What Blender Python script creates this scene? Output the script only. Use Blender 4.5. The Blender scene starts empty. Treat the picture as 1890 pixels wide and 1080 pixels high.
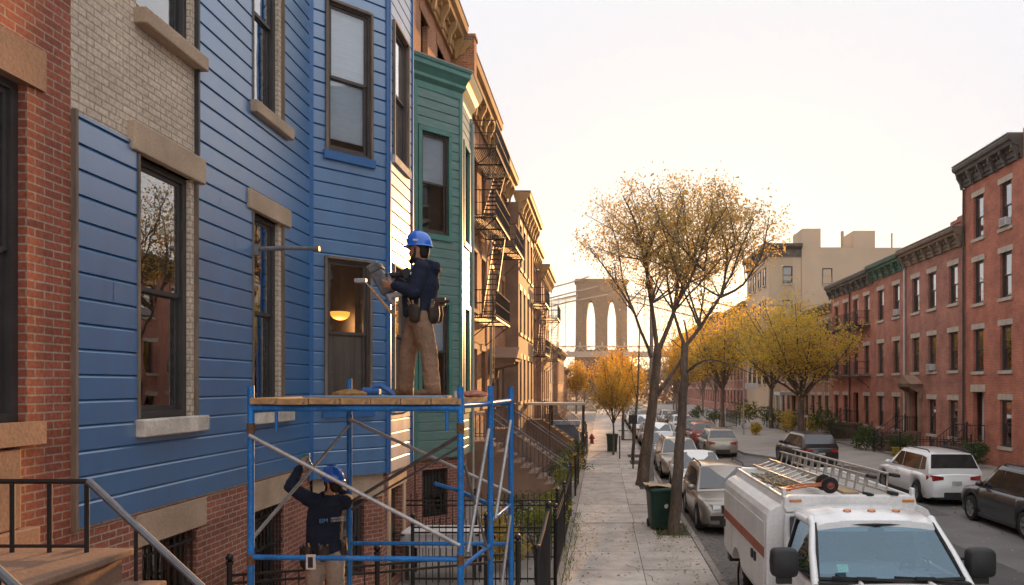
import bpy, bmesh, math, random
from mathutils import Vector, Matrix, Euler
R = math.radians
random.seed(7)
scene = bpy.context.scene
col = scene.collection

# ---------------------------------------------------------------- camera
# street axis = +Y, right = +X, up = +Z, eye 3.8 m above the pavement
cam_d = bpy.data.cameras.new('camera')
cam = bpy.data.objects.new('camera', cam_d); col.objects.link(cam)
cam.location = (0, 0, 3.8); cam.rotation_euler = (R(90), 0, 0)
cam_d.sensor_width = 36; cam_d.lens = 26.0
cam_d.shift_x = (945 - 1110) / 1890; cam_d.shift_y = (712 - 540) / 1890
cam_d.clip_start = 0.05; cam_d.clip_end = 6000
scene.camera = cam

# ---------------------------------------------------------------- light
SUN_EL, SUN_AZ = R(7.5), R(8.7)          # azimuth measured from +Y towards +X
SUN_DIR = Vector((math.sin(SUN_AZ) * math.cos(SUN_EL), math.cos(SUN_AZ) * math.cos(SUN_EL), math.sin(SUN_EL)))
w = bpy.data.worlds.new('World'); scene.world = w; w.use_nodes = True
nt = w.node_tree; bg = nt.nodes['Background']
sky = nt.nodes.new('ShaderNodeTexSky'); sky.sky_type = 'NISHITA'; sky.sun_disc = False
sky.sun_elevation = SUN_EL; sky.sun_rotation = SUN_AZ
sky.air_density = 1.0; sky.dust_density = 1.5; sky.ozone_density = 1.0
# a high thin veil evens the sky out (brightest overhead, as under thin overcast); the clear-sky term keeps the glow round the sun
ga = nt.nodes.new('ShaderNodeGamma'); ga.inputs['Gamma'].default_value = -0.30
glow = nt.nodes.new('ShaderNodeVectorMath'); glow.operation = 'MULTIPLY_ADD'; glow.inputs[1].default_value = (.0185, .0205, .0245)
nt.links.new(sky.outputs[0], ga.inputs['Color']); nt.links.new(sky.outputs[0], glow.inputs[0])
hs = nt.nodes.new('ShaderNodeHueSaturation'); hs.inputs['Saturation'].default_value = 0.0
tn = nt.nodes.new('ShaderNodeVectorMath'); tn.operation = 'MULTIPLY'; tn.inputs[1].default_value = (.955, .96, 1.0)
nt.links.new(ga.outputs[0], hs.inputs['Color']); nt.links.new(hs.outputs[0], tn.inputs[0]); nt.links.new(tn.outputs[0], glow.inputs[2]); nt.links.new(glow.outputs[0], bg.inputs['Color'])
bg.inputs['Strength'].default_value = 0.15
sd = bpy.data.lights.new('sun', 'SUN'); sd.energy = 2.0; sd.angle = R(0.6); sd.color = (.54, .27, .095)
so = bpy.data.objects.new('sun', sd); col.objects.link(so)
so.rotation_euler = (-SUN_DIR).to_track_quat('-Z', 'Y').to_euler()
so.location = (20, 100, 60)
scene.view_settings.view_transform = 'Standard'; scene.view_settings.look = 'None'
scene.view_settings.gamma = 1; scene.view_settings.exposure = 3.06
scene.cycles.use_denoising = True
scene.cycles.max_bounces = 8; scene.cycles.transparent_max_bounces = 24
scene.cycles.volume_bounces = 0
scene.cycles.sample_clamp_indirect = 6
# ---------------------------------------------------------------- helpers
def tag(o, label=None, cat=None, group=None, kind=None):
    if label: o['label'] = label
    if cat: o['category'] = cat
    if group: o['group'] = group
    if kind: o['kind'] = kind
    return o

def empty(name, loc=(0, 0, 0), rz=0, parent=None):
    o = bpy.data.objects.new(name, None); col.objects.link(o)
    o.location = loc; o.rotation_euler = (0, 0, rz); o.empty_display_size = .2
    if parent: o.parent = parent
    return o

def copy_tree(o, parent=None):
    c = o.copy(); col.objects.link(c)
    if parent: c.parent = parent
    for ch in o.children: copy_tree(ch, c)
    return c

def perp(d):
    a = Vector((0, 0, 1)) if abs(d.z) < .9 else Vector((1, 0, 0))
    u = d.cross(a).normalized(); return u, d.cross(u).normalized()

class MB:
    def __init__(s): s.v = []; s.f = []; s.m = []; s.s = []; s.M = None
    def add(s, vs, fs, m=0, sm=False):
        b = len(s.v)
        for p in vs:
            p = Vector(p)
            s.v.append(s.M @ p if s.M else p)
        for f in fs:
            s.f.append([b + i for i in f]); s.m.append(m); s.s.append(sm)
    def quad(s, a, b, c, d, m=0): s.add([a, b, c, d], [(0, 1, 2, 3)], m)
    def box(s, x0, x1, y0, y1, z0, z1, m=0):
        s.add([(x0,y0,z0),(x1,y0,z0),(x1,y1,z0),(x0,y1,z0),(x0,y0,z1),(x1,y0,z1),(x1,y1,z1),(x0,y1,z1)],
              [(0,3,2,1),(4,5,6,7),(0,1,5,4),(1,2,6,5),(2,3,7,6),(3,0,4,7)], m)
    def beam(s, p0, p1, w, h, m=0, up=None):
        p0, p1 = Vector(p0), Vector(p1); d = (p1 - p0).normalized()
        upv = Vector(up) if up else (Vector((0,0,1)) if abs(d.z) < .95 else Vector((1,0,0)))
        a = d.cross(upv).normalized() * w / 2; b = a.cross(d).normalized() * h / 2
        vs = [p0-a-b, p0+a-b, p0+a+b, p0-a+b, p1-a-b, p1+a-b, p1+a+b, p1-a+b]
        s.add(vs, [(0,1,2,3),(7,6,5,4),(0,4,5,1),(1,5,6,2),(2,6,7,3),(3,7,4,0)], m)
    def path(s, pts, rad, n=8, m=0, caps=True):
        pts = [Vector(p) for p in pts]
        if not isinstance(rad, (list, tuple)): rad = [rad] * len(pts)
        vs = []; u = None
        for i, p in enumerate(pts):
            d = (pts[min(i+1, len(pts)-1)] - pts[max(i-1, 0)]).normalized()
            if u is None: u, w_ = perp(d)
            else:
                u = (u - d * u.dot(d))
                if u.length < 1e-5: u = perp(d)[0]
                u.normalize(); w_ = d.cross(u)
            for k in range(n):
                a = 2 * math.pi * k / n
                vs.append(p + (u * math.cos(a) + w_ * math.sin(a)) * rad[i])
        fs = []
        for i in range(len(pts) - 1):
            for k in range(n):
                k2 = (k + 1) % n
                fs.append((i*n+k, i*n+k2, (i+1)*n+k2, (i+1)*n+k))
        s.add(vs, fs, m, True)
        if caps:
            L = (len(pts) - 1) * n
            b = len(s.v) - len(vs)
            s.f.append([b + k for k in range(n)][::-1]); s.m.append(m); s.s.append(False)
            s.f.append([b + L + k for k in range(n)]); s.m.append(m); s.s.append(False)
    def cyl(s, p0, p1, r0, r1=None, n=10, m=0, caps=True): s.path([p0, p1], [r0, r0 if r1 is None else r1], n, m, caps)
    def lathe(s, prof, c=(0,0,0), axis=(0,0,1), n=16, m=0, a0=0, a1=2*math.pi):
        ax = Vector(axis).normalized(); u, w_ = perp(ax); c = Vector(c)
        full = abs(a1 - a0 - 2*math.pi) < 1e-4; N = n if full else n + 1
        vs = []
        for r, z in prof:
            for k in range(N):
                a = a0 + (a1-a0) * k / n
                vs.append(c + ax*z + (u*math.cos(a) + w_*math.sin(a)) * r)
        fs = []
        for i in range(len(prof)-1):
            for k in range(n):
                k2 = (k+1) % N
                fs.append((i*N+k, i*N+k2, (i+1)*N+k2, (i+1)*N+k))
        s.add(vs, fs, m, True)
    def prism(s, poly, x0, x1, m=0, axis='x'):
        """polygon of (y,z) pairs extruded along x (or (x,z) along y, or (x,y) along z)"""
        n = len(poly)
        f = {'x': lambda t, a, b: (t, a, b), 'y': lambda t, a, b: (a, t, b), 'z': lambda t, a, b: (a, b, t)}[axis]
        vs = [f(x0, a, b) for a, b in poly] + [f(x1, a, b) for a, b in poly]
        s.add(vs, [list(range(n))[::-1], list(range(n, 2*n))] + [(i, (i+1) % n, n+(i+1) % n, n+i) for i in range(n)], m)
    def loft(s, rings, m=0, closed=True, caps=True, sm=True):
        n = len(rings[0]); vs = [p for r in rings for p in r]; fs = []
        for i in range(len(rings)-1):
            for k in range(n if closed else n-1):
                k2 = (k+1) % n
                fs.append((i*n+k, i*n+k2, (i+1)*n+k2, (i+1)*n+k))
        if caps and closed:
            fs.append(list(range(n))[::-1]); fs.append([(len(rings)-1)*n + k for k in range(n)])
        s.add(vs, fs, m, sm)
    def ball(s, c, r, n=10, m=0, sc=(1,1,1)):
        c = Vector(c); vs = []; fs = []; h = max(4, n//2+1)
        for i in range(h+1):
            t = math.pi*i/h
            for k in range(n):
                a = 2*math.pi*k/n
                vs.append((c.x+r*sc[0]*math.sin(t)*math.cos(a), c.y+r*sc[1]*math.sin(t)*math.sin(a), c.z+r*sc[2]*math.cos(t)))
        for i in range(h):
            for k in range(n):
                k2=(k+1)%n; fs.append((i*n+k,(i+1)*n+k,(i+1)*n+k2,i*n+k2))
        s.add(vs, fs, m, True)
    def mesh(s, name, mats, uv=True, ang=38):
        me = bpy.data.meshes.new(name)
        me.from_pydata([tuple(p) for p in s.v], [], s.f)
        for mt in (mats if isinstance(mats, (list, tuple)) else [mats]): me.materials.append(mt)
        me.polygons.foreach_set('material_index', s.m)
        me.polygons.foreach_set('use_smooth', s.s)
        if uv:
            ul = me.uv_layers.new(name='UVMap'); arr = [0.0] * (2 * len(me.loops))
            for p in me.polygons:
                nx, ny, nz = p.normal
                if abs(nz) > .75:
                    for li in p.loop_indices:
                        c = me.vertices[me.loops[li].vertex_index].co; arr[2*li] = c.x; arr[2*li+1] = c.y
                else:
                    l = math.hypot(nx, ny) or 1; tx, ty = -ny/l, nx/l
                    for li in p.loop_indices:
                        c = me.vertices[me.loops[li].vertex_index].co; arr[2*li] = c.x*tx + c.y*ty; arr[2*li+1] = c.z
            ul.data.foreach_set('uv', arr)
        if any(s.s):
            try: me.set_sharp_from_angle(angle=R(ang))
            except Exception: pass
        me.update()
        return me
    def build(s, name, mats, parent=None, loc=None, uv=True, bevel=0, seg=2, ang=38):
        o = bpy.data.objects.new(name, s.mesh(name, mats, uv, ang)); col.objects.link(o)
        if parent: o.parent = parent
        if loc: o.location = loc
        if bevel:
            b = o.modifiers.new('bevel', 'BEVEL'); b.width = bevel; b.segments = seg; b.limit_method = 'ANGLE'; b.angle_limit = R(40)
            b.harden_normals = False
        return o

def each(name, boxes, mats, parent, T=None, **k):
    """one part per box"""
    for q in boxes:
        b = MB(); b.M = T; b.box(*q); b.build(name, mats, parent, **k)

def link(name, me, parent=None, M=None):
    o = bpy.data.objects.new(name, me); col.objects.link(o)
    if parent: o.parent = parent
    if M is not None: o.matrix_local = M
    return o

# ---------------------------------------------------------------- materials
def nodes(name):
    m = bpy.data.materials.new(name); m.use_nodes = True
    t = m.node_tree; return m, t, t.nodes['Principled BSDF'], t.nodes.new, t.links.new

def mat(name, c, rough=.6, spec=.5, metal=0, var=.25, vs=3.0, fine=.12, fs=40, bump=0, bs=60, coat=0, ior=None, c2=None, stretch=None, rvar=0, sheen=0, chip=None):
    """painted / plain surface: two noise scales vary its colour, optional bump"""
    m, t, p, N, L = nodes(name)
    tc = N('ShaderNodeTexCoord'); src = tc.outputs['Object']
    if stretch:
        mp = N('ShaderNodeMapping'); mp.inputs['Scale'].default_value = stretch; L(src, mp.inputs['Vector']); src = mp.outputs[0]
    n1 = N('ShaderNodeTexNoise'); n1.inputs['Scale'].default_value = vs; n1.inputs['Detail'].default_value = 5; L(src, n1.inputs['Vector'])
    n2 = N('ShaderNodeTexNoise'); n2.inputs['Scale'].default_value = fs; n2.inputs['Detail'].default_value = 3; L(src, n2.inputs['Vector'])
    cr = N('ShaderNodeValToRGB'); cr.color_ramp.elements[0].position = .3; cr.color_ramp.elements[1].position = .72
    d = c2 if c2 else tuple(x * (1 - var) for x in c)
    cr.color_ramp.elements[0].color = (*d, 1); cr.color_ramp.elements[1].color = (*(c if c2 else tuple(x * (1 + var * .4) for x in c)), 1)
    L(n1.outputs['Fac'], cr.inputs['Fac'])
    mr = N('ShaderNodeMapRange'); mr.inputs['To Min'].default_value = 1 - fine; mr.inputs['To Max'].default_value = 1 + fine
    mr.inputs['From Min'].default_value = .3; mr.inputs['From Max'].default_value = .7
    L(n2.outputs['Fac'], mr.inputs['Value'])
    mx = N('ShaderNodeVectorMath'); mx.operation = 'SCALE'; L(cr.outputs['Color'], mx.inputs[0]); L(mr.outputs[0], mx.inputs['Scale'])
    fin = mx.outputs[0]
    if chip:                                   # worn-through patches: (colour, noise threshold)
        nc = N('ShaderNodeTexNoise'); nc.inputs['Scale'].default_value = 17; nc.inputs['Detail'].default_value = 8; L(tc.outputs['Object'], nc.inputs['Vector'])
        th = N('ShaderNodeMapRange'); th.inputs['From Min'].default_value = chip[1]; th.inputs['From Max'].default_value = chip[1] + .03; L(nc.outputs['Fac'], th.inputs['Value'])
        mc = N('ShaderNodeMix'); mc.data_type = 'RGBA'; L(th.outputs[0], mc.inputs[0]); L(fin, mc.inputs[6]); mc.inputs[7].default_value = (*chip[0], 1); fin = mc.outputs[2]
    L(fin, p.inputs['Base Color'])
    p.inputs['Roughness'].default_value = rough; p.inputs['Specular IOR Level'].default_value = spec; p.inputs['Metallic'].default_value = metal
    if rvar:
        r2 = N('ShaderNodeMapRange'); r2.inputs['To Min'].default_value = max(.02, rough - rvar); r2.inputs['To Max'].default_value = rough + rvar
        r2.inputs['From Min'].default_value = .3; r2.inputs['From Max'].default_value = .7
        L(n1.outputs['Fac'], r2.inputs['Value']); L(r2.outputs[0], p.inputs['Roughness'])
    if coat: p.inputs['Coat Weight'].default_value = coat; p.inputs['Coat Roughness'].default_value = .04
    if sheen: p.inputs['Sheen Weight'].default_value = sheen; p.inputs['Sheen Roughness'].default_value = .38
    if ior: p.inputs['IOR'].default_value = ior
    if bump:
        n3 = N('ShaderNodeTexNoise'); n3.inputs['Scale'].default_value = bs; n3.inputs['Detail'].default_value = 6; L(src, n3.inputs['Vector'])
        b = N('ShaderNodeBump'); b.inputs['Strength'].default_value = bump; b.inputs['Distance'].default_value = .01
        L(n3.outputs['Fac'], b.inputs['Height']); L(b.outputs[0], p.inputs['Normal'])
    return m

def brick(name, c1, c2, mortar, bw=.21, rh=.0745, ms=.009, stain=.35, bump=.6, rough=.85):
    m, t, p, N, L = nodes(name)
    uv = N('ShaderNodeUVMap'); tc = N('ShaderNodeTexCoord')
    wob = N('ShaderNodeTexNoise'); wob.inputs['Scale'].default_value = 3.0; L(uv.outputs[0], wob.inputs['Vector'])
    sc = N('ShaderNodeVectorMath'); sc.operation = 'SCALE'; sc.inputs['Scale'].default_value = .012; L(wob.outputs['Color'], sc.inputs[0])
    ad = N('ShaderNodeVectorMath'); ad.operation = 'ADD'; L(uv.outputs[0], ad.inputs[0]); L(sc.outputs[0], ad.inputs[1])
    b = N('ShaderNodeTexBrick'); L(ad.outputs[0], b.inputs['Vector'])
    b.inputs['Scale'].default_value = 1; b.inputs['Brick Width'].default_value = bw; b.inputs['Row Height'].default_value = rh
    b.inputs['Mortar Size'].default_value = ms; b.inputs['Mortar Smooth'].default_value = .25; b.inputs['Bias'].default_value = -.1
    b.inputs['Color1'].default_value = (*c1, 1); b.inputs['Color2'].default_value = (*c2, 1); b.inputs['Mortar'].default_value = (*mortar, 1)
    n1 = N('ShaderNodeTexNoise'); n1.inputs['Scale'].default_value = 1.1; n1.inputs['Detail'].default_value = 6; L(tc.outputs['Object'], n1.inputs['Vector'])
    n2 = N('ShaderNodeTexNoise'); n2.inputs['Scale'].default_value = 26; n2.inputs['Detail'].default_value = 5; L(tc.outputs['Object'], n2.inputs['Vector'])
    r1 = N('ShaderNodeMapRange'); r1.inputs['From Min'].default_value = .3; r1.inputs['From Max'].default_value = .7
    r1.inputs['To Min'].default_value = 1 - stain; r1.inputs['To Max'].default_value = 1.12; L(n1.outputs['Fac'], r1.inputs['Value'])
    r2 = N('ShaderNodeMapRange'); r2.inputs['From Min'].default_value = .3; r2.inputs['From Max'].default_value = .7
    r2.inputs['To Min'].default_value = .72; r2.inputs['To Max'].default_value = 1.2; L(n2.outputs['Fac'], r2.inputs['Value'])
    mu = N('ShaderNodeMath'); mu.operation = 'MULTIPLY'; L(r1.outputs[0], mu.inputs[0]); L(r2.outputs[0], mu.inputs[1])
    mx = N('ShaderNodeVectorMath'); mx.operation = 'SCALE'; L(b.outputs['Color'], mx.inputs[0]); L(mu.outputs[0], mx.inputs['Scale'])
    L(mx.outputs[0], p.inputs['Base Color']); p.inputs['Roughness'].default_value = rough; p.inputs['Specular IOR Level'].default_value = .3
    inv = N('ShaderNodeMath'); inv.operation = 'MULTIPLY_ADD'; inv.inputs[1].default_value = -1; L(b.outputs['Fac'], inv.inputs[0]); inv.inputs[2].default_value = 1
    ad2 = N('ShaderNodeMath'); ad2.operation = 'MULTIPLY_ADD'; ad2.inputs[1].default_value = .35; L(n2.outputs['Fac'], ad2.inputs[0]); L(inv.outputs[0], ad2.inputs[2])
    bp = N('ShaderNodeBump'); bp.inputs['Strength'].default_value = bump; bp.inputs['Distance'].default_value = .012
    L(ad2.outputs[0], bp.inputs['Height']); L(bp.outputs[0], p.inputs['Normal'])
    return m

def glass(name, tint=(.9, .93, .95), refl=1.0, rough=.0, gtint=(1, 1, 1)):
    """window glass: transparent with a fresnel mirror, slightly wavy"""
    m, t, p, N, L = nodes(name); t.nodes.remove(p)
    out = [n for n in t.nodes if n.type == 'OUTPUT_MATERIAL'][0]
    tr = N('ShaderNodeBsdfTransparent'); tr.inputs['Color'].default_value = (*tint, 1)
    gl = N('ShaderNodeBsdfGlossy'); gl.inputs['Color'].default_value = (*gtint, 1); gl.inputs['Roughness'].default_value = rough
    fr = N('ShaderNodeFresnel'); fr.inputs['IOR'].default_value = 1.75
    tc = N('ShaderNodeTexCoord'); nz = N('ShaderNodeTexNoise'); nz.inputs['Scale'].default_value = 1.3; L(tc.outputs['Object'], nz.inputs['Vector'])
    bp = N('ShaderNodeBump'); bp.inputs['Strength'].default_value = .05; bp.inputs['Distance'].default_value = .05
    L(nz.outputs['Fac'], bp.inputs['Height']); L(bp.outputs[0], gl.inputs['Normal'])
    ma = N('ShaderNodeMath'); ma.operation = 'MULTIPLY_ADD'; ma.inputs[1].default_value = 1.35 * refl; ma.inputs[2].default_value = .03; ma.use_clamp = True
    L(fr.outputs[0], ma.inputs[0])
    mx = N('ShaderNodeMixShader'); L(ma.outputs[0], mx.inputs[0]); L(tr.outputs[0], mx.inputs[1]); L(gl.outputs[0], mx.inputs[2])
    L(mx.outputs[0], out.inputs['Surface'])
    return m

def emit(name, c, s):
    m, t, p, N, L = nodes(name)
    tc = N('ShaderNodeTexCoord'); n = N('ShaderNodeTexNoise'); n.inputs['Scale'].default_value = 6; L(tc.outputs['Object'], n.inputs['Vector'])
    mr = N('ShaderNodeMapRange'); mr.inputs['To Min'].default_value = s * .85; mr.inputs['To Max'].default_value = s * 1.15; L(n.outputs['Fac'], mr.inputs['Value'])
    p.inputs['Base Color'].default_value = (*c, 1); p.inputs['Emission Color'].default_value = (*c, 1); L(mr.outputs[0], p.inputs['Emission Strength'])
    return m

def leafmat(name, c, c2, trans=.45):
    m, t, p, N, L = nodes(name)
    out = [n for n in t.nodes if n.type == 'OUTPUT_MATERIAL'][0]
    g = N('ShaderNodeNewGeometry')
    cr = N('ShaderNodeValToRGB'); cr.color_ramp.elements[0].color = (*c, 1); cr.color_ramp.elements[1].color = (*c2, 1)
    L(g.outputs['Random Per Island'], cr.inputs['Fac'])
    L(cr.outputs[0], p.inputs['Base Color']); p.inputs['Roughness'].default_value = .6; p.inputs['Specular IOR Level'].default_value = .25
    tl = N('ShaderNodeBsdfTranslucent'); L(cr.outputs[0], tl.inputs['Color'])
    mx = N('ShaderNodeMixShader'); mx.inputs[0].default_value = trans
    L(p.outputs[0], mx.inputs[1]); L(tl.outputs[0], mx.inputs[2]); L(mx.outputs[0], out.inputs['Surface'])
    return m

M = {}
M['brick_near'] = brick('brick_near', (.36,.105,.06), (.25,.075,.048), (.38,.26,.19))
M['brick_tan'] = brick('brick_tan', (.66,.54,.42), (.56,.45,.345), (.40,.31,.23), stain=.2)
M['brick_base'] = brick('brick_base', (.36,.125,.08), (.25,.09,.062), (.42,.32,.25))
M['brick_orange'] = brick('brick_orange', (.46,.20,.095), (.36,.145,.07), (.42,.26,.16))
M['brick_right'] = brick('brick_right', (.47,.148,.088), (.35,.108,.066), (.46,.24,.175), stain=.36, bump=.5)
M['brick_right_b'] = brick('brick_right_b', (.43,.15,.10), (.32,.112,.076), (.44,.25,.19), stain=.4, bump=.5)
M['brick_right_c'] = brick('brick_right_c', (.42,.155,.105), (.31,.115,.08), (.43,.26,.2), stain=.4, bump=.5)
M['brick_pale'] = brick('brick_pale', (.40,.20,.13), (.34,.16,.10), (.36,.22,.15), stain=.2)
M['brownstone'] = mat('brownstone', (.28,.175,.12), .85, .3, var=.3, vs=1.2, bump=.4, bs=30)
M['brownstone_dark'] = mat('brownstone_dark', (.18,.105,.07), .85, .3, var=.3, vs=1.5, bump=.3, bs=30)
M['stone_tan'] = mat('stone_tan', (.46,.335,.23), .85, .3, var=.25, vs=2.0, bump=.4, bs=40)
M['stone_pale'] = mat('stone_pale', (.60,.53,.45), .85, .3, var=.4, vs=5.0, bump=.5, bs=35)
M['stone_right'] = mat('stone_right', (.45,.37,.29), .85, .3, var=.25, vs=3.0, bump=.3, bs=40)
M['stucco_beige'] = mat('stucco_beige', (.50,.37,.255), .9, .2, var=.12, vs=.25, fine=.05)
M['stucco_beige_b'] = mat('stucco_beige_b', (.44,.33,.22), .9, .2, var=.15, vs=.3, fine=.05)
M['granite'] = brick('granite', (.125,.105,.092), (.098,.084,.075), (.07,.062,.056), bw=2.4, rh=1.0, ms=.06, bump=.2)
M['steel_grey'] = mat('steel_grey', (.25,.23,.21), .6, .4, var=.2)
M['siding_blue'] = mat('siding_blue', (.009,.125,.31), .40, .5, var=.2, vs=1.1, fine=.05, fs=9, ior=1.6, coat=1, bump=.03, bs=5, stretch=(4,4,.6), rvar=.08)
_p = M['siding_blue'].node_tree.nodes['Principled BSDF']; _p.inputs['Coat Roughness'].default_value = .36; _p.inputs['Coat IOR'].default_value = 2.35
M['trim_blue'] = mat('trim_blue', (.03,.12,.31), .35, .5, var=.12, ior=1.6)
M['siding_green'] = mat('siding_green', (.135,.235,.21), .42, .5, var=.2, vs=2, fine=.08, ior=1.5, bump=.04, bs=6, stretch=(1,1,6))
M['trim_green'] = mat('trim_green', (.08,.22,.18), .42, .5, var=.2)
M['cornice_gold'] = mat('cornice_gold', (.45,.26,.105), .7, .4, var=.25, vs=1.5)
M['cornice_dark'] = mat('cornice_dark', (.10,.085,.07), .7, .4, var=.35, vs=2)
M['cornice_brown'] = mat('cornice_brown', (.20,.14,.095), .7, .4, var=.3, vs=2)
M['cornice_green'] = mat('cornice_green', (.07,.13,.09), .7, .4, var=.3, vs=2)
M['cornice_cap'] = mat('cornice_cap', (.26,.24,.22), .6, .4, var=.2)
M['roofing'] = mat('roofing', (.10,.095,.09), .9, .3, var=.3)
M['frame_dark'] = mat('frame_dark', (.05,.044,.042), .45, .5, var=.3)
M['frame_brown'] = mat('frame_brown', (.075,.058,.05), .5, .5, var=.3)
M['frame_white'] = mat('frame_white', (.5,.48,.45), .5, .5, var=.15)
M['wood_trim'] = mat('wood_trim', (.20,.15,.11), .7, .4, var=.4, vs=6, stretch=(1,1,.2))
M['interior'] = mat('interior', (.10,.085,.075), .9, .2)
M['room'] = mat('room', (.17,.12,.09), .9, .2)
M['blind_cream'] = mat('blind_cream', (.42,.38,.32), .8, .2, var=.1, stretch=(1,1,12))
M['blind_white'] = mat('blind_white', (.55,.54,.52), .8, .2, var=.1, stretch=(1,1,12))
M['blind_sky_reflection'] = mat('blind_sky_reflection', (.80,.85,.90), .8, .2, var=.08, stretch=(1,1,12))  # pale blue stands in for sky reflected in the bay panes
M['blind_grey'] = mat('blind_grey', (.17,.165,.16), .8, .2, var=.15, stretch=(8,8,1))
M['curtain'] = mat('curtain', (.33,.29,.25), .85, .2, var=.35, vs=8, stretch=(1,1,.05))
M['glass'] = glass('glass')
M['glass_near'] = glass('glass_near', refl=2.1)
M['glass_far'] = glass('glass_far', refl=.8)
M['iron'] = mat('iron', (.016,.015,.015), .5, .5, var=.4)
M['iron_worn'] = mat('iron_worn', (.05,.04,.033), .6, .5, var=.5)
M['iron_rail'] = mat('iron_rail', (.14,.14,.15), .45, .5, metal=.5, var=.3)
M['concrete'] = mat('concrete', (.30,.265,.235), .9, .3, var=.18, vs=.7, fine=.10, fs=30, bump=.2, bs=80)
M['wood_door'] = mat('wood_door', (.07,.04,.025), .5, .5, var=.4, stretch=(1,1,.2))
M['door_white'] = mat('door_white', (.55,.54,.52), .5, .5, var=.1)
M['door_red'] = mat('door_red', (.22,.05,.035), .5, .5, var=.2)
M['pipe'] = mat('pipe', (.45,.42,.38), .5, .5, var=.2)
M['galv_ac'] = mat('galv_ac', (.22,.21,.20), .6, .4)
# ---------------------------------------------------------------- building kit
# facade-local frame: x along the facade, -y outward, z up
def wall(mb, x0, x1, z0, z1, ops, y=0, d=.22, m=0, cuts=(), mz=None):
    xs = sorted({x0, x1, *[v for o in ops for v in o[:2] if x0 < v < x1]})
    zs = sorted({z0, z1, *[v for o in ops for v in o[2:4] if z0 < v < z1], *[c for c in cuts if z0 < c < z1]})
    for i in range(len(xs) - 1):
        for k in range(len(zs) - 1):
            cx, cz = (xs[i] + xs[i+1]) / 2, (zs[k] + zs[k+1]) / 2
            if any(o[0] < cx < o[1] and o[2] < cz < o[3] for o in ops): continue
            mm = mz(cx, cz) if mz else m
            mb.quad((xs[i], y, zs[k]), (xs[i+1], y, zs[k]), (xs[i+1], y, zs[k+1]), (xs[i], y, zs[k+1]), mm)
    for a, b, c, e in ops:
        mm = mz((a + b) / 2, (c + e) / 2) if mz else m
        mb.quad((a, y, c), (a, y + d, c), (a, y + d, e), (a, y, e), mm)
        mb.quad((b, y, c), (b, y, e), (b, y + d, e), (b, y + d, c), mm)
        mb.quad((a, y, e), (a, y + d, e), (b, y + d, e), (b, y, e), mm)
        mb.quad((a, y, c), (b, y, c), (b, y + d, c), (a, y + d, c), mm)

def shell(mb, x0, x1, z0, z1, depth, m=0, roof=1, y=0):
    a, b = x0 + .004, x1 - .004
    mb.quad((a, y, z0), (a, y, z1), (a, depth, z1), (a, depth, z0), m)
    mb.quad((b, y, z0), (b, depth, z0), (b, depth, z1), (b, y, z1), m)
    mb.quad((a, depth, z0), (a, depth, z1), (b, depth, z1), (b, depth, z0), m)
    mb.quad((a, y, z1), (b, y, z1), (b, depth, z1), (a, depth, z1), roof)

def seg_join(seg, k, z):
    """butt joints: boards come in lengths, so a course breaks at staggered places"""
    out = []; g = .0035
    for p, q in seg:
        off = (k * 1.37 + .6) % 3.1; c = p - (p % 3.1) + off
        if p + .35 < c < q - .35 and k % 2: out += [(p, c - g), (c + g, q)]
        else: out.append((p, q))
    return out

def siding(mb, x0, x1, z0, z1, ops, e=.235, y=0, m=0, out=.035):
    k = 0; lip = .028
    while z0 + k * e < z1 - .01:
        zb, zt = z0 + k * e, min(z0 + (k + 1) * e, z1); zm = zb + e * .85
        def yy(z): return y - out if z <= zm + 1e-6 else y - out + lip * (z - zm) / (e * .15)
        zs = sorted({zb, zt, *([zm] if zm < zt else []), *[v for o in ops for v in o[2:4] if zb < v < zt]})
        for i in range(len(zs) - 1):
            a, b = zs[i], zs[i+1]; c = (a + b) / 2
            cov = sorted((o[0], o[1]) for o in ops if o[2] < c < o[3])
            xa = x0; seg = []
            for p, q in cov:
                if p > xa: seg.append((xa, min(p, x1)))
                xa = max(xa, q)
            if xa < x1: seg.append((xa, x1))
            for p, q in seg_join(seg, k, zb):
                mb.quad((p, yy(a), a), (q, yy(a), a), (q, yy(b), b), (p, yy(b), b), m)
                if a == zb: mb.quad((p, y - out, a), (p, y - out + lip, a), (q, y - out + lip, a), (q, y - out, a), m)
        k += 1

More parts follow.
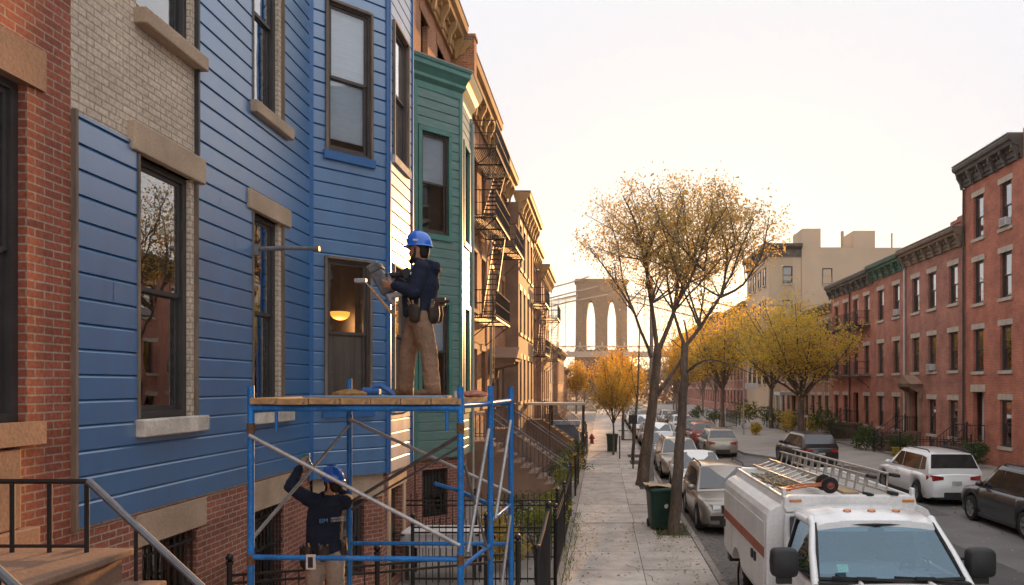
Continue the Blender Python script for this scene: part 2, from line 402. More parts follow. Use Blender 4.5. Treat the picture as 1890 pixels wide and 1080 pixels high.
_wc = {}
def window_meshes(w, h, fm, rc, deep, room, gm='glass'):
    key = (round(w, 3), round(h, 3), fm, rc, deep, room, gm)
    if key in _wc: return _wc[key]
    b = MB(); x = w / 2; t = .07
    for (a, c, e, f) in ((-x, -x+t, 0, h), (x-t, x, 0, h), (-x+t, x-t, h-t, h), (-x+t, x-t, 0, t)): b.box(a, c, rc, rc+.10, e, f)
    s = .045; mid = h * .5
    for (a, c, e, f) in ((-x+t, -x+t+s, mid, h-t), (x-t-s, x-t, mid, h-t), (-x+t+s, x-t-s, h-t-s, h-t), (-x+t+s, x-t-s, mid-.02, mid+.03)):
        b.box(a, c, rc+.03, rc+.06, e, f)
    for (a, c, e, f) in ((-x+t, -x+t+s, t, mid-.005), (x-t-s, x-t, t, mid-.005), (-x+t+s, x-t-s, mid-.04, mid-.004), (-x+t+s, x-t-s, t, t+s+.02)):
        b.box(a, c, rc+.062, rc+.09, e, f)
    Y = rc + .1; D = Y + deep
    v = [(-x, Y, 0), (x, Y, 0), (x, Y, h), (-x, Y, h), (-x-.2, D, -.2), (x+.2, D, -.2), (x+.2, D, h+.2), (-x-.2, D, h+.2)]
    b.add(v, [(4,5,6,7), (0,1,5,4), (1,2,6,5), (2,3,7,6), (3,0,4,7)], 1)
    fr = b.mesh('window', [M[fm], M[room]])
    g = MB()
    g.quad((-x+t+s, rc+.045, mid+.03), (x-t-s, rc+.045, mid+.03), (x-t-s, rc+.045, h-t-s), (-x+t+s, rc+.045, h-t-s))
    g.quad((-x+t+s, rc+.075, t+s+.02), (x-t-s, rc+.075, t+s+.02), (x-t-s, rc+.075, mid-.04), (-x+t+s, rc+.075, mid-.04))
    pa = g.mesh('pane', M[gm])
    _wc[key] = (fr, pa); return _wc[key]

def blind_mesh(w, h, kind, frac, rc, rng):
    b = MB(); x = w / 2 - .06; y = rc + .115
    if kind == 'curtain':
        n = 10
        for sgn in (-1, 1):
            ww = x * (1 - frac * .6); vs = []
            for i in range(n + 1):
                px = sgn * (x - ww * i / n); py = y + .03 + .018 * math.sin(i * 2.4 + sgn)
                vs += [(px, py, .06), (px, py, h - .08)]
            b.add(vs, [(2*i, 2*i+2, 2*i+3, 2*i+1) for i in range(n)])
        return b.mesh('curtain', M['curtain'])
    z = h - .06 - (h - .1) * frac
    b.quad((-x, y, z), (x, y, z), (x, y, h - .06), (-x, y, h - .06)); b.box(-x, x, y - .006, y + .012, z - .025, z + .01)
    return b.mesh('blind', M[kind])

_bc = {}
def window(parent, cx, z0, w, h, T=None, fm='frame_dark', rc=.12, deep=.7, room='interior', blind=None, frac=.5,
           sill=None, lintel=None, sx=.12, lx=.14, lh=.26, sh=.15, out=.07, gm='glass'):
    T = T or Matrix.Identity(4); X = T @ Matrix.Translation((cx, 0, z0))
    fr, pa = window_meshes(w, h, fm, rc, deep, room, gm)
    o = link('window', fr, parent, X); link('pane', pa, o)
    if blind:
        k = (round(w, 2), round(h, 2), blind, round(frac, 1), rc)
        if k not in _bc: _bc[k] = blind_mesh(w, h, blind, round(frac, 1), rc, None)
        link('curtain' if blind == 'curtain' else 'blind', _bc[k], o)
    if sill:
        k = ('sill', round(w, 2), sill, sx, sh, out)
        if k not in _bc:
            b = MB(); b.box(-w/2 - sx, w/2 + sx, -out, rc + .05, -sh, 0); _bc[k] = b.mesh('sill', M[sill])
        link('sill', _bc[k], o)
    if lintel:
        k = ('lintel', round(w, 2), round(h, 2), lintel, lx, lh)
        if k not in _bc:
            b = MB(); b.box(-w/2 - lx, w/2 + lx, -.03, rc + .02, h, h + lh); _bc[k] = b.mesh('lintel', M[lintel])
        link('lintel', _bc[k], o)
    return o

CORN = [(0, 0), (-.10, 0), (-.10, .14), (-.16, .18), (-.16, .5), (-.30, .56), (-.46, .62), (-.50, .74), (-.62, .80), (-.66, .92), (-.66, 1.0), (.3, 1.06)]
def cornice(parent, x0, x1, z, hgt, out, m, cap='cornice_cap', brk=1.1, dent=.28, name='cornice'):
    b = MB(); so, sh = out / .66, hgt / 1.06
    b.prism([(y * so if y < 0 else y, z + q * sh) for y, q in CORN], x0, x1)
    n = max(2, round((x1 - x0) / brk))
    for i in range(n + 1):
        cx = x0 + .12 + (x1 - x0 - .24) * i / n
        b.prism([(-.17*so, z - .12*sh), (-.24*so, z - .1*sh), (-.30*so, z + .2*sh), (-.46*so, z + .45*sh), (-.47*so, z + .60*sh), (-.17*so, z + .55*sh)], cx - .07, cx + .07)
    if dent:
        k = int((x1 - x0 - .2) / dent)
        for i in range(k):
            cx = x0 + .15 + i * dent
            b.box(cx, cx + dent * .5, -.28 * so, -.155 * so, z + .40 * sh, z + .53 * sh)
    b.box(x0 + .004, x1 - .004, -out - .015, .25, z + hgt * 1.0 - .02, z + hgt * 1.0 + .035, 1)
    return b.build(name, [M[m], M[cap]], parent)

def stoop(parent, x0, x1, ztop, land, m='brownstone', rail='iron', n=None, cheek=True):
    """landing at ztop against the wall, steps going out (-y); returns total reach"""
    b = MB(); n = n or max(3, round(ztop / .185)); r = ztop / n; t = .27
    poly = [(0, 0), (0, ztop), (-land, ztop)]; y = -land
    for i in range(1, n):
        poly += [(y, ztop - i * r), (y - t, ztop - i * r)]; y -= t
    poly += [(y, 0)]
    e = .12 if cheek else 0
    b.prism(poly, x0 + e, x1 - e)
    for i in range(n - 1):   # nosings
        yy = -land - i * t; zz = ztop - i * r
        b.box(x0 + e - .02, x1 - e + .02, yy - .035, yy + .10 if i else yy + .2, zz - .05, zz + .006)
    for xx in (x0, x1 - .13) if cheek else ():
        b.prism([(0, 0), (0, ztop + .02), (-land, ztop + .02), (y - .05, r * .6), (y - .05, 0)], xx, xx + .13)
    s = b.build('stoop', M[m], parent)
    for xx in (x0 + .07, x1 - .07):
        q = MB(); hr = .88
        pts = [(xx, -.05, ztop + hr), (xx, -land, ztop + hr), (xx, y, r + hr - .1)]
        q.path(pts, .024, 6); q.path([(p[0], p[1], p[2] - hr + .16) for p in pts], .014, 5)
        L = abs(y + .05); k = int(L / .14)
        for i in range(k + 1):
            yy = -.05 - L * i / k
            zz = ztop if yy > -land else ztop + (r - .1 - ztop) * (-land - yy) / (-land - y)
            q.cyl((xx, yy, zz + .03), (xx, yy, zz + hr), .011, n=4, caps=False)
        for yy, zz in ((-land, ztop), (y, r - .1)):
            q.cyl((xx, yy, max(0, zz - .1)), (xx, yy, zz + hr + .1), .04, n=6); q.ball((xx, yy, zz + hr + .14), .06, 8)
        q.build('railing', M[rail], s)
    return abs(y)

def fire_escape(parent, x0, x1, levels, out, m='iron_worn', ladder=True, drop=True):
    fe = None
    for li, z in enumerate(levels):
        b = MB()
        for i in range(int(out / .07)):
            yy = -.05 - i * .07; b.box(x0, x1, yy - .035, yy, z - .02, z)
        for xx in (x0, (x0 + x1) / 2, x1 - .05): b.box(xx, xx + .05, -out, 0, z - .075, z - .022)
        b.box(x0, x1, -out - .02, -out + .03, z - .09, z - .022)
        for xx in (x0 + .1, x1 - .1): b.path([(xx, -out + .05, z - .08), (xx, -.02, z - .85)], .02, 5)
        o = b.build('fire_escape' if fe is None else 'platform', M[m], parent if fe is None else fe)
        if fe is None: fe = o
        q = MB()
        for zz, rr in ((z + .95, .022), (z + .5, .014), (z + .06, .014)):
            q.path([(x0, -.02, zz), (x0, -out, zz), (x1, -out, zz), (x1, -.02, zz)], rr, 5)
        L = x1 - x0; k = int(L / .13)
        for i in range(k + 1): q.cyl((x0 + L * i / k, -out, z), (x0 + L * i / k, -out, z + .95), .009, n=4, caps=False)
        for xx in (x0, x1):
            for i in range(1, 7): q.cyl((xx, -out * i / 7, z), (xx, -out * i / 7, z + .95), .009, n=4, caps=False)
        q.build('railing', M[m], fe)
        if li + 1 < len(levels) and ladder:
            q = MB(); z2 = levels[li + 1]; xa, xb = x0 + .35, x1 - .45
            for yy in (-out + .12, -out + .55): q.beam((xa, yy, z), (xb, yy, z2), .03, .09)
            k = int((z2 - z) / .22)
            for i in range(1, k):
                f = i / k; q.box(xa + (xb - xa) * f - .09, xa + (xb - xa) * f + .09, -out + .12, -out + .55, z + (z2 - z) * f - .01, z + (z2 - z) * f + .01)
            for yy in (-out + .1, -out + .57): q.path([(xa, yy, z + .85), (xb, yy, z2 + .85)], .014, 5)
            q.build('ladder', M[m], fe)
    if drop:
        q = MB(); z = levels[0]; xx = x0 + .5
        for dx in (0, .4): q.cyl((xx + dx, -out + .2, z - 2.4), (xx + dx, -out + .2, z + .8), .018, n=5)
        for i in range(9): q.cyl((xx, -out + .2, z - 2.2 + i * .28), (xx + .4, -out + .2, z - 2.2 + i * .28), .011, n=4)
        q.build('ladder', M[m], fe)
    return fe

def door(parent, cx, z0, w, h, T=None, m='wood_door', deep=.45, name='door'):
    T = T or Matrix.Identity(4)
    b = MB(); x = w / 2; y = deep
    b.box(-x, x, y, y + .05, 0, h)
    for sx in (-1, 1):
        for (a, c) in ((.12, .42), (.48, .9)):
            b.box(min(sx*.06, sx*(x-.12)), max(sx*.06, sx*(x-.12)), y - .018, y + .002, h*a, h*c)
    o = b.build(name, M[m], parent); o.matrix_local = T @ Matrix.Translation((cx, 0, z0))
    k = MB(); k.ball((x - .1, y - .05, h * .47), .035, 8); k.cyl((x - .1, y - .05, h*.47), (x - .1, y, h*.47), .014, n=6)
    k.build('handle', M['iron_worn'], o)
    return o

def hood(parent, cx, z, w, out, m='brownstone', name='door_hood'):
    b = MB()
    b.box(cx - w/2, cx + w/2, -out, .02, z, z + .14)
    b.prism([(cx - w/2 - .08, z + .14), (cx + w/2 + .08, z + .14), (cx, z + .14 + w * .26)], -out - .06, .02, axis='y')
    for s in (-1, 1):
        xx = cx + s * (w / 2 - .16)
        b.prism([(-.03, z - .75), (-.16, z - .7), (-.2, z - .35), (-out + .06, z - .12), (-out + .06, z), (-.0, z)], xx - .1, xx + .1)
    return b.build(name, M[m], parent)

rng = random.Random(3)
BL = ['blind_cream', 'blind_white', 'blind_grey', 'curtain', None, 'blind_cream', 'curtain']
def row_house(name, label, loc, rz, W, H, wins, bm, depth=11, fm='frame_dark', lint='stone_right', sill='stone_right', corn=None,
              doors=(), base=None, cat='house', group=None, extra_ops=(), y=0):
    """wins: (cx, z0, w, h); doors: (cx, z0, w, h, mat)"""
    root = empty(name, loc, rz); tag(root, label, cat, group)
    ops = [(c - a/2, c + a/2, z, z + h) for c, z, a, h in wins] + [(d[0] - d[2]/2, d[0] + d[2]/2, d[1], d[1] + d[3]) for d in doors] + list(extra_ops)
    b = MB(); mats = [M[bm], M['roofing'], M[base[0] if base else bm]]
    wall(b, 0, W, 0, H, ops, cuts=(base[1],) if base else (), mz=(lambda x, z: 2 if z < base[1] else 0) if base else None)
    shell(b, 0, W, 0, H, depth)
    b.build('wall', mats, root)
    for c, z, a, h in wins:
        bl = rng.choice(BL)
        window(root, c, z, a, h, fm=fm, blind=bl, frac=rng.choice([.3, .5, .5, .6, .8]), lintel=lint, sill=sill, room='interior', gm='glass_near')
    for d in doors: door(root, d[0], d[1], d[2], d[3], m=d[4])
    if corn:
        cm, z, hh, out = corn; cornice(root, .012, W - .012, z, hh, out, cm)
    return root

RZL, RZR = R(90), R(-90)
# ---------------------------------------------------------------- ground
FX, BX = -4.8, 18.5; U0 = Vector((0, 0, 1))
b = MB()
b.add([(-700, -40, -.16), (900, -40, -.16), (900, 1500, -.16), (-700, 1500, -.16)], [(0, 1, 2, 3)])
M['dirt'] = mat('dirt', (.16,.13,.10), .95, .2, var=.4, vs=.3, fine=.3, fs=12)
g = b.build('ground', M['dirt']); tag(g, kind='structure')
KERB = [(13.0, -20), (13.0, 29), (12.2, 34), (9.6, 38.5), (8.1, 42), (7.8, 60), (8.0, 150)]
KX = 2.42
def kerb_x(y):
    for (x0, y0), (x1, y1) in zip(KERB, KERB[1:]):
        if y0 <= y <= y1: return x0 + (x1 - x0) * (y - y0) / (y1 - y0)
M['asphalt'] = mat('asphalt', (.155,.142,.136), .85, .35, var=.34, vs=.6, fine=.25, fs=70, bump=.35, bs=140)
b = MB()
ys = [-20, 0, 10, 20, 29, 34, 38.5, 42, 60, 90, 150]
vs = []
for y in ys: vs += [(KX, y, -.13), (kerb_x(y), y, -.13)]
b.add(vs, [(2*i, 2*i+1, 2*i+3, 2*i+2) for i in range(len(ys)-1)])
tag(b.build('road', M['asphalt']), kind='structure')
M['asphalt_patch'] = mat('asphalt_patch', (.095,.088,.086), .9, .3, var=.25, vs=.9, fine=.25, fs=70, bump=.3, bs=140)
b = MB()
for pl in ([(6.2, 14), (8.9, 14.3), (8.7, 19.5), (6.4, 19)], [(5.4, 24), (6.4, 24), (6.5, 44), (5.5, 44)], [(9.2, 22), (10.6, 22.4), (10.3, 30), (9.1, 29.5)]): b.add([(x, y, -.126) for x, y in pl], [(0, 1, 2, 3)])
tag(b.build('road_patches', M['asphalt_patch']), kind='structure')

# pavement: slabs are real flags with open joints
m, t, p, N, L = nodes('pavement')
tc = N('ShaderNodeTexCoord'); g_ = N('ShaderNodeNewGeometry')
n1 = N('ShaderNodeTexNoise'); n1.inputs['Scale'].default_value = .55; n1.inputs['Detail'].default_value = 7; L(tc.outputs['Object'], n1.inputs['Vector'])
n2 = N('ShaderNodeTexNoise'); n2.inputs['Scale'].default_value = 45; n2.inputs['Detail'].default_value = 4; L(tc.outputs['Object'], n2.inputs['Vector'])
cr = N('ShaderNodeValToRGB'); cr.color_ramp.elements[0].color = (.40,.345,.30,1); cr.color_ramp.elements[1].color = (.56,.485,.42,1)
cr.color_ramp.elements[0].position = .3; cr.color_ramp.elements[1].position = .7
L(n1.outputs['Fac'], cr.inputs['Fac'])
r1 = N('ShaderNodeMapRange'); r1.inputs['To Min'].default_value = .84; r1.inputs['To Max'].default_value = 1.1; L(g_.outputs['Random Per Island'], r1.inputs['Value'])
r2 = N('ShaderNodeMapRange'); r2.inputs['To Min'].default_value = .85; r2.inputs['To Max'].default_value = 1.15; L(n2.outputs['Fac'], r2.inputs['Value'])
mu = N('ShaderNodeMath'); mu.operation = 'MULTIPLY'; L(r1.outputs[0], mu.inputs[0]); L(r2.outputs[0], mu.inputs[1])
sc = N('ShaderNodeVectorMath'); sc.operation = 'SCALE'; L(cr.outputs[0], sc.inputs[0]); L(mu.outputs[0], sc.inputs['Scale']); L(sc.outputs[0], p.inputs['Base Color'])
p.inputs['Roughness'].default_value = .88; p.inputs['Specular IOR Level'].default_value = .3
vo = N('ShaderNodeTexVoronoi'); vo.inputs['Scale'].default_value = 2.6; L(tc.outputs['Object'], vo.inputs['Vector'])
sp = N('ShaderNodeMapRange'); sp.inputs['From Min'].default_value = .045; sp.inputs['From Max'].default_value = .075; sp.inputs['To Min'].default_value = .62; L(vo.outputs['Distance'], sp.inputs['Value'])
n4 = N('ShaderNodeTexNoise'); n4.inputs['Scale'].default_value = 1.6; n4.inputs['Detail'].default_value = 8; n4.inputs['Roughness'].default_value = .7; L(tc.outputs['Object'], n4.inputs['Vector'])
s4 = N('ShaderNodeMapRange'); s4.inputs['From Min'].default_value = .38; s4.inputs['From Max'].default_value = .62; s4.inputs['To Min'].default_value = .78; s4.inputs['To Max'].default_value = 1.08; L(n4.outputs['Fac'], s4.inputs['Value'])
m4 = N('ShaderNodeMath'); m4.operation = 'MULTIPLY'; L(sp.outputs[0], m4.inputs[0]); L(s4.outputs[0], m4.inputs[1])
sc2 = N('ShaderNodeVectorMath'); sc2.operation = 'SCALE'; L(sc.outputs[0], sc2.inputs[0]); L(m4.outputs[0], sc2.inputs['Scale']); L(sc2.outputs[0], p.inputs['Base Color'])
bp = N('ShaderNodeBump'); bp.inputs['Strength'].default_value = .25; bp.inputs['Distance'].default_value = .01; L(n2.outputs['Fac'], bp.inputs['Height']); L(bp.outputs[0], p.inputs['Normal'])
M['pavement'] = m
M['joint'] = mat('joint', (.075,.065,.055), .95, .2, var=.3)
SX0 = -.75
b = MB(); y = -4.0; rp = random.Random(5); k = 0
b.add([(-4.85, -20, -.012), (KX - .16, -20, -.012), (KX - .16, 150, -.012), (-4.85, 150, -.012)], [(0, 1, 2, 3)], 1)
while y < 120:
    L_ = rp.uniform(1.5, 1.9)
    xs = [SX0, SX0 + 1.62, KX - .175] if k % 7 else [SX0, SX0 + 1.66, KX - .175]
    for i in range(2):
        dz = rp.uniform(-.004, .006)
        pit = i == 1 and any(abs(y + L_/2 - q) < .95 for q in (19.1, 28.5, 37, 40.5, 52, 63))
        x1 = xs[i+1] - (.012 if i == 0 else 0)
        if pit: x1 = xs[i] + .55
        b.add([(xs[i], y, dz), (x1, y, dz + rp.uniform(-.004,.004)), (x1, y + L_ - .014, dz), (xs[i], y + L_ - .014, dz)], [(0, 1, 2, 3)])
    y += L_; k += 1
tag(b.build('pavement', [M['pavement'], M['joint']]), kind='structure')
b = MB(); y = -20
while y < 150:
    b.box(KX - .155, KX - .003, y, y + 1.98, -.155, .006 + rp.uniform(-.004, .004)); y += 2.0
tag(b.build('kerb', M['concrete'], bevel=.02), kind='structure')
# areaway slabs between pavement and the left houses
b = MB()
for i in range(14): b.box(-4.78, SX0 - .02, -3 + i * 8, 4.985 + i * 8, -.05, -.004 + (i % 2) * .002)
tag(b.build('areaway_paving', M['concrete']), kind='structure')
b = MB(); rc_ = random.Random(41)
for (x, y, n_, dx_, dy_) in ((-.3, 12.0, 9, .16, .12), (1.1, 14.2, 8, -.10, .20), (.2, 17.5, 9, .13, .05), (1.4, 23, 8, -.15, .2), (-.2, 26, 8, .15, .15), (.3, 32, 7, .14, .3)):
    p0_ = Vector((x, y, .0075))
    for i in range(n_):
        p1_ = p0_ + Vector((dx_ + rc_.gauss(0, .07), dy_ + rc_.gauss(0, .07), 0)); e_ = (p1_ - p0_).normalized().cross(U0) * rc_.uniform(.003, .007)
        b.add([p0_ - e_, p0_ + e_, p1_ + e_, p1_ - e_], [(0, 1, 2, 3)]); p0_ = p1_
tag(b.build('pavement_cracks', M['joint']), kind='structure')
# far pavement
b = MB(); vs = []
for y in ys: vs += [(kerb_x(y) + .15, y, .004), (BX + .2, y, .004)]
b.add(vs, [(2*i, 2*i+1, 2*i+3, 2*i+2) for i in range(len(ys)-1)])
tag(b.build('far_pavement', M['concrete']), kind='structure')
b = MB()
for (x0, y0), (x1, y1) in zip(KERB, KERB[1:]):
    n = max(1, int(math.hypot(x1-x0, y1-y0) / 2))
    for i in range(n):
        f0, f1 = i / n, (i + .99) / n
        b.beam((x0+(x1-x0)*f0+.075, y0+(y1-y0)*f0, -.07), (x0+(x1-x0)*f1+.075, y0+(y1-y0)*f1, -.07), .15, .16)
tag(b.build('far_kerb', M['concrete'], bevel=.02), kind='structure')

# ---------------------------------------------------------------- left row
# 1. red brick house at the picture's edge
root = empty('brick_house', (FX, -1.6, 0), RZL); tag(root, 'red brick house with brownstone lintel and stoop at the left edge', 'house')
def yl(Y, o=-1.6): return Y - o
b = MB()
ops = [(yl(5.0), yl(6.18), 3.5, 6.32), (yl(1.2), yl(2.4), 2.6, 6.0), (yl(5.0), yl(6.18), 7.9, 10.5), (yl(1.2), yl(2.4), 7.9, 10.5)]
wall(b, 0, 8.29, 0, 13, ops, d=.26); shell(b, 0, 8.29, 0, 13, 11)
b.build('wall', [M['brick_near'], M['roofing']], root)
for c, z, h in ((yl(5.59), 3.5, 2.82), (yl(5.59), 7.9, 2.6), (yl(1.8), 7.9, 2.6)):
    window(root, c, z, 1.18, h, rc=.075, blind='blind_grey', frac=.7, sill='brownstone', lintel='brownstone', sx=.10, lx=.18, lh=.34, sh=.19, out=.09)
b = MB(); b.box(yl(4.85), yl(6.06), -.05, .1, 2.63, 3.29); b.box(yl(4.6), yl(6.2), -.10, .1, 0, 2.625)
b.build('stone_base', M['brownstone'], root, bevel=.012)
door(root, yl(1.8), 2.6, 1.2, 2.6)
b = MB(); cz = 2.56                       # stoop landing and stairs
n = 14; r = cz / n; tt = .27
poly = [(0, 0), (0, cz), (-1.33, cz)]; y = -1.33
for i in range(1, n): poly += [(y, cz - i*r), (y - tt, cz - i*r)]; y -= tt
poly += [(y, 0)]
b.prism(poly, yl(3.9), yl(5.36)); b.box(yl(3.84), yl(5.42), -1.38, -.0, cz - .002, cz + .055)
for i in range(1, n - 1): b.box(yl(3.86), yl(5.40), -1.33 - i*tt - .03, -1.33 - (i-1)*tt, cz - i*r - .05, cz - i*r + .004)
st = b.build('stoop', M['brownstone'], root, bevel=.012)
for yy, zt in ((5.26, .50), (4.06, .48)):
    q = MB(); X = yl(yy)
    top = [(X, -.02, cz + .06 + zt), (X, -1.15, cz + .06 + zt), (X, -3.0, cz + .06 + zt - 1.72)]
    q.path(top[:2], .02, 6); q.path(top[1:], .026, 8, 1); q.path([(X, -.02, cz + .10), (X, -1.15, cz + .10)], .013, 5)
    for i in range(5): q.cyl((X, -.08 - i*.265, cz + .05), (X, -.08 - i*.265, cz + .06 + zt), .017, n=6)
    for i in range(1, 6):
        yy_ = -1.15 - i * .34; q.cyl((X, yy_, cz + .02 - (i*.34 - .1) * .7), (X, yy_, cz + .06 + zt - i*.34*.93), .015, n=6)
    q.build('railing', [M['iron'], M['iron_rail']], st)

# 2. the house being clad in blue boards
O = 6.69
root = empty('blue_house', (FX, O, 0), RZL); tag(root, 'house half clad in fresh blue boards with bay, pale brick still bare above', 'house')
W = 9.5; Hh = 13.2; s2 = math.sqrt(2)
W1, W2 = (.94, 1.95), (3.44, 4.30)
ops = [(*W1, 3.45, 6.2), (*W2, 3.45, 6.2), (*W1, 7.7, 10.4), (*W2, 7.7, 10.4), (1.04, 2.1, .75, 2.13), (3.55, 4.5, .75, 2.05)]
bay = [(5.44, 0), (6.44, -1), (8.06, -1), (9.06, 0)]
wops = ops + [(5.5, 9.0, .0, 13.1)]
b = MB()
wall(b, 0, W, 0, Hh, wops, cuts=(2.47,), mz=lambda x, z: 2 if z < 2.47 else 0); shell(b, 0, W, 0, Hh, 11)
b.build('wall', [M['brick_tan'], M['roofing'], M['brick_base']], root)
TA = Matrix.Translation((5.44, 0, 0)) @ Matrix.Rotation(R(-45), 4, 'Z')
TB = Matrix.Translation((6.44, -1, 0))
TC = Matrix.Translation((8.06, -1, 0)) @ Matrix.Rotation(R(45), 4, 'Z')
E = .235
b = MB()
siding(b, .03, 2.05, 2.5, 6.29, [(W1[0]-.03, 2.05, 3.45, 6.29)], E)
b.build('siding_panel', M['siding_blue'], root); b = MB()
siding(b, 2.05, 5.44, 2.5, Hh, [(W2[0]-.03, 4.43, 3.45, 6.32), (W2[0]-.03, 4.43, 7.7, 10.55)], E)
b.build('siding', M['siding_blue'], root)
b = MB(); siding(b, 9.06, W, 2.5, Hh, [], E); b.build('siding', M['siding_blue'], root)
b = MB(); za = 2.26; A1 = (.276, 1.103, 7.72, 10.26); A2 = (.257, 1.083, 3.41, 5.96); B1 = (.24, 1.27, 7.97, 10.42); B2 = (.24, 1.27, 3.45, 6.0)
b.M = TA; siding(b, 0, s2, za, Hh, [A1, A2], E)
b.M = TB; siding(b, 0, 1.62, za, Hh, [B1, B2], E)
b.M = TC; siding(b, 0, s2, za, Hh, [(.3, 1.1, 3.45, 6.0), (.3, 1.1, 7.97, 10.42)], E)
b.M = None
b.add([(x, y, za) for x, y in bay], [(0, 1, 2, 3)], 1); b.add([(x, y, Hh) for x, y in bay], [(0, 1, 2, 3)], 1)
b.build('bay', [M['siding_blue'], M['trim_blue']], root)
# corner boards and edge strips
each('edge_strip', [(.0, .03, -.05, .01, 2.47, 6.31)], M['wood_trim'], root); each('edge_strip', [(2.03, 2.065, -.052, .01, 6.52, Hh)], M['frame_dark'], root)
each('corner_board', [(-.02, .055, -.06, .0, za - .01, Hh), (s2 - .05, s2 + .012, -.062, 0, za - .01, Hh)], M['trim_blue'], root, T=TA)
each('corner_board', [(-.0, .05, -.058, 0, za - .01, Hh), (1.56, 1.63, -.058, 0, za - .01, Hh)], M['trim_blue'], root, T=TB)
def win1(cx, z, w_, h, **k): return window(root, cx, z, w_, h, rc=.14, deep=1.6, sill='stone_pale', **k)
mx_ = lambda q: (q[0] + q[1]) / 2
window(root, mx_(W1), 3.45, W1[1]-W1[0], 2.75, rc=.05, deep=1.6, gm='glass_near', blind='curtain', frac=.7)
window(root, mx_(W2), 3.45, W2[1]-W2[0], 2.75, rc=.05, deep=1.6, gm='glass_near', blind='curtain', frac=.5)
window(root, mx_(W1), 7.7, W1[1]-W1[0], 2.7, rc=.05, deep=1.6, gm='glass_near', blind='blind_grey', frac=.4)
window(root, mx_(W2), 7.7, W2[1]-W2[0], 2.7, rc=.05, deep=1.6, gm='glass_near', blind='blind_grey', frac=.8)
each('lintel', [(.80, 2.16, -.075, .1, 6.2, 6.5), (3.27, 4.60, -.075, .1, 6.2, 6.47)], M['stone_tan'], root, bevel=.012)
each('sill', [(.88, 2.14, -.13, .2, 3.27, 3.45), (3.36, 4.60, -.13, .2, 3.27, 3.45)], M['stone_pale'], root, bevel=.015)
each('sill', [(.90, 2.12, -.13, .2, 7.53, 7.7), (3.36, 4.58, -.13, .2, 7.53, 7.7)], M['stone_tan'], root, bevel=.015)
# bare wood casings beside the openings
each('casing', [(x0, x0 + .028, -.05, .1, z0, z1) for (x0, z0, z1) in ((W1[0]-.03, 3.46, 6.2), (W2[0]-.03, 3.46, 6.2), (W2[0]-.03, 7.71, 10.4))], M['wood_trim'], root)
each('casing', [(x0, x0 + .03, -.045, .0, z0, z1) for (x0, z0, z1) in ((2.02, 3.46, 6.2), (4.40, 3.46, 6.2), (4.40, 7.71, 10.4))], M['wood_trim'], root)
for T, q, sm, (bl, fr) in ((TA, A1, 'trim_blue', ('blind_sky_reflection', .95)), (TA, A2, 'trim_blue', (None, 0)), (TB, B1, 'stone_pale', ('blind_grey', .4)), (TB, B2, 'stone_pale', (None, 0)),
                           (TC, (.3, 1.1, 3.45, 6.0), 'trim_blue', (None, 0)), (TC, (.3, 1.1, 7.97, 10.42), 'trim_blue', (None, 0))):
    T2 = T @ Matrix.Translation((0, -.06, 0)); cx = mx_(q); ww, hh = q[1] - q[0], q[3] - q[2]
    lit = T is TA and q is A2
    wn = window(root, cx, q[2], ww, hh, T=T2, rc=.05, deep=2.2 if lit else .5, fm='frame_brown', blind=bl, frac=fr, sill=sm, sx=.05, sh=.14, out=.03, gm='glass_near' if T is TB else 'glass', room='room' if lit else 'interior')
    c = MB(); x = ww/2
    for (a0, a1, c0, c1) in ((-x-.012, -x+.03, 0, hh), (x-.03, x+.012, 0, hh), (-x+.03, x-.03, hh-.03, hh+.012)): c.box(a0, a1, -.015, .055, c0, c1)
    c.build('casing', M['wood_trim'], wn)
    if lit:
        pl = MB(); pl.lathe([(.0, .02), (.165, .015), (.17, 0), (.16, -.05), (.12, -.10), (.06, -.125), (.0, -.13)], c=(.22, .8, 1.70), n=18)
        pl.cyl((.20, .8, 1.9), (.20, .8, 2.7), .008, n=5, m=1)
        M['lamp_glass'] = emit('lamp_glass', (1.0, .40, .06), .17)
        lo = pl.build('lamp_shade', [M['lamp_glass'], M['iron']], wn)
        ld = bpy.data.lights.new('lamp_light', 'POINT'); ld.energy = 2.2; ld.color = (1, .62, .28); ld.shadow_soft_size = .12
        lt = bpy.data.objects.new('lamp_light', ld); col.objects.link(lt); lt.parent = wn; lt.location = (.20, .8, 1.45)
        cu = MB(); vs = []
        for i in range(15):
            px = -x + .06 + (2*x - .12) * i / 14; py = .17 + .012 * math.sin(i * 1.9); vs += [(px, py, .05), (px, py, hh*.5)]
        cu.add(vs, [(2*i, 2*i+2, 2*i+3, 2*i+1) for i in range(14)]); cu.build('curtain', M['curtain'], wn)
# basement
each('lintel', [(.92, 2.28, -.02, .1, 2.12, 2.46), (3.35, 4.7, -.02, .1, 2.05, 2.46)], M['stone_tan'], root, bevel=.01)
M['stone_basement'] = M['stone_tan']
for x0, x1, z0, z1 in ops[4:]:
    wn = window(root, (x0+x1)/2, z0, x1-x0, z1-z0, rc=.16, blind='blind_grey', frac=.3)
    q = MB(); w_ = x1 - x0; n = 9
    for i in range(n): q.cyl((-w_/2 + w_*(i+.5)/n, .04, .02), (-w_/2 + w_*(i+.5)/n, .04, z1-z0-.02), .012, n=5)
    for zz in (.2, .72, z1-z0-.15): q.box(-w_/2, w_/2, .025, .055, zz, zz+.03)
    q.build('window_bars', M['iron'], wn)
b = MB()                                    # brick base under the bay, stone band, doorway
k = .10; base = [(5.44+k*1.4, 0), (6.44+k*.4, -1+k), (8.06-k*.4, -1+k), (9.06-k*1.4, 0)]
def seg_T(p, q): return Matrix.Translation((*p, 0)) @ Matrix.Rotation(math.atan2(q[1]-p[1], q[0]-p[0]), 4, 'Z')
La = math.dist(base[0], base[1]); Lb = base[2][0] - base[1][0]
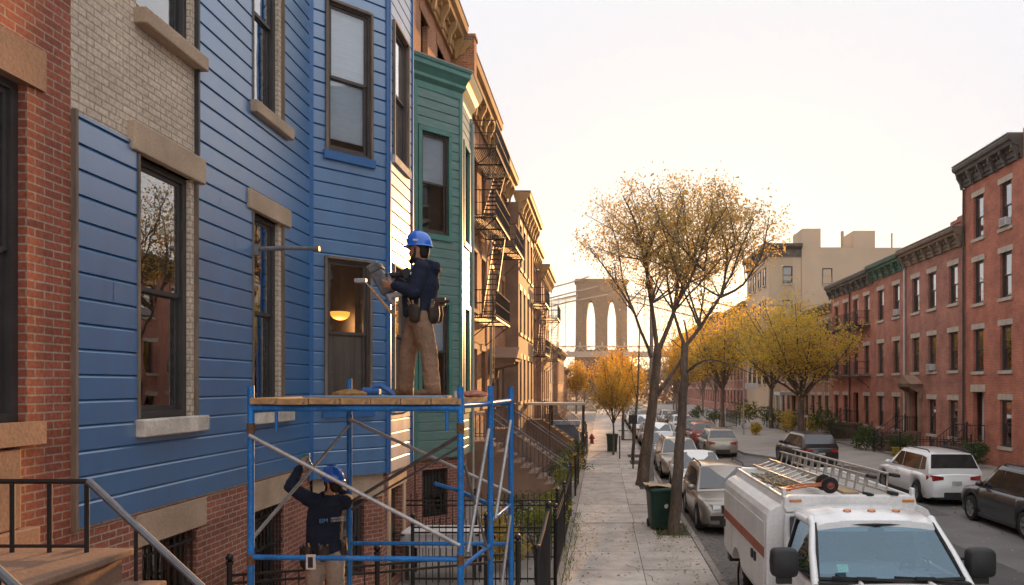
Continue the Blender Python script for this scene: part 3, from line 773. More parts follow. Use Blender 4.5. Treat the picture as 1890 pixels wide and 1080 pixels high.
b.M = seg_T(base[0], base[1]); wall(b, 0, La, 0, za, [(.12, La-.35, 0.5, 1.82)], d=.2); b.box(0, La, -.03, .01, 1.84, za - .004, 1)
b.M = seg_T(base[1], base[2]); wall(b, 0, Lb, 0, za, [(.45, 1.3, .1, 1.9)], d=.25); b.box(.28, Lb, -.03, .01, 1.9, za - .004, 1)
b.box(.28, .448, -.03, .01, 0, 1.898, 1); b.box(1.302, 1.47, -.03, .01, 0, 1.898, 1)
b.M = seg_T(base[2], base[3]); wall(b, 0, La, 0, za, [], d=.2)
b.M = None
b.build('bay_base', [M['brick_base'], M['stone_tan']], root)
window(root, (La-.23)/2, .5, La-.47, 1.32, T=seg_T(base[0], base[1]), rc=.1, blind='curtain', frac=.2)
door(root, .875, .1, .85, 1.8, T=seg_T(base[1], base[2]), m='iron_worn', deep=.14)
cornice(root, .02, W-.02, Hh - .2, .9, .55, 'trim_blue')

# 3. house with the green bay
O2 = 16.19
root = empty('green_bay_house', (FX, O2, 0), RZL); tag(root, 'orange brick house with a green boarded bay and green cornice', 'house')
W = 7.5; Hh = 14.6
bay = [(2.76, 0), (3.76, -1), (5.2, -1), (6.2, 0)]
tops = [(3.45, 4.25, 12.5, 13.75), (5.45, 6.35, 12.5, 13.75), (1.2, 2.0, 12.5, 13.75), (.8, 1.8, 3.5, 5.9), (.8, 1.8, 7.7, 10.3)]
b = MB(); wall(b, 0, W, 0, Hh, tops + [(2.8, 6.15, 0.0, 12.2)], cuts=(1.9,), mz=lambda x, z: 2 if z < 1.9 else 0); shell(b, 0, W, 0, Hh, 11)
b.build('wall', [M['brick_orange'], M['roofing'], M['brick_base']], root)
for x0, x1, z0, z1 in tops: window(root, (x0+x1)/2, z0, x1-x0, z1-z0, rc=.14, fm='frame_dark', sill='stone_tan', lintel='brick_orange', lh=.3)
TA = Matrix.Translation((2.76, 0, 0)) @ Matrix.Rotation(R(-45), 4, 'Z'); TB = Matrix.Translation((3.76, -1, 0)); TC = Matrix.Translation((5.2, -1, 0)) @ Matrix.Rotation(R(45), 4, 'Z')
za = 1.9; A1 = (.17, 1.04, 7.76, 10.42); A2 = (.17, 1.04, 3.45, 5.95); B1 = (.3, 1.1, 7.76, 10.42); B2 = (.3, 1.1, 3.2, 5.95); zt = 11.5
b = MB()
b.M = TA; siding(b, 0, s2, za, zt, [A1, A2], .24)
b.M = TB; siding(b, 0, 1.44, za, zt, [B1, B2], .24)
b.M = TC; siding(b, 0, s2, za, zt, [], .24)
b.M = None; b.add([(x, y, za) for x, y in bay], [(0, 1, 2, 3)], 1)
for T, L_ in ((TA, s2), (TB, 1.44), (TC, s2)):
    b.M = T; b.box(-.03, .07, -.058, 0, za-.01, zt, 1); b.box(L_-.07, L_+.02, -.060, 0, za-.01, zt, 1)
b.M = None
b.build('bay', [M['siding_green'], M['trim_green']], root)
b = MB()                                    # bay cornice as stacked mouldings around the three faces
def ring(o): t8 = o * math.tan(R(22.5)); return [(2.76 - o*.4 - o, 0.02), (3.76 - t8, -1 - o), (5.2 + t8, -1 - o), (6.2 + o*1.4, .02)]
prev = None
for o, z in ((.03, 11.44), (.06, 11.5), (.06, 11.66), (.10, 11.7), (.16, 11.76), (.16, 11.84), (.24, 11.96), (.30, 12.02), (.30, 12.12), (.34, 12.16), (.34, 12.22)):
    r_ = [(x, y, z) for x, y in ring(o)]
    if prev: b.loft([prev, r_], 0, closed=False, caps=False, sm=False)
    prev = r_
b.add([(x, y, 12.24) for x, y in ring(.35)] , [(0, 1, 2, 3)], 1)
b.loft([[(x, y, 12.20) for x, y in ring(.355)], [(x, y, 12.24) for x, y in ring(.35)]], 1, closed=False, caps=False, sm=False)
b.add([(x, y, 11.44) for x, y in ring(.03)], [(0, 1, 2, 3)], 0)
b.build('bay_cornice', [M['trim_green'], M['cornice_cap']], root)
for T, q in ((TA, A1), (TA, A2), (TB, B1), (TB, B2)):
    ww, hh = q[1]-q[0], q[3]-q[2]
    wn = window(root, mx_(q), q[2], ww, hh, T=T @ Matrix.Translation((0, -.05, 0)), rc=.06, deep=.8, fm='frame_brown', blind='blind_sky_reflection' if T is TA else None, frac=.5, sill='trim_green', sx=.08, sh=.14, out=.03)
    c = MB(); x = ww/2
    for (a0, a1, c0, c1) in ((-x-.07, -x+.03, 0, hh), (x-.03, x+.07, 0, hh), (-x-.07, x+.07, hh-.02, hh+.10)): c.box(a0, a1, -.02, .06, c0, c1)
    c.build('casing', M['trim_green'], wn)
b = MB(); k = .10; base = [(2.76+k*1.4, 0), (3.76+k*.4, -1+k), (5.2-k*.4, -1+k), (6.2-k*1.4, 0)]
La = math.dist(base[0], base[1]); Lb = base[2][0]-base[1][0]
b.M = seg_T(base[0], base[1]); wall(b, 0, La, 0, za, [(.2, La-.3, .35, 1.6)], d=.2)
b.M = seg_T(base[1], base[2]); wall(b, 0, Lb, 0, za, [], d=.2)
b.M = seg_T(base[2], base[3]); wall(b, 0, La, 0, za, [], d=.2)
b.M = None; b.build('bay_base', M['brick_base'], root)
wn = window(root, (La-.1)/2, .35, La-.5, 1.25, T=seg_T(base[0], base[1]), rc=.1, blind='blind_grey', frac=.6)
q = MB()
for i in range(9): q.cyl((-.4+.1*i, .03, .02), (-.4+.1*i, .03, 1.23), .012, n=5)
for zz in (.1, .6, 1.1): q.box(-.44, .44, .015, .045, zz, zz+.03)
q.build('window_bars', M['iron'], wn)
b = MB(); b.cyl((.06, -.09, .1), (.06, -.09, 13.9), .045, n=8); b.build('downpipe', M['pipe'], root)
b = MB(); b.cyl((5.32, -1.07, .1), (5.32, -1.07, 11.4), .035, n=8); b.build('downpipe', M['pipe'], root)
cornice(root, .02, W-.02, 14.3, 1.0, .55, 'cornice_gold')

def fl(xs, zs, w_, h): return [(x, z, w_, h) for z in zs for x in xs]
# 4.-10. the receding left row
r3 = row_house('row_house', 'tall brick house with black fire escapes right after the green bay', (FX, 23.7, 0), RZL, 7.8, 14.3,
     fl((1.0, 4.4, 6.4), (3.0, 6.7, 10.2), .95, 2.2), 'brick_orange', lint='stone_tan', sill='stone_tan', corn=('cornice_gold', 13.8, 1.15, .62), base=('brownstone', 2.2), doors=[(2.2, 2.0, 1.0, 2.7, 'wood_door')])
fire_escape(r3, 2.9, 6.9, (6.3, 9.9, 12.4), 1.0)
stoop(r3, .9, 2.6, 1.95, 1.0, rail='iron_rail', cheek=False)
b = MB(); b.box(.05, .5, -.72, 3.5, 13.7, 15.0); b.box(.02, .53, -.76, 3.55, 15.0, 15.1); b.build('party_wall', M['brick_orange'], r3)
b = MB(); b.cyl((7.7, -.1, .2), (7.7, -.1, 13.7), .05, n=8); b.build('downpipe', M['pipe'], r3)
r4 = row_house('row_house', 'brown house with a carved door hood and one high fire escape balcony', (FX, 31.5, 0), RZL, 5.5, 13.6,
     fl((.9, 2.75, 4.6), (3.0, 6.7, 10.2), .9, 2.2)[1:], 'brick_orange', lint='cornice_gold', sill='cornice_gold', corn=('cornice_gold', 13.0, 1.1, .68), base=('brownstone_dark', 5.6), doors=[(.9, 2.0, 1.2, 2.7, 'wood_door')])
fire_escape(r4, 1.2, 4.6, (10.0,), 1.0, drop=False); hood(r4, .9, 4.85, 1.9, 1.15)
stoop(r4, .1, 1.7, 1.95, .9, rail='iron_rail', cheek=False)
r5 = row_house('row_house', 'brownstone house standing forward with a bare brown side wall', (FX + .65, 37.0, 0), RZL, 8, 13.0,
     fl((1.0, 2.9, 4.9, 6.9), (3.0, 6.5, 9.8), .95, 2.2), 'brownstone', lint='cornice_gold', sill='cornice_gold', corn=('cornice_gold', 12.5, 1.05, .6), doors=())
stoop(r5, 4.0, 5.6, 1.9, .9, rail='iron_rail')
r6 = row_house('row_house', 'narrow brick house with stacked fire escapes between two brownstones', (FX + .3, 45.0, 0), RZL, 6.2, 12.3,
     fl((1.0, 3.0, 5.0), (2.8, 6.2, 9.4), .95, 2.1), 'brick_orange', lint='stone_tan', sill='stone_tan', corn=('cornice_gold', 11.8, 1.05, .6), base=('brownstone', 2.0))
fire_escape(r6, 1.2, 5.0, (5.8, 9.0), 1.0)
r7 = row_house('row_house', 'farthest tall house of the left row, with iron balconies', (FX + .65, 51.2, 0), RZL, 7.5, 11.8,
     fl((1.0, 2.9, 4.9, 6.6), (2.8, 6.0, 9.0), .95, 2.1), 'brick_pale', lint='stone_tan', sill='stone_tan', corn=('cornice_gold', 11.2, 1.0, .6), base=('brownstone', 2.0))
fire_escape(r7, 1.8, 5.8, (5.7, 8.7), 1.0, drop=False)
stoop(r7, 3.2, 4.7, 1.7, .8, rail='iron_rail')
for Y0, W_, H_, bm, dx, lab in ((60, 12, 7.2, 'stucco_beige', .1, 'low pale stucco house beyond the tall left row'),
                      (73, 12, 7.0, 'brick_pale', .5, 'low pinkish house second from the far end of the left row'),
                      (87, 13, 5.6, 'brick_orange', .2, 'lowest far house at the end of the left row')):
    row_house('row_house', lab, (FX + dx, Y0, 0), RZL, W_, H_, fl([1.2 + i*2.4 for i in range(5)], (1.2, 4.2) if H_ > 6 else (1.2,), 1, 1.9), bm, lint='stone_tan', sill='stone_tan', corn=('cornice_brown', H_-.3, .7, .4))

# ---------------------------------------------------------------- right row (origin at the far end, local x runs back towards the camera)
GR = 'brick terrace on the shaded side'
def RB(Y1, Y0): return (BX, Y1, 0), RZR, Y1 - Y0
loc, rz, W = RB(32.45, 20)
row_house('row_house', 'tallest brick house cut off by the right edge of the picture', (BX, 32.45, 0), RZR, 12.45, 15.1, fl((1.3, 3.7, 6.2, 8.6, 11), (1.0, 4.5, 7.84, 11.1), 1.0, 2.1), 'brick_right')
loc, rz, W = RB(20, -8)
row_house('row_house', 'tall brown house outside the right edge, raised and darkened for window reflections', (BX, 20, 0), RZR, 28, 17.2, fl([1.5 + 2.5*i for i in range(11)], (1.0, 4.5, 7.84, 11.1, 14.2), 1.0, 2.0), 'brownstone_dark', corn=('cornice_dark', 16.9, 1.0, .6))  # unseen; height and dark stone chosen for reflections in the blue bay
r = row_house('row_house', 'tall four storey red house with heavy dark cornice and white door', (BX, 37.7, 0), RZR, 5.25, 14.2,
    [(3.85, 1.0, .98, 2.15)] + fl((1.4, 3.85), (4.5, 7.84, 11.05), .98, 2.08), 'brick_right', corn=('cornice_dark', 13.85, 1.05, .66), doors=[(1.4, 1.0, 1.05, 2.5, 'door_white')])
b = MB(); b.box(.7, 2.1, -.05, .1, 3.5, 3.85); b.build('lintel', M['stone_right'], r)
stoop(r, .65, 2.15, 1.0, .9, m='brownstone_dark')
r = row_house('row_house', 'three storey red house with brown cornice and pedimented entrance', (BX, 45.0, 0), RZR, 7.3, 11.3,
    fl((3.6, 6.1), (1.1,), 1.0, 1.95) + fl((1.45, 3.6, 6.1), (4.6, 8.12), 1.0, 2.02), 'brick_right_c', corn=('cornice_brown', 11.0, .95, .62), doors=[(1.45, 1.1, 1.1, 2.4, 'door_red')])
hood(r, 1.45, 3.75, 2.0, .7); stoop(r, .7, 2.2, 1.1, .9, m='brownstone_dark')
each('door_pilaster', [(1.45 + s*.72 - .13, 1.45 + s*.72 + .13, -.16, .02, 1.1, 3.72) for s in (-1, 1)], M['brownstone'], r)
b = MB(); b.cyl((.06, -.1, 1.1), (.06, -.1, 11.0), .07, n=8); b.build('downpipe', M['pipe'], r)
r = row_house('row_house', 'plain red house with mossy green cornice', (BX, 50.3, 0), RZR, 5.3, 11.2,
    fl((1.3, 3.9), (1.1, 4.6, 8.12), 1.0, 2.02), 'brick_right_b', corn=('cornice_green', 10.9, .95, .62))
r = row_house('row_house', 'red house with balconied fire escape on the shaded side', (BX, 59.5, 0), RZR, 9.2, 11.1,
    fl((1.3, 3.5, 5.7, 7.9), (4.6, 8.1), 1.0, 2.0) + fl((1.3, 3.5, 7.9), (1.1,), 1.0, 2.0), 'brick_right', corn=('cornice_dark', 10.75, .95, .62), doors=[(5.7, 1.1, 1.1, 2.2, 'door_white')])
fire_escape(r, .6, 8.6, (4.5, 8.0), 1.0, m='iron'); stoop(r, 4.9, 6.5, 1.1, .9, m='brownstone_dark')
row_house('row_house', 'pale orange house behind the yellow street tree', (BX, 68, 0), RZR, 8.5, 9.9, fl((1.3, 3.3, 5.3, 7.3), (1.1, 4.2, 7.2), 1, 1.9), 'brick_pale', corn=('cornice_brown', 9.7, .7, .5), doors=())
r = row_house('row_house', 'pinkish house with white porch posts behind the yellow street tree', (BX, 76.5, 0), RZR, 8.5, 9.6, fl((1.3, 3.3, 7.3), (1.1, 4.2, 7.0), 1, 1.9), 'brick_pale', corn=('cornice_brown', 9.4, .7, .5), doors=[(5.3, .4, 1.2, 2.4, 'door_white')])
b = MB()
for xx in (4.3, 6.3): b.cyl((xx, -1.4, .1), (xx, -1.4, 2.9), .12, n=10)
b.box(4.1, 6.5, -1.6, 0, 2.9, 3.2); b.build('porch', M['frame_white'], r)

for Yp, hp, par in ((37.62, 13.8, 'tall'), (54.9, 10.7, 'fire')):
    hh = [o for o in col.objects if o.name.startswith('row_house') and abs(o.location.y - (37.7 if par == 'tall' else 59.5)) < .01 and o.location.x > 10][0]
    b = MB(); b.cyl((hh.location.y - Yp, -.09, .6), (hh.location.y - Yp, -.09, hp), .055, n=8); b.build('downpipe', M['iron_worn'], hh)
# corner building with the blank beige wall (faces the camera)
root = empty('apartment_building', (18.3, 81, 0), 0); tag(root, 'tall beige stucco building with blank wall and roof bulkheads', 'apartment block')
b = MB(); wl = [(2.1, 15.0, 1.1, 1.9), (2.1, 11.3, 1.1, 1.9), (6.4, 14.9, 1.1, 1.75), (14.6, 14.9, 1.2, 1.75)]
ops = [(c-a/2, c+a/2, z, z+h) for c, z, a, h in wl]
wall(b, 0, 18, 0, 18.4, ops, cuts=(.1,), mz=lambda x, z: 2 if x < 3.6 else 0); shell(b, 0, 18, 0, 18.4, 12)
b.box(3.62, 18.0, -.12, -.002, 0, 18.9); 
b.build('wall', [M['stucco_beige'], M['roofing'], M['stucco_beige_b']], root)
for c, z, a, h in wl[:2]: window(root, c, z, a, h, fm='frame_white' if 0 else 'frame_brown', blind='blind_white', frac=.8, sill='stone_tan')
for c, z, a, h in wl[2:]:
    window(root, c, z, a, h, T=Matrix.Translation((0, -.16, 0)), rc=.01, fm='frame_dark', blind='blind_white', frac=.6, sill='stone_tan', sx=.05)
b = MB(); b.box(10.2, 11.6, -.126, -.1, 14.6, 16.7); b.build('blocked_window', M['stucco_beige_b'], root)
each('roof_bulkhead', [(3.7, 5.7, -.06, 4, 18.9, 21.0), (9.5, 11.9, .6, 4, 18.9, 20.9), (5.9, 9.0, 1, 4, 18.88, 19.15)], M['stucco_beige'], root)
each('vent_pipe', [(8.1, 8.35, .3, .6, 18.8, 20.8)], M['stucco_beige_b'], root); b = MB(); b.cyl((13.7, .5, 18.8), (13.7, .5, 20.6), .09, n=6); b.build('vent_pipe', M['stucco_beige_b'], root)
b = MB(); b.prism([(0, 17.9), (-.1, 17.9), (-.15, 18.7), (-.6, 19.0), (-.65, 19.3), (.3, 19.4)], -.6, 3.6)
b.box(-.65, 0, -.6, 12, 18.9, 19.35); b.box(-.15, 0, -.2, 12, 17.9, 18.9); b.build('cornice', M['cornice_dark'], root)
each('string_course', [(-.1, 3.6, -.08, .0, zz, zz+.25) for zz in (12.6, 9.0)], M['stone_tan'], root)
# its street front
for i in range(4):
    for z in (4, 7.6, 11.3, 15):
        T = Matrix.Translation((0, 11.4, 0)) @ Matrix.Rotation(RZR, 4, 'Z')
        window(root, 1.5 + i*2.7, z, 1.1, 1.9, T=T @ Matrix.Translation((0, -.1, 0)), rc=0, fm='frame_brown', blind='blind_cream', frac=.5, sill='stone_tan', lintel='stone_tan')
for i, (Y1, W_, H_, lab) in enumerate(((112, 18, 14.2, 'long brick block below the low sun'), (190, 76, 14.8, 'last brick block of the shaded side, behind bare trees'))):
    row_house('row_house', lab, (BX - .2*i, Y1, 0), RZR, W_, H_, fl([1.5 + k*2.6 for k in range(int(W_/2.6))], (1.2, 4.6, 8.0), 1, 2), 'brick_right_c', corn=('cornice_brown', H_-.3, .7, .5))
for (cx, cy, z, lab) in ((21.2, 42.5, 11.2, 'brick chimney stack above the brown cornice on the shaded side'),):
    b = MB(); b.box(-.8, .8, -.5, .5, 0, 1.9); b.box(-.88, .88, -.58, .58, 1.9, 2.1); b.box(-.6, .6, -.35, .35, 2.1, 2.35)
    c = b.build('chimney', M['brick_right_b'], loc=(cx, cy, z)); tag(c, lab, 'chimney')

for (Y_, z_, lab) in ((33.75, 11.1, 'white air conditioner in a top window of the tall four storey house'), (46.1, 8.2, 'pale air conditioner in an upper window below the green cornice'), (41.4, 4.65, 'pale air conditioner in a middle window of the pedimented house')):
    a = empty('air_conditioner', (BX, Y_, z_)); tag(a, lab, 'air conditioner')
    b = MB(); b.box(-.22, .1, -.28, .28, .0, .36); b.build('case', M['frame_white'], a, uv=False, bevel=.012)
    b = MB()
    for i in range(6): b.box(-.228, -.218, -.24, .24, .04 + i*.05, .065 + i*.05)
    b.build('grille', M['galv_ac'], a, uv=False)
# ---------------------------------------------------------------- bridge
root = empty('suspension_bridge', (0, 545, 0)); tag(root, 'hazy stone suspension bridge with twin pointed arches at the street end', 'bridge')
Wt, Dt = 19.0, 14.0
def arch(cx, hw, z0, zs, zt, n=7):       # pointed opening outline, left to right
    pts = [(cx - hw, z0), (cx - hw, zs)]
    for i in range(1, n): a = i / n; pts.append((cx - hw * (1 - a) ** .75 if a < 1 else cx, zs + (zt - zs) * math.sin(a * math.pi / 2) ** 1.0))
    pts.append((cx, zt))
    return pts + [(2 * cx - x, z) for x, z in reversed(pts[:-1])]
b = MB(); zd = 29; zt = 78
ol = [arch(-7.7, 3.1, zd + 1, 53, 66), arch(7.7, 3.1, zd + 1, 53, 66)]
for y in (-Dt/2, Dt/2):
    bmv = bmesh.new(); ed = []
    for poly in [[(-Wt, zd+1), (Wt, zd+1), (Wt*.97, zt), (-Wt*.97, zt)]] + [o[:] for o in ol]:
        vs_ = [bmv.verts.new((x, y, z if not (z == zd+1 and poly is not None and abs(x) < 18) else z + .01)) for x, z in poly]
        for i in range(len(vs_)): ed.append(bmv.edges.new((vs_[i], vs_[(i+1) % len(vs_)])))
    bmesh.ops.triangle_fill(bmv, use_beauty=True, edges=ed)
    bmv.verts.index_update(); b.add([v.co.copy() for v in bmv.verts], [[v.index for v in f.verts] for f in bmv.faces]); bmv.free()
for o in ol:
    for (x0, z0), (x1, z1) in zip(o, o[1:]): b.quad((x0, -Dt/2, z0), (x0, Dt/2, z0), (x1, Dt/2, z1), (x1, -Dt/2, z1))
for s in (-1, 1): b.quad((s*Wt, -Dt/2, zd), (s*Wt, Dt/2, zd), (s*Wt*.97, Dt/2, zt), (s*Wt*.97, -Dt/2, zt))
b.box(-Wt*.99, Wt*.99, -Dt/2 - .5, Dt/2 + .5, zt, zt + 1.2); b.box(-Wt*1.04, Wt*1.04, -Dt/2 - 1.3, Dt/2 + 1.3, zt + 1.2, zt + 2.6); b.box(-Wt*1.0, Wt*1.0, -Dt/2 - .6, Dt/2 + .6, zt + 2.6, zt + 3.6)
b.box(-Wt-.6, Wt+.6, -Dt/2 - .8, Dt/2 + .8, -1, zd + .98)
for xx in (-16.2, 0, 16.2): b.box(xx - 2.2, xx + 2.2, -Dt/2 - 1.6, -Dt/2 - .02, zd, 62); b.box(xx - 2.0, xx + 2.0, -Dt/2 - 1.2, -Dt/2 - .02, 62, zt)
b.build('tower', M['granite'], root)
b = MB(); b.box(-420, 520, -13, -8.7, zd - 4.5, zd - .5)
for i in range(-420, 520, 6):
    b.beam((i, -13.05, zd-.5), (i+3, -13.05, zd+3), .5, .5); b.beam((i+3, -13.05, zd+3), (i+6, -13.05, zd-.5), .5, .5)
b.box(-420, 520, -13.3, -12.8, zd + 3, zd + 3.6); b.box(-420, 520, -9.2, -8.7, zd + 3, zd + 3.6)
for i in range(-416, 516, 16): b.box(i, i+1.2, -13.4, -12.9, zd + 3.6, zd + 6.2)
b.build('deck', M['steel_grey'], root)
def cab(x, x0, z0): return z0 + (zt + 1 - z0) * ((x - x0) / (-Wt - x0)) ** 1.6 if x < 0 else z0
for k, (yy, drop) in enumerate(((-11, 0), (-9.2, 7), (-7.5, 13))):
    c = MB(); c.path([(x, yy, cab(x, -300, 33) - drop) for x in range(-300, -18, 12)] + [(-Wt + 10 + 7*k, -8.6, zt - 1 - drop + 6)], .55, 6); 
    c.build('cable', M['steel_grey'], root); c = MB(); c.path([(-x, yy, cab(x, -300, 33) - drop) for x in range(-300, -18, 12)], .55, 6); c.build('cable', M['steel_grey'], root)
h = MB()
for x in range(-296, -22, 5):
    z = cab(x, -300, 33) - 7
    if z > zd + 4: h.cyl((x, -10, zd + 2), (x, -10, z), .2, n=4, caps=False); h.cyl((-x, -10, zd + 2), (-x, -10, z), .2, n=4, caps=False)
for x in range(-200, -30, 12):
    for s_ in (-1, 1): h.cyl((s_*x, -10, zd + 2), (s_*(-17), -9, zt - 8), .12, n=4, caps=False)
h.build('suspender', M['steel_grey'], root)
# ---------------------------------------------------------------- vegetation
M['bark'] = mat('bark', (.15,.112,.085), .95, .2, var=.45, vs=5, fine=.35, fs=35, bump=.9, bs=22, stretch=(1,1,.25))
M['bark_pale'] = mat('bark_pale', (.24,.185,.145), .95, .2, var=.4, vs=5, fine=.3, fs=35, bump=.7, bs=22, stretch=(1,1,.25))
M['leaf_ochre'] = leafmat('leaf_ochre', (.58,.42,.14), (.40,.27,.09), .65)
M['leaf_yellow'] = leafmat('leaf_yellow', (.80,.47,.05), (.55,.38,.05), .65)
M['leaf_gold'] = leafmat('leaf_gold', (.68,.36,.05), (.52,.31,.05), .6)
M['leaf_olive'] = leafmat('leaf_olive', (.62,.43,.08), (.40,.31,.07), .65)
M['leaf_green'] = leafmat('leaf_green', (.12,.16,.035), (.24,.25,.05), .45)
M['leaf_dark'] = leafmat('leaf_dark', (.05,.08,.03), (.10,.125,.035), .35)
M['leaf_lime'] = leafmat('leaf_lime', (.36,.38,.06), (.24,.27,.05), .5)
M['leaf_rust'] = leafmat('leaf_rust', (.30,.19,.13), (.22,.16,.12), .4)

def PX(px, py, Y): return Vector(((px - 1110) * Y / 1365, Y, 3.8 - (py - 712) * Y / 1365))

def leaves(name, pts, size, mt, parent, rg, per=1, sig=.12, kind=None):
    vs, fs = [], []
    for p in pts:
        for _ in range(per):
            c = p + Vector((rg.gauss(0, sig), rg.gauss(0, sig), rg.gauss(0, sig * .8)))
            s = size * rg.uniform(.6, 1.3)
            a = Vector((rg.gauss(0, 1), rg.gauss(0, 1), rg.gauss(0, .8))).normalized(); u, v_ = perp(a)
            ang = rg.uniform(0, 6.28); d = (u * math.cos(ang) + v_ * math.sin(ang)); e = a.cross(d)
            i = len(vs)
            vs += [c - d * s * .6, c + e * s * .33 + a * s * .08, c + d * s * .6, c - e * s * .33 + a * s * .08]
            fs.append((i, i+1, i+2, i+3))
    me = bpy.data.meshes.new(name); me.from_pydata([tuple(v) for v in vs], [], fs); me.materials.append(mt)
    o = bpy.data.objects.new(name, me); col.objects.link(o)
    if parent: o.parent = parent
    return o

def tree(name, label, limbs, mt, seed, size=.09, subs=16, sublen=1.2, twigs=5, per=5, sig=.16, bark='bark', env=None, group=None, base=None, start=.35, upness=.35, mt2=None, twig_r=.35):
    """limbs: list of (points, r0, r1, leafy); sub-branches and twigs grow off the leafy ones"""
    rg = random.Random(seed); base = Vector(base if base else limbs[0][0][0])
    root = empty(name, base); tag(root, label, 'tree', group)
    tb = MB(); anchors = []
    for pts, r0, r1, leafy in limbs:
        pts = [Vector(p) - base for p in pts]
        q = []
        for i in range(len(pts) - 1):          # smooth the limb
            for k in range(3):
                f = k / 3; a = pts[max(0, i-1)]; b_ = pts[i]; c = pts[i+1]; d = pts[min(len(pts)-1, i+2)]
                q.append(.5 * ((2*b_) + (c - a)*f + (2*a - 5*b_ + 4*c - d)*f*f + (3*b_ - a - 3*c + d)*f**3))
        q.append(pts[-1]); n = len(q)
        q = [p + Vector((rg.gauss(0, .012), rg.gauss(0, .012), 0)) if 0 < i < n-1 else p for i, p in enumerate(q)]
        tb.path(q, [r0 + (r1 - r0) * (i / (n-1)) ** .8 for i in range(n)], 9 if r0 > .08 else 6)
        if not leafy: continue
        for s in range(int(subs * leafy)):
            f = start + (1 - start) * (s + rg.random()) / (subs * leafy); i = min(n-2, int(f * (n-1)))
            p = q[i].lerp(q[i+1], f*(n-1) - i); tan = (q[i+1] - q[i]).normalized()
            rr = (r0 + (r1 - r0) * f)
            out = Vector((rg.gauss(0, 1), rg.gauss(0, 1), rg.gauss(0, .6))).normalized()
            d = (tan * .6 + out * .9 + Vector((0, 0, upness))).normalized(); Ls = sublen * rg.uniform(.5, 1.15) * (1.15 - .5 * f)
            bp = [p]
            for k in range(4):
                d = (d + Vector((rg.gauss(0, .2), rg.gauss(0, .2), rg.gauss(.05, .15)))).normalized(); bp.append(bp[-1] + d * Ls / 4)
            if env and env(bp[-1] + base) > 1.15: continue
            r_ = min(rr * .55, .03); tb.path(bp, [r_, r_*.8, r_*.6, r_*.45, r_*.25], 5, caps=False)
            for tw in range(twigs):
                k = rg.randint(1, 4); p0 = bp[k]
                td = (d * .4 + Vector((rg.gauss(0, 1), rg.gauss(0, 1), rg.gauss(.2, .7)))).normalized(); tl = Ls * rg.uniform(.25, .55)
                m_ = p0 + td * tl * .5 + Vector((rg.gauss(0,.03), rg.gauss(0,.03), rg.gauss(0,.03))); e = m_ + (td + Vector((0,0,.25))).normalized() * tl * .5
                if env and env(e + base) > 1.05: continue
                tb.path([p0, m_, e], [r_*twig_r, r_*twig_r*.7, r_*twig_r*.35], 4, caps=False)
                anchors += [e, m_.lerp(e, .5)]
    tb.build('trunk', M[bark], root, uv=False, ang=80)
    if per and anchors:
        h = len(anchors) // 2
        if mt2: rg.shuffle(anchors); leaves('crown', anchors[:h], size, M[mt], root, rg, per, sig); leaves('crown', anchors[h:], size, M[mt2], root, rg, per, sig)
        else: leaves('crown', anchors, size, M[mt], root, rg, per, sig)
    return root

def spray(f, c, rx, ry, rz, n, seed, r0=.05, lo=-.2):
    rg = random.Random(seed); out = []
    for i in range(n):
        a = 2*math.pi*(i + rg.random()*.6)/n; el = rg.uniform(lo, 1.2)
        e = Vector((c.x + rx*math.cos(a)*math.cos(el), c.y + ry*math.sin(a)*math.cos(el), c.z + rz*math.sin(el)))
        p = f[rg.randrange(len(f))]; m_ = p.lerp(e, .5) + Vector((rg.gauss(0,.15), rg.gauss(0,.15), rg.uniform(-.1,.2)))
        out.append(([p, p.lerp(m_, .5), m_, e], r0*rg.uniform(.7,1.1), .010, 1))
    return out
def P3(*a): return [PX(x, y, Y) for x, y, Y in a]
GT = 'street trees along the left kerb'
# slender tree beside the green bin
tree('street_tree', 'slender street tree beside the green bin, thin ochre crown against the sky', [
    (P3((1243,988,19),(1250,900,19),(1256,800,19),(1262,700,19),(1264,632,19)), .17, .09, 0),
    (P3((1264,640,19),(1292,604,19),(1330,548,18.6),(1358,480,18.3),(1392,405,18)), .06, .015, 1.0),
    (P3((1264,640,19),(1243,575,19.3),(1232,500,19.6),(1248,430,20),(1262,365,20)), .05, .012, 1.0),
    (P3((1332,546,18.6),(1342,480,19.4),(1332,420,19.9),(1322,365,20.2)), .04, .01, 1),
    (P3((1243,575,19.3),(1280,500,18.9),(1300,440,18.6),(1315,380,18.4)), .04, .01, 1),
    (P3((1262,690,19),(1300,665,18.6),(1340,670,18.3),(1390,690,18)), .04, .01, .25),
    (P3((1330,548,18.6),(1372,525,18),(1405,470,17.6),(1420,400,17.4)), .04, .01, .8),
    ] + spray([PX(1330,548,18.6), PX(1292,604,19), PX(1243,575,19.3), PX(1300,500,18.8)], PX(1270,440,19), 2.1, 1.6, 1.25, 8, 3, .035), 'leaf_ochre', 11, size=.066, subs=12, sublen=1.05, twigs=7, per=3, sig=.15, group=GT, start=.3,
    env=lambda p: ((p.x - 2.1) / 2.7) ** 2 + ((p.z - 7.3) / 1.75) ** 2)
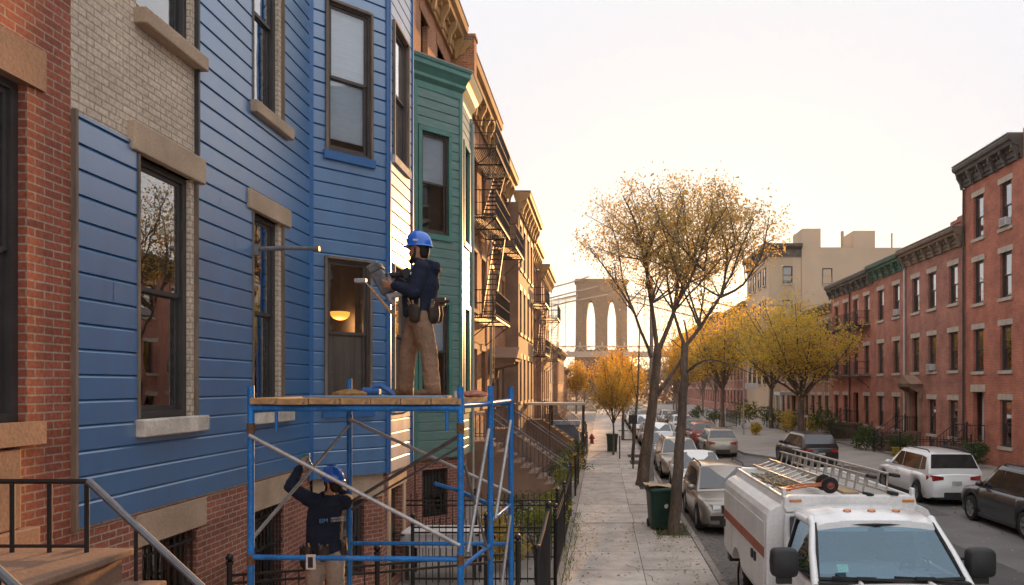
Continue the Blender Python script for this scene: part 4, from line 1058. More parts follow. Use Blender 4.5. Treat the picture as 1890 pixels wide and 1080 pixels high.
tree('street_tree', 'taller street tree with forked trunk, second from the camera, wide thin crown', [
    (P3((1184,897,28.3),(1190,850,28.3),(1200,780,28.3),(1210,700,28.3),(1214,640,28.3)), .26, .15, 0),
    (P3((1214,650,28.3),(1202,560,28.3),(1190,480,28),(1172,410,27.6),(1150,362,27.2)), .10, .02, 1.1),
    (P3((1214,650,28.3),(1244,575,28.6),(1250,500,29),(1232,430,29.3),(1216,345,29.6)), .105, .02, 1.1),
    (P3((1202,660,28.3),(1172,580,27.8),(1128,510,27.2),(1085,455,26.8)), .08, .015, 1.0),
    (P3((1246,570,28.6),(1275,490,28.2),(1296,420,27.8),(1330,360,27.4)), .09, .015, 1.1),
    (P3((1190,480,28),(1205,430,28.6),(1240,385,29),(1262,345,29.4)), .06, .015, .9),
    (P3((1250,500,29),(1300,430,29.6),(1360,385,30)), .06, .015, .9),
    (P3((1172,580,27.8),(1150,520,28.4),(1140,450,28.8),(1120,400,29)), .05, .012, .8),
    (P3((1208,735,28.3),(1240,690,28.6),(1268,640,29),(1262,590,29.3)), .10, .03, .2),
    ] + spray([PX(1202,560,28.3), PX(1244,575,28.6), PX(1190,480,28), PX(1250,500,29), PX(1275,490,28.2)], PX(1240,440,28.3), 3.9, 2.8, 2.0, 16, 4, .06), 'leaf_ochre', 23, size=.086, subs=12, sublen=1.4, twigs=8, per=3, sig=.2, group=GT, start=.3,
    env=lambda p: ((p.x - 2.7) / 4.1) ** 2 + ((p.z - 8.9) / 2.9) ** 2)
tree('street_tree', 'thin bare pole of a tree left of the forked trunk', [
    (P3((1168,850,37),(1172,780,37),(1178,700,37),(1181,605,37)), .10, .03, .3),
    (P3((1176,740,37),(1168,700,37),(1166,660,37)), .03, .01, .3)], 'leaf_gold', 5, size=.12, subs=8, sublen=.8, twigs=3, per=1, group=GT)
def round_crown(base, h, cx, cz, rx, rz, seed, mt, label, n=9, size=.13, subs=14, per=6, sublen=None, group=None, name='street_tree', bark='bark', r0=.16, mt2=None, sig=.22, lean=0, twigs=6, fork=.5):
    rg = random.Random(seed); b_ = Vector(base); f = b_ + Vector((lean, 0, h))
    limbs = [([b_, b_.lerp(f, .5) + Vector((rg.gauss(0,.05), 0, 0)), f], r0, r0*.65, 0)]
    c = Vector((b_.x + cx, b_.y, cz))
    for i in range(n):
        a = 2 * math.pi * i / n + rg.uniform(-.3, .3); el = rg.uniform(.0, 1.3)
        e = c + Vector((rx * math.cos(a) * math.cos(el), rx * math.sin(a) * math.cos(el), rz * math.sin(el))) * .9
        m_ = f.lerp(e, .5) + Vector((0, 0, -.05 * rz + rg.uniform(0, .2)))
        limbs.append(([f, f.lerp(m_, .5) + Vector((0, 0, .1)), m_, e], r0 * .42, .02, 1))
    return tree(name, label, limbs, mt, seed, size=size, subs=subs, sublen=sublen or rx * .55, twigs=twigs, per=per, sig=sig, bark=bark, group=group, mt2=mt2,
                env=lambda p: (((p.x - c.x) / rx) ** 2 + ((p.y - c.y) / rx) ** 2 + ((p.z - c.z) / rz) ** 2) * (1 + .38 * math.sin(p.x * 2.3 + seed) * math.sin(p.z * 1.9 + p.y * 1.3)))
round_crown((.65, 40.5, 0), 1.7, -.05, 3.2, 1.75, 2.3, 31, 'leaf_gold', 'small golden tree on the left pavement below the bridge tower', n=10, size=.11, subs=11, per=4, group=GT, r0=.08, mt2='leaf_olive')
round_crown((1.5, 52, 0), 2.6, 0, 4.2, 2.2, 2.2, 32, 'leaf_gold', 'golden tree farther down the left kerb', n=9, size=.15, subs=10, per=5, group=GT, r0=.12)
round_crown((13.0, 48, 0), 3.0, -1.1, 5.6, 4.9, 4.4, 33, 'leaf_yellow', 'big yellow street tree spreading before the shaded terrace', n=14, size=.15, subs=16, per=5, r0=.28, mt2='leaf_olive', sig=.26, twigs=7)
round_crown((10.2, 62, 0), 3.4, -.5, 6.6, 4.6, 4.2, 34, 'leaf_olive', 'olive-green tree left of the big yellow one', n=12, size=.17, subs=14, per=4, r0=.22, mt2='leaf_yellow', sig=.28)
round_crown((15.2, 66, 0), 3.4, 0, 7.2, 5.2, 4.4, 35, 'leaf_yellow', 'tall yellow tree in front of the pale orange house', n=12, size=.18, subs=13, per=3, r0=.22, mt2='leaf_gold', sig=.28)
round_crown((9.4, 84, 0), 3, 0, 6.4, 4.2, 4.0, 36, 'leaf_gold', 'golden tree beneath the low sun', n=10, size=.2, subs=12, per=5, r0=.2, sig=.3)
GB = 'bare trees at the far end of the street'
for i, (x, y, h, lab) in enumerate(((9.8, 96, 9, 'bare brown tree just right of the near forked trunks'), (12.6, 92, 9.5, 'bare reddish tree below the beige apartment block'), (15.4, 100, 10, 'bare tree against the orange brick block'),
                               (11.0, 112, 10, 'bare thin tree far up the right kerb'), (8.0, 118, 9, 'bare tree closing the right kerb line'))):
    round_crown((x, y, 0), 2.6, 0, h*.62, 3.6, h*.42, 50 + i, 'leaf_rust', lab, n=12, size=.2, subs=14, per=1, group=GB, r0=.16, bark='bark_pale', twigs=6)
for i, (x, y, cz, rx, rz, mt_, lab) in enumerate(((-2.6, 112, 4.4, 3.2, 3.6, 'leaf_rust', 'greyish bare tree closing the left side of the street'), (1.2, 120, 4.6, 3.6, 3.8, 'leaf_rust', 'brown far tree under the bridge tower'), (-3.4, 100, 4.6, 1.9, 2.6, 'leaf_gold', 'sunlit golden tree at the end of the left houses'),
                               (4.4, 124, 4.4, 3.4, 3.6, 'leaf_olive', 'olive far tree right of the bridge tower'))):
    round_crown((x, y, 0), 2.2, 0, cz, rx, rz, 60 + i, mt_, lab, n=9, size=.22, subs=9, per=4, r0=.16, sig=.3, bark='bark_pale')
# far wood, one mass
rg = random.Random(9); pts = []
for _ in range(2600):
    x = rg.uniform(-60, 90); y = rg.uniform(160, 230); h = 6.5 + 2.2 * math.sin(x * .21) + 1.6 * math.sin(x * .53 + y)
    pts.append(Vector((x, y, h * rg.random() ** .7)))
o = leaves('distant_wood', pts, .9, M['leaf_rust'], None, rg, 6, .8); tag(o, 'brown autumn wood behind the street end', 'wood', kind='stuff')

def shrub(loc, r, h, mt_, label, seed, name='shrub', n=260, size=.07, group=None, cone=False, cat='shrub'):
    rg = random.Random(seed); root = empty(name, loc); tag(root, label, cat, group); pts = []; st = MB()
    for i in range(9):
        a = rg.uniform(0, 6.28); e = Vector((math.cos(a) * r * .6, math.sin(a) * r * .6, h * rg.uniform(.5, .9))); st.path([(0, 0, 0), e * .5 + Vector((0, 0, .05)), e], [.014, .009, .004], 4)
    lob = [(Vector((rg.uniform(-.5, .5) * r, rg.uniform(-.5, .5) * r, h * rg.uniform(.35, .8))), r * rg.uniform(.4, .7)) for _ in range(7)]
    for _ in range(n):
        if cone:
            z = h * rg.random() ** 1.4; rr = r * (1 - z / h) + .05; a = rg.uniform(0, 6.28); q = rg.uniform(.6, 1); pts.append(Vector((rr * q * math.cos(a), rr * q * math.sin(a), z)))
        else:
            c, q = rg.choice(lob); d = Vector((rg.gauss(0, 1), rg.gauss(0, 1), rg.gauss(0, 1))).normalized() * q * rg.uniform(.5, 1.05); p = c + d
            p.z = max(.02, p.z); pts.append(p)
    st.build('stem', M['bark'], root, uv=False); leaves('foliage', pts, size, M[mt_], root, rg, 4, .06)
    return root
GS = 'shrubs in the front areas of the left houses'
for i, (x, y, r, h, mt_, lab, cone) in enumerate((
    (-1.5, 16.6, .55, 1.0, 'leaf_green', 'green bush behind the corner of the iron fence', 0), (-1.35, 18.0, .6, 1.1, 'leaf_lime', 'yellow-green bush in the middle of the fenced front garden', 0),
    (-1.9, 15.3, .5, .9, 'leaf_olive', 'olive bush by the garden gate post', 0), (-2.4, 17.4, .6, 1.0, 'leaf_olive', 'ochre bush nearest the green bay basement', 0),
    (-2.2, 19.2, .65, 1.1, 'leaf_dark', 'dark bush below the big brownstone stoop', 0), (-1.3, 20.0, .6, 1.15, 'leaf_green', 'leafy bush at the foot of the stoop', 0),
    (-1.6, 27.2, .7, 1.7, 'leaf_dark', 'dense dark green bush between two stoops', 0), (-1.25, 25.8, .5, 1.2, 'leaf_lime', 'light green bush beside the second stoop rail', 0),
    (-1.1, 33.5, .6, 1.3, 'leaf_dark', 'conical evergreen by the third stoop', 1), (-1.2, 30.5, .5, 1.1, 'leaf_olive', 'ragged olive bush past the second stoop', 0), (-1.4, 36.5, .7, 1.3, 'leaf_green', 'far green bush near the end of the fences', 0))):
    shrub((x, y, 0), r, h, mt_, lab, 70 + i, group=GS, cone=bool(cone), n=240)
for i, (x, y, r, h, mt_, lab) in enumerate(((15.4, 52.5, 1.4, 2.3, 'leaf_dark', 'dark hedge bush behind the yellow tree trunk'), (12.6, 66, 1.6, 2.8, 'leaf_dark', 'large dark bush beside the sign pole'), (12.0, 57, .55, .8, 'leaf_olive', 'pale yellow ornamental grass clump on the far pavement'),
    (15.6, 43.6, .9, 1.2, 'leaf_dark', 'dark shrub by the pedimented stoop'), (16.2, 40.0, .8, 1.1, 'leaf_dark', 'dark shrub below the shaded terrace windows'), (15.0, 60, 1.3, 2.0, 'leaf_olive', 'olive shrub before the porch'))):
    shrub((x, y, 0), r, h, mt_, lab, 90 + i, n=300, size=.12)
GH = 'shrubs before the shaded terrace'
for i, (x, y, r, h, mt_, lab) in enumerate(((16.9, 46.5, .8, 1.3, 'leaf_dark', 'dark shrub between the stoops below the green cornice'), (16.7, 52.8, .9, 1.5, 'leaf_dark', 'dark shrub under the near end of the fire escape'), (16.5, 57.8, .9, 1.6, 'leaf_olive', 'olive shrub under the far end of the fire escape'),
    (16.2, 62.5, 1.0, 1.7, 'leaf_dark', 'dark shrub at the foot of the pale orange house'), (15.8, 66.5, 1.0, 1.5, 'leaf_dark', 'low dark shrub before the pale orange house'), (15.6, 71, 1.2, 1.9, 'leaf_dark', 'dark shrub left of the white porch'), (15.4, 77, 1.3, 2.2, 'leaf_olive', 'olive shrub at the side street corner'),
    (17.2, 34.2, .7, 1.2, 'leaf_dark', 'dark shrub at the right edge behind the fence'), (11.2, 73, 1.0, 1.5, 'leaf_dark', 'dark kerbside shrub far up the shaded pavement'), (10.4, 80, 1.1, 1.6, 'leaf_dark', 'farthest dark kerbside shrub on the shaded pavement'))):
    shrub((x, y, 0), r, h, mt_, lab, 120 + i, n=260, size=.12, group=GH)
# weeds and fallen leaves
def blades(name, spots, label, n, hgt, mt_, seed):
    rg = random.Random(seed); vs = []; fs = []
    for (x0, x1, y0, y1) in spots:
        for _ in range(n):
            x, y = rg.uniform(x0, x1), rg.uniform(y0, y1); h = hgt * rg.uniform(.3, 1); a = rg.uniform(0, 6.28); dx, dy = math.cos(a) * .012, math.sin(a) * .012; lx, ly = rg.gauss(0, h * .4), rg.gauss(0, h * .4)
            i = len(vs); vs += [(x - dx, y - dy, 0), (x + dx, y + dy, 0), (x + lx, y + ly, h)]; fs.append((i, i+1, i+2))
    me = bpy.data.meshes.new(name); me.from_pydata(vs, [], fs); me.materials.append(M[mt_]); o = bpy.data.objects.new(name, me); col.objects.link(o); tag(o, label, 'weeds', kind='stuff')
blades('weeds', [(1.35, 2.3, 18.3, 19.9), (-.85, -.6, 14.0, 22.0)], 'green weeds at the tree foot and along the fence', 200, .16, 'leaf_green', 4)
rg = random.Random(12); vs = []; fs = []
def litter(x, y, z, s):
    a = rg.uniform(0, 6.28); u = Vector((math.cos(a), math.sin(a), rg.uniform(-.3, .3))) * s; v_ = Vector((-math.sin(a), math.cos(a), rg.uniform(-.3, .3))) * s * .6; c = Vector((x, y, z + .012))
    i = len(vs); vs.extend([c - u, c + v_ + Vector((0, 0, s*.3)), c + u, c - v_]); fs.append((i, i+1, i+2, i+3))
for _ in range(1500): litter(min(2.38, max(-.7, rg.choice([rg.gauss(-.45, .25), rg.gauss(1.9, .4), rg.uniform(-.7, 2.3)]))), rg.uniform(9, 45) if rg.random() < .6 else rg.gauss(18, 2.5), 0, rg.uniform(.015, .04))
for _ in range(1300): litter(2.5 + abs(rg.gauss(0, .35)), rg.uniform(11, 60), -.128, rg.uniform(.02, .045))
for _ in range(420): litter(12.9 - abs(rg.gauss(0, 1.3)), rg.uniform(12, 32), -.128, rg.uniform(.025, .055))
for _ in range(350): litter(rg.uniform(-4.6, -.9), rg.uniform(8, 24), 0, rg.uniform(.02, .04))
for _ in range(700): litter(rg.uniform(4, 11), rg.uniform(14, 60), -.128, rg.uniform(.02, .045))
me = bpy.data.meshes.new('fallen_leaves'); me.from_pydata([tuple(v) for v in vs], [], fs); me.materials.append(leafmat('leaf_litter', (.30,.17,.07), (.42,.30,.16), .2))
o = bpy.data.objects.new('fallen_leaves', me); col.objects.link(o); tag(o, 'dry fallen leaves scattered over pavement and road', 'leaves', kind='stuff')
# ---------------------------------------------------------------- vehicles
def paint(name, c, metal=.25, rough=.32): return mat(name, c, rough, .5, metal=metal, var=.06, vs=2, fine=.03, fs=200, coat=.8, rvar=.04)
M['car_glass'] = mat('car_glass', (.018,.02,.023), .06, .6, var=.2, ior=1.7, rvar=.02)
M['tyre'] = mat('tyre', (.022,.021,.02), .85, .3, var=.3)
M['rim'] = mat('rim', (.42,.42,.42), .35, .5, metal=.8, var=.15)
M['plastic_dark'] = mat('plastic_dark', (.028,.028,.028), .6, .4, var=.2)
M['tail_red'] = mat('tail_red', (.34,.015,.012), .15, .6, coat=1)
M['lamp_clear'] = mat('lamp_clear', (.5,.5,.5), .1, .7, coat=1, metal=.4)
M['plate'] = mat('plate', (.5,.5,.48), .5, .5)
M['chrome'] = mat('chrome', (.55,.55,.55), .15, .5, metal=1)
M['amber'] = mat('amber', (.55,.16,.015), .25, .6, coat=1)
P_ = {'white': paint('paint_white', (.76,.75,.73), .1), 'black': paint('paint_black', (.022,.022,.024)), 'silver': paint('paint_silver', (.42,.41,.40), .6), 'beige': paint('paint_beige', (.30,.26,.22), .45), 'blue': paint('paint_blue', (.06,.10,.17)), 'grey': paint('paint_grey', (.16,.16,.165), .5), 'red': paint('paint_red', (.30,.04,.03)), 'tan': paint('paint_tan', (.36,.31,.24), .4)}

_wheel = {}
def wheel_meshes(r, wd):
    k = (round(r, 2), round(wd, 2))
    if k in _wheel: return _wheel[k]
    t = MB(); t.lathe([(r*.66, -wd/2), (r*.9, -wd/2), (r*.97, -wd*.42), (r, -wd*.3), (r, wd*.3), (r*.97, wd*.42), (r*.9, wd/2), (r*.66, wd/2), (r*.64, 0)], axis=(1, 0, 0), n=28)
    q = MB(); q.lathe([(r*.66, -wd*.44), (r*.60, -wd*.40), (r*.58, -wd*.1), (r*.2, -wd*.08), (.01, -wd*.08)], axis=(1, 0, 0), n=24)
    q.lathe([(r*.66, wd*.44), (r*.60, wd*.40), (r*.58, wd*.1), (r*.2, wd*.08), (.01, wd*.08)], axis=(1, 0, 0), n=24)
    for s in (-1, 1):
        for i in range(5):
            a = 2*math.pi*i/5
            for da in (-.16, .16):
                d = Vector((0, math.cos(a+da*.5), math.sin(a+da*.5))); e = Vector((0, math.cos(a+da), math.sin(a+da)))
                q.beam(Vector((s*wd*.40, 0, 0)) + d*r*.1, Vector((s*wd*.38, 0, 0)) + e*r*.6, r*.085, .03, up=(1, 0, 0))
        q.cyl((s*wd*.3, 0, 0), (s*wd*.43, 0, 0), r*.13, n=12)
    _wheel[k] = (t.mesh('tyre', M['tyre']), q.mesh('rim', M['rim'])); return _wheel[k]

def add_wheel(root, x, y, r, wd):
    t, q = wheel_meshes(r, wd); o = link('wheel', t, root, Matrix.Translation((x, y, r))); link('rim', q, o)

def interp(tab, x):
    if x <= tab[0][0]: return tab[0][1]
    for (a, b), (c, d) in zip(tab, tab[1:]):
        if x <= c:
            f = (x - a) / (c - a); return b + (d - b) * f
    return tab[-1][1]

def car(name, label, loc, rz, kind, pt, L=4.6, W=1.84, H=1.66, group=None, cat='car', rails=True, roofpt=None, detail=True):
    """local: +y front, x right, origin on the ground under the middle"""
    root = empty(name, loc, rz); tag(root, label, cat, group)
    h2 = L / 2; wr = .36 if kind == 'suv' else .32; yf, yr = h2 * .62, -h2 * .60; w = W / 2
    belt = H * .60 if kind == 'suv' else H * .62
    if kind == 'suv': top = [(-h2, belt - .06), (-h2 + .12, belt), (h2 * .34, belt + .02), (h2 * .42, belt), (h2 * .86, belt - .10), (h2 * .97, belt - .22), (h2, belt - .40)]
    else: top = [(-h2, belt - .10), (-h2 + .1, belt - .03), (-h2*.62, belt), (h2 * .30, belt + .0), (h2 * .86, belt - .17), (h2 * .97, belt - .27), (h2, belt - .42)]
    wid = [(-h2, .80), (-h2 + .06, .90), (-h2 + .3, .98), (-h2*.3, 1.0), (h2*.5, .99), (h2 - .35, .955), (h2 - .1, .86), (h2, .70)]
    ys = sorted({-h2, -h2+.06, -h2+.2, h2-.35, h2-.2, h2-.1, h2-.03, h2, *[yf + wr*1.18*math.cos(a*math.pi/10) for a in range(11)], *[yr + wr*1.18*math.cos(a*math.pi/10) for a in range(11)], *[i*.3 - 1.5 for i in range(11)]})
    ys = [y for y in ys if -h2 <= y <= h2]
    rings = []
    for y in ys:
        zt = interp(top, y); ww = w * interp(wid, y); zb = .24 if abs(y) < h2 - .15 else .30
        for c in (yf, yr):
            d = abs(y - c)
            if d < wr * 1.18: zb = max(zb, wr + math.sqrt(max(0, (wr*1.18)**2 - d*d)))
        zb = min(zb, zt - .08)
        P = []
        for fx, fz in ((.93, 0), (.985, .22), (1.0, .45), (.995, .68), (.955, .90), (.88, .985), (.5, 1.03), (0, 1.045)):
            P.append((ww * fx, y, zb + (zt - zb) * fz if fz <= 1 else zt + (fz - 1) * .8))
        rings.append([(-x, y_, z) for x, y_, z in P] + [(x, y_, z) for x, y_, z in reversed(P[:-1])])
    b = MB(); b.loft(rings)
    b.build('body', pt, root, uv=False, ang=50)
    d = MB()                                   # dark underbody, wheel wells, bumpers
    d.box(-w*.86, w*.86, -h2 + .18, h2 - .22, .2, belt * .62)
    for s, yy in ((1, h2), (-1, -h2)):
        pts = []
        for xx in (-.93, -.8, -.4, 0, .4, .8, .93): pts.append((xx * w * .93, yy - s * (.10 if abs(xx) > .9 else .0) - s * .14 * abs(xx)**3 + s*.02))
        poly = pts + [(x, y - s * .22) for x, y in reversed(pts)]
        d.prism(poly, .22, .46, axis='z')
    for s in (-1, 1): d.box(s*w*.955 - .03, s*w*.955 + .03, yr + wr*1.2, yf - wr*1.2, .2, .32)
    d.build('bumper', M['plastic_dark'], root, uv=False, bevel=.02)
    # cabin
    if kind == 'suv': cb = [(-h2 + .10, .0), (-h2 + .42, .94), (-h2*.5, 1.0), (h2*.05, 1.0), (h2*.12, .97), (h2 * .46, .0)]
    else: cb = [(-h2*.82, .0), (-h2*.42, .95), (-h2*.2, 1.0), (h2*.02, .99), (h2 * .46, .0)]
    ct = roofpt or pt
    def ring(y, f):
        zb = interp(top, y) - .02; zr = zb + .05 + (H - zb - .05) * f; wb = w * .905; wt = w * (.905 - .17 * f)
        P = [(wb, y, zb - .06), (wb * .995, y, zb + .03), (wt + .01, y, zr - .09 * f - .005), (wt - .06, y, zr - .02 * f), (wt*.5, y, zr + .012), (0, y, zr + .02)]
        return [(-x, a, z) for x, a, z in P] + [(x, a, z) for x, a, z in reversed(P[:-1])]
    R_ = [ring(y, f) for y, f in cb]
    b = MB(); b.loft(R_); b.build('roof', ct, root, uv=False, ang=50)
    def lerp(a, c, f): return Vector(a).lerp(Vector(c), f)
    def pane(A, B, C, D, nm, par, off):      # four corners -> slightly proud glass plate
        g = MB(); o = Vector(off); g.add([p + o for p in (A, B, C, D)] + [p - o * .2 for p in (A, B, C, D)], [(0,1,2,3), (7,6,5,4), (0,4,5,1), (1,5,6,2), (2,6,7,3), (3,7,4,0)])
        return g.build(nm, M['car_glass'], par, uv=False)
    fb, ft = R_[-1], R_[-2]; rb, rt = R_[0], R_[1]
    pane(lerp(fb[3], ft[3], .10), lerp(fb[7], ft[7], .10), lerp(fb[7], ft[7], .97), lerp(fb[3], ft[3], .97), 'windscreen', root, (0, .012, .02))
    pane(lerp(rb[3], rt[3], .25), lerp(rb[7], rt[7], .25), lerp(rb[7], rt[7], .95), lerp(rb[3], rt[3], .95), 'rear_window', root, (0, -.015, .012))
    def side(y, f, s):                       # point on the cabin flank
        for (ya, fa), (yb, fb_) in zip(cb, cb[1:]):
            if ya <= y <= yb:
                q = (y - ya) / (yb - ya); r = ring(y, fa + (fb_ - fa) * q); i = 1; p, t_ = r[1], r[2]
                v = lerp(p, t_, f); return Vector((v.x * (-s), v.y, v.z))
    yA, yB, yC, yD = cb[-1][0] - .30, h2 * .0 - .12, cb[1][0] + .42, cb[0][0] + .34
    yt = cb[-2][0] - .03
    for s in (-1, 1):
        o = (s * .012, 0, .003)
        pane(side(yA, .10, s), side(yB + .03, .08, s), side(yB + .03, .93, s), side(yt - .02, .93, s), 'side_window', root, o)
        pane(side(yB - .03, .08, s), side(yC + .03, .10, s), side(yC + .03, .93, s), side(yB - .03, .93, s), 'side_window', root, o)
        if kind == 'suv': pane(side(yC - .03, .12, s), side(yD, .20, s), side(cb[1][0] + .12, .88, s), side(yC - .03, .93, s), 'side_window', root, o)
    for x in (-1, 1):
        for y in (yf, yr): add_wheel(root, x * (w - .12), y, wr, .23)
        if not detail: continue
        m_ = MB(); m_.ball((x * (w * .905 + .13), yA + .02, belt + .10), .12, 10, sc=(1, .55, .7)); m_.beam((x * w * .9, yA + .02, belt + .05), (x * (w * .905 + .1), yA + .02, belt + .07), .05, .04)
        m_.build('mirror', pt, root, uv=False)
        hl = MB(); z = belt - .30
        for (z0, z1) in ((z, z + .12),):
            hl.add([(x*w*.86, h2 - .36, z0+.04), (x*w*.62, h2 - .02, z0), (x*w*.40, h2 + .012, z0+.02), (x*w*.40, h2 + .0, z1-.02), (x*w*.62, h2 - .05, z1), (x*w*.885, h2 - .40, z1+.04), (x*w*.5, h2 - .3, z0), (x*w*.5, h2-.3, z1)],
                   [(0,1,4,5), (1,2,3,4), (0,6,1), (1,6,2), (5,4,7), (4,3,7)])
        hl.build('headlight', M['lamp_clear'], root, uv=False)
        tl = MB(); z = belt - .22
        tl.add([(x*w*.945, -h2 + .22, z+.03), (x*w*.80, -h2 - .012, z), (x*w*.45, -h2 - .016, z+.05), (x*w*.45, -h2 - .012, z+.14), (x*w*.80, -h2 - .008, z+.19), (x*w*.94, -h2 + .24, z+.16), (x*w*.6, -h2+.1, z+.1)],
               [(0,1,4,5), (1,2,3,4), (0,6,1), (1,6,2), (5,4,6), (4,3,6)])
        tl.build('tail_light', M['tail_red'], root, uv=False)
        if rails:
            q = MB(); q.path([(x*w*.66, cb[-2][0]-.15, H-.02), (x*w*.67, cb[-2][0]-.3, H+.05), (x*w*.67, cb[1][0]+.3, H+.05), (x*w*.66, cb[1][0]+.15, H-.02)], .02, 6); q.build('roof_rail', M['plastic_dark'], root, uv=False)
        each('door_handle', [(x*w*1.0 - .012, x*w*1.0 + .012, yy - .1, yy + .08, belt - .13, belt - .10) for yy in (yB + .25, yC + .2)], pt, root, uv=False, bevel=.008)
    if detail:
        g = MB(); g.box(-w*.38, w*.38, h2 - .06, h2 + .018, belt - .38, belt - .18); g.box(-w*.7, w*.7, h2-.12, h2 + .01, .40, .52)
        for i in range(4): g.box(-w*.37, w*.37, h2 + .018, h2 + .028, belt - .365 + i*.05, belt - .35 + i*.05, 1)
        g.build('grille', [M['plastic_dark'], M['chrome']], root, uv=False)
        q = MB(); q.box(-.16, .16, -h2 - .03, -h2 - .0, belt - .34, belt - .22); q.build('number_plate', M['plate'], root, uv=False, bevel=.006)
    return root
PI = math.pi; ZR = -.13
GL = 'cars parked along the left kerb'
car('parked_car', 'beige grey sport utility car parked nose-on behind the white truck', (3.5, 21.6, ZR), PI, 'suv', P_['beige'], L=4.5, W=1.86, H=1.62, group=GL)
car('parked_car', 'white car parked right behind the beige sport utility car', (3.55, 27.4, ZR), PI, 'sedan', P_['white'], L=4.6, W=1.82, H=1.5, group=GL, rails=False)
car('parked_car', 'tan car half hidden by the slender tree trunk', (3.4, 33.0, ZR), PI, 'suv', P_['tan'], L=4.4, W=1.8, H=1.6, group=GL)
car('parked_car', 'pale silver car between the tree trunks and the lamp post', (3.35, 38.6, ZR), PI, 'sedan', P_['silver'], L=4.6, W=1.8, H=1.52, group=GL, rails=False)
for i, (y, c, k, lab) in enumerate(((44.2, 'white', 'suv', 'white car just left of the forked tree'), (50, 'grey', 'sedan', 'dark grey car beyond the forked tree'), (55.8, 'white', 'suv', 'white van-like car far along the left kerb'), (62, 'silver', 'sedan', 'silver car farther up the left kerb'),
                          (68, 'black', 'suv', 'black car deep in the left kerb line'), (74.5, 'white', 'sedan', 'small white car almost at the end of the left kerb'), (81, 'blue', 'suv', 'bluish car at the end of the left kerb'))):
    car('parked_car', lab, (3.4, y, ZR), PI, k, P_[c], L=4.5, W=1.8, H=1.68 if k == 'suv' else 1.48, group=GL, rails=False, detail=i < 2)
GF = 'cars parked along the far kerb'
car('parked_car', 'black car at the right edge of the picture, side towards the road', (11.7, 20.2, ZR), 0, 'suv', P_['black'], L=4.6, W=1.88, H=1.76, group=GF)
car('parked_car', 'white sport utility car seen from behind on the right', (11.55, 26.4, ZR), 0, 'suv', P_['white'], L=4.75, W=1.92, H=1.74, group=GF)
car('parked_car', 'dark sport utility car with blue sky in its rear window', (10.15, 36.9, ZR), R(4), 'suv', P_['black'], L=4.6, W=1.86, H=1.68, group=GF)
car('parked_car', 'tan station wagon seen from behind in mid street', (6.6, 42.4, ZR), 0, 'suv', P_['tan'], L=4.5, W=1.8, H=1.55, group=GF)
for y, c, x, lab in ((48.6, 'red', 6.55, 'reddish car in front of the tan wagon'), (54.5, 'grey', 6.5, 'grey car two ahead of the tan wagon'), (61, 'white', 6.5, 'white car farther along the far kerb'), (67.5, 'black', 6.6, 'dark car farthest along the far kerb'), (74, 'silver', 6.6, 'silver car at the end of the far kerb')):
    car('parked_car', lab, (x, y, ZR), 0, 'suv', P_[c], L=4.4, W=1.78, H=1.58, group=GF, rails=False, detail=y < 60)

# ---- white utility truck with service body, nose towards the camera (local +y = towards the rear)
TX, TY = 3.72, 9.5
M['truck_white'] = mat('truck_white', (.80,.79,.77), .28, .5, var=.10, vs=1.5, fine=.05, fs=30, coat=.6, rvar=.08)
M['body_white'] = mat('body_white', (.74,.72,.69), .42, .5, var=.18, vs=1.8, fine=.08, fs=25, rvar=.1)
M['stripe_red'] = mat('stripe_red', (.38,.075,.03), .5, .5, var=.2, vs=4)
M['truck_glass'] = glass('truck_glass', tint=(.42,.58,.66), refl=1.5, gtint=(.45, .62, .74))
M['seat_grey'] = mat('seat_grey', (.09,.10,.11), .8, .3)
M['rubber'] = mat('rubber', (.02,.02,.02), .7, .4)
M['sticker'] = mat('sticker', (.20,.45,.45), .6, .4, var=.3, vs=60)
M['alu'] = mat('alu', (.50,.46,.41), .42, .5, metal=.55, var=.25, vs=6)
M['orange_paint'] = mat('orange_paint', (.50,.13,.03), .5, .5, var=.3, vs=10)
tr = empty('utility_truck', (TX, TY, ZR)); tag(tr, 'white utility truck with side boxes and red stripe parked nose-on at the kerb', 'truck')
z0 = .13
def zz(z): return z + z0
def crosec(s): return [(1.22, .52), (1.25, .60), (1.25, 1.76), (1.235, 1.85), (1.19, 1.93), (1.10, 1.985), (1.03, 2.01), (.99, 2.10), (.955, 2.11), (.93, 2.06), (.92, 1.90)]
sec = [(x, zz(z)) for x, z in crosec(1)]
sec = sec + [(-x, z) for x, z in reversed(sec)]
b = MB()
L0, L1 = 1.6, 5.35
def ar(y): d = abs(y - 4.05); return zz(.52) if d > .52 else .36 + .13 + math.sqrt(.52**2 - d*d) * .9
ysb = sorted({L0, L0+.02, *[4.05 + .52*math.cos(k*math.pi/12) for k in range(13)], L1-.02, L1})
rings = []
for y in ysb:
    e = .985 if y in (L0, L1) else 1
    rr = [(x*e, y, max(z, ar(y)) if i in (0, 1, len(sec)-1, len(sec)-2) else z) for i, (x, z) in enumerate(sec)]
    rings.append(rr)
b.loft(rings, sm=False)
b.build('service_body', M['body_white'], tr, uv=False, bevel=.008)
b = MB(); 
prof = [(1.0, 1.98), (.98, 2.12), (.90, 2.16), (-.90, 2.16), (-.98, 2.12), (-1.0, 1.98), (-.95, 1.90), (.95, 1.90)]
b.prism([(x, zz(z)) for x, z in prof], L0 - .05, L0 + .08, axis='y'); b.prism([(x, zz(z)) for x, z in prof], L1 - .12, L1, axis='y')
for s in (-1, 1):
    b.beam((s*.97, L0, zz(2.12)), (s*.97, L1, zz(2.12)), .05, .05)
    b.box(s*.97 - .03, s*.97 + .03, L0 + .02, L0 + .12, zz(2.1), zz(2.26))
b.build('rack', M['body_white'], tr, uv=False, bevel=.02)
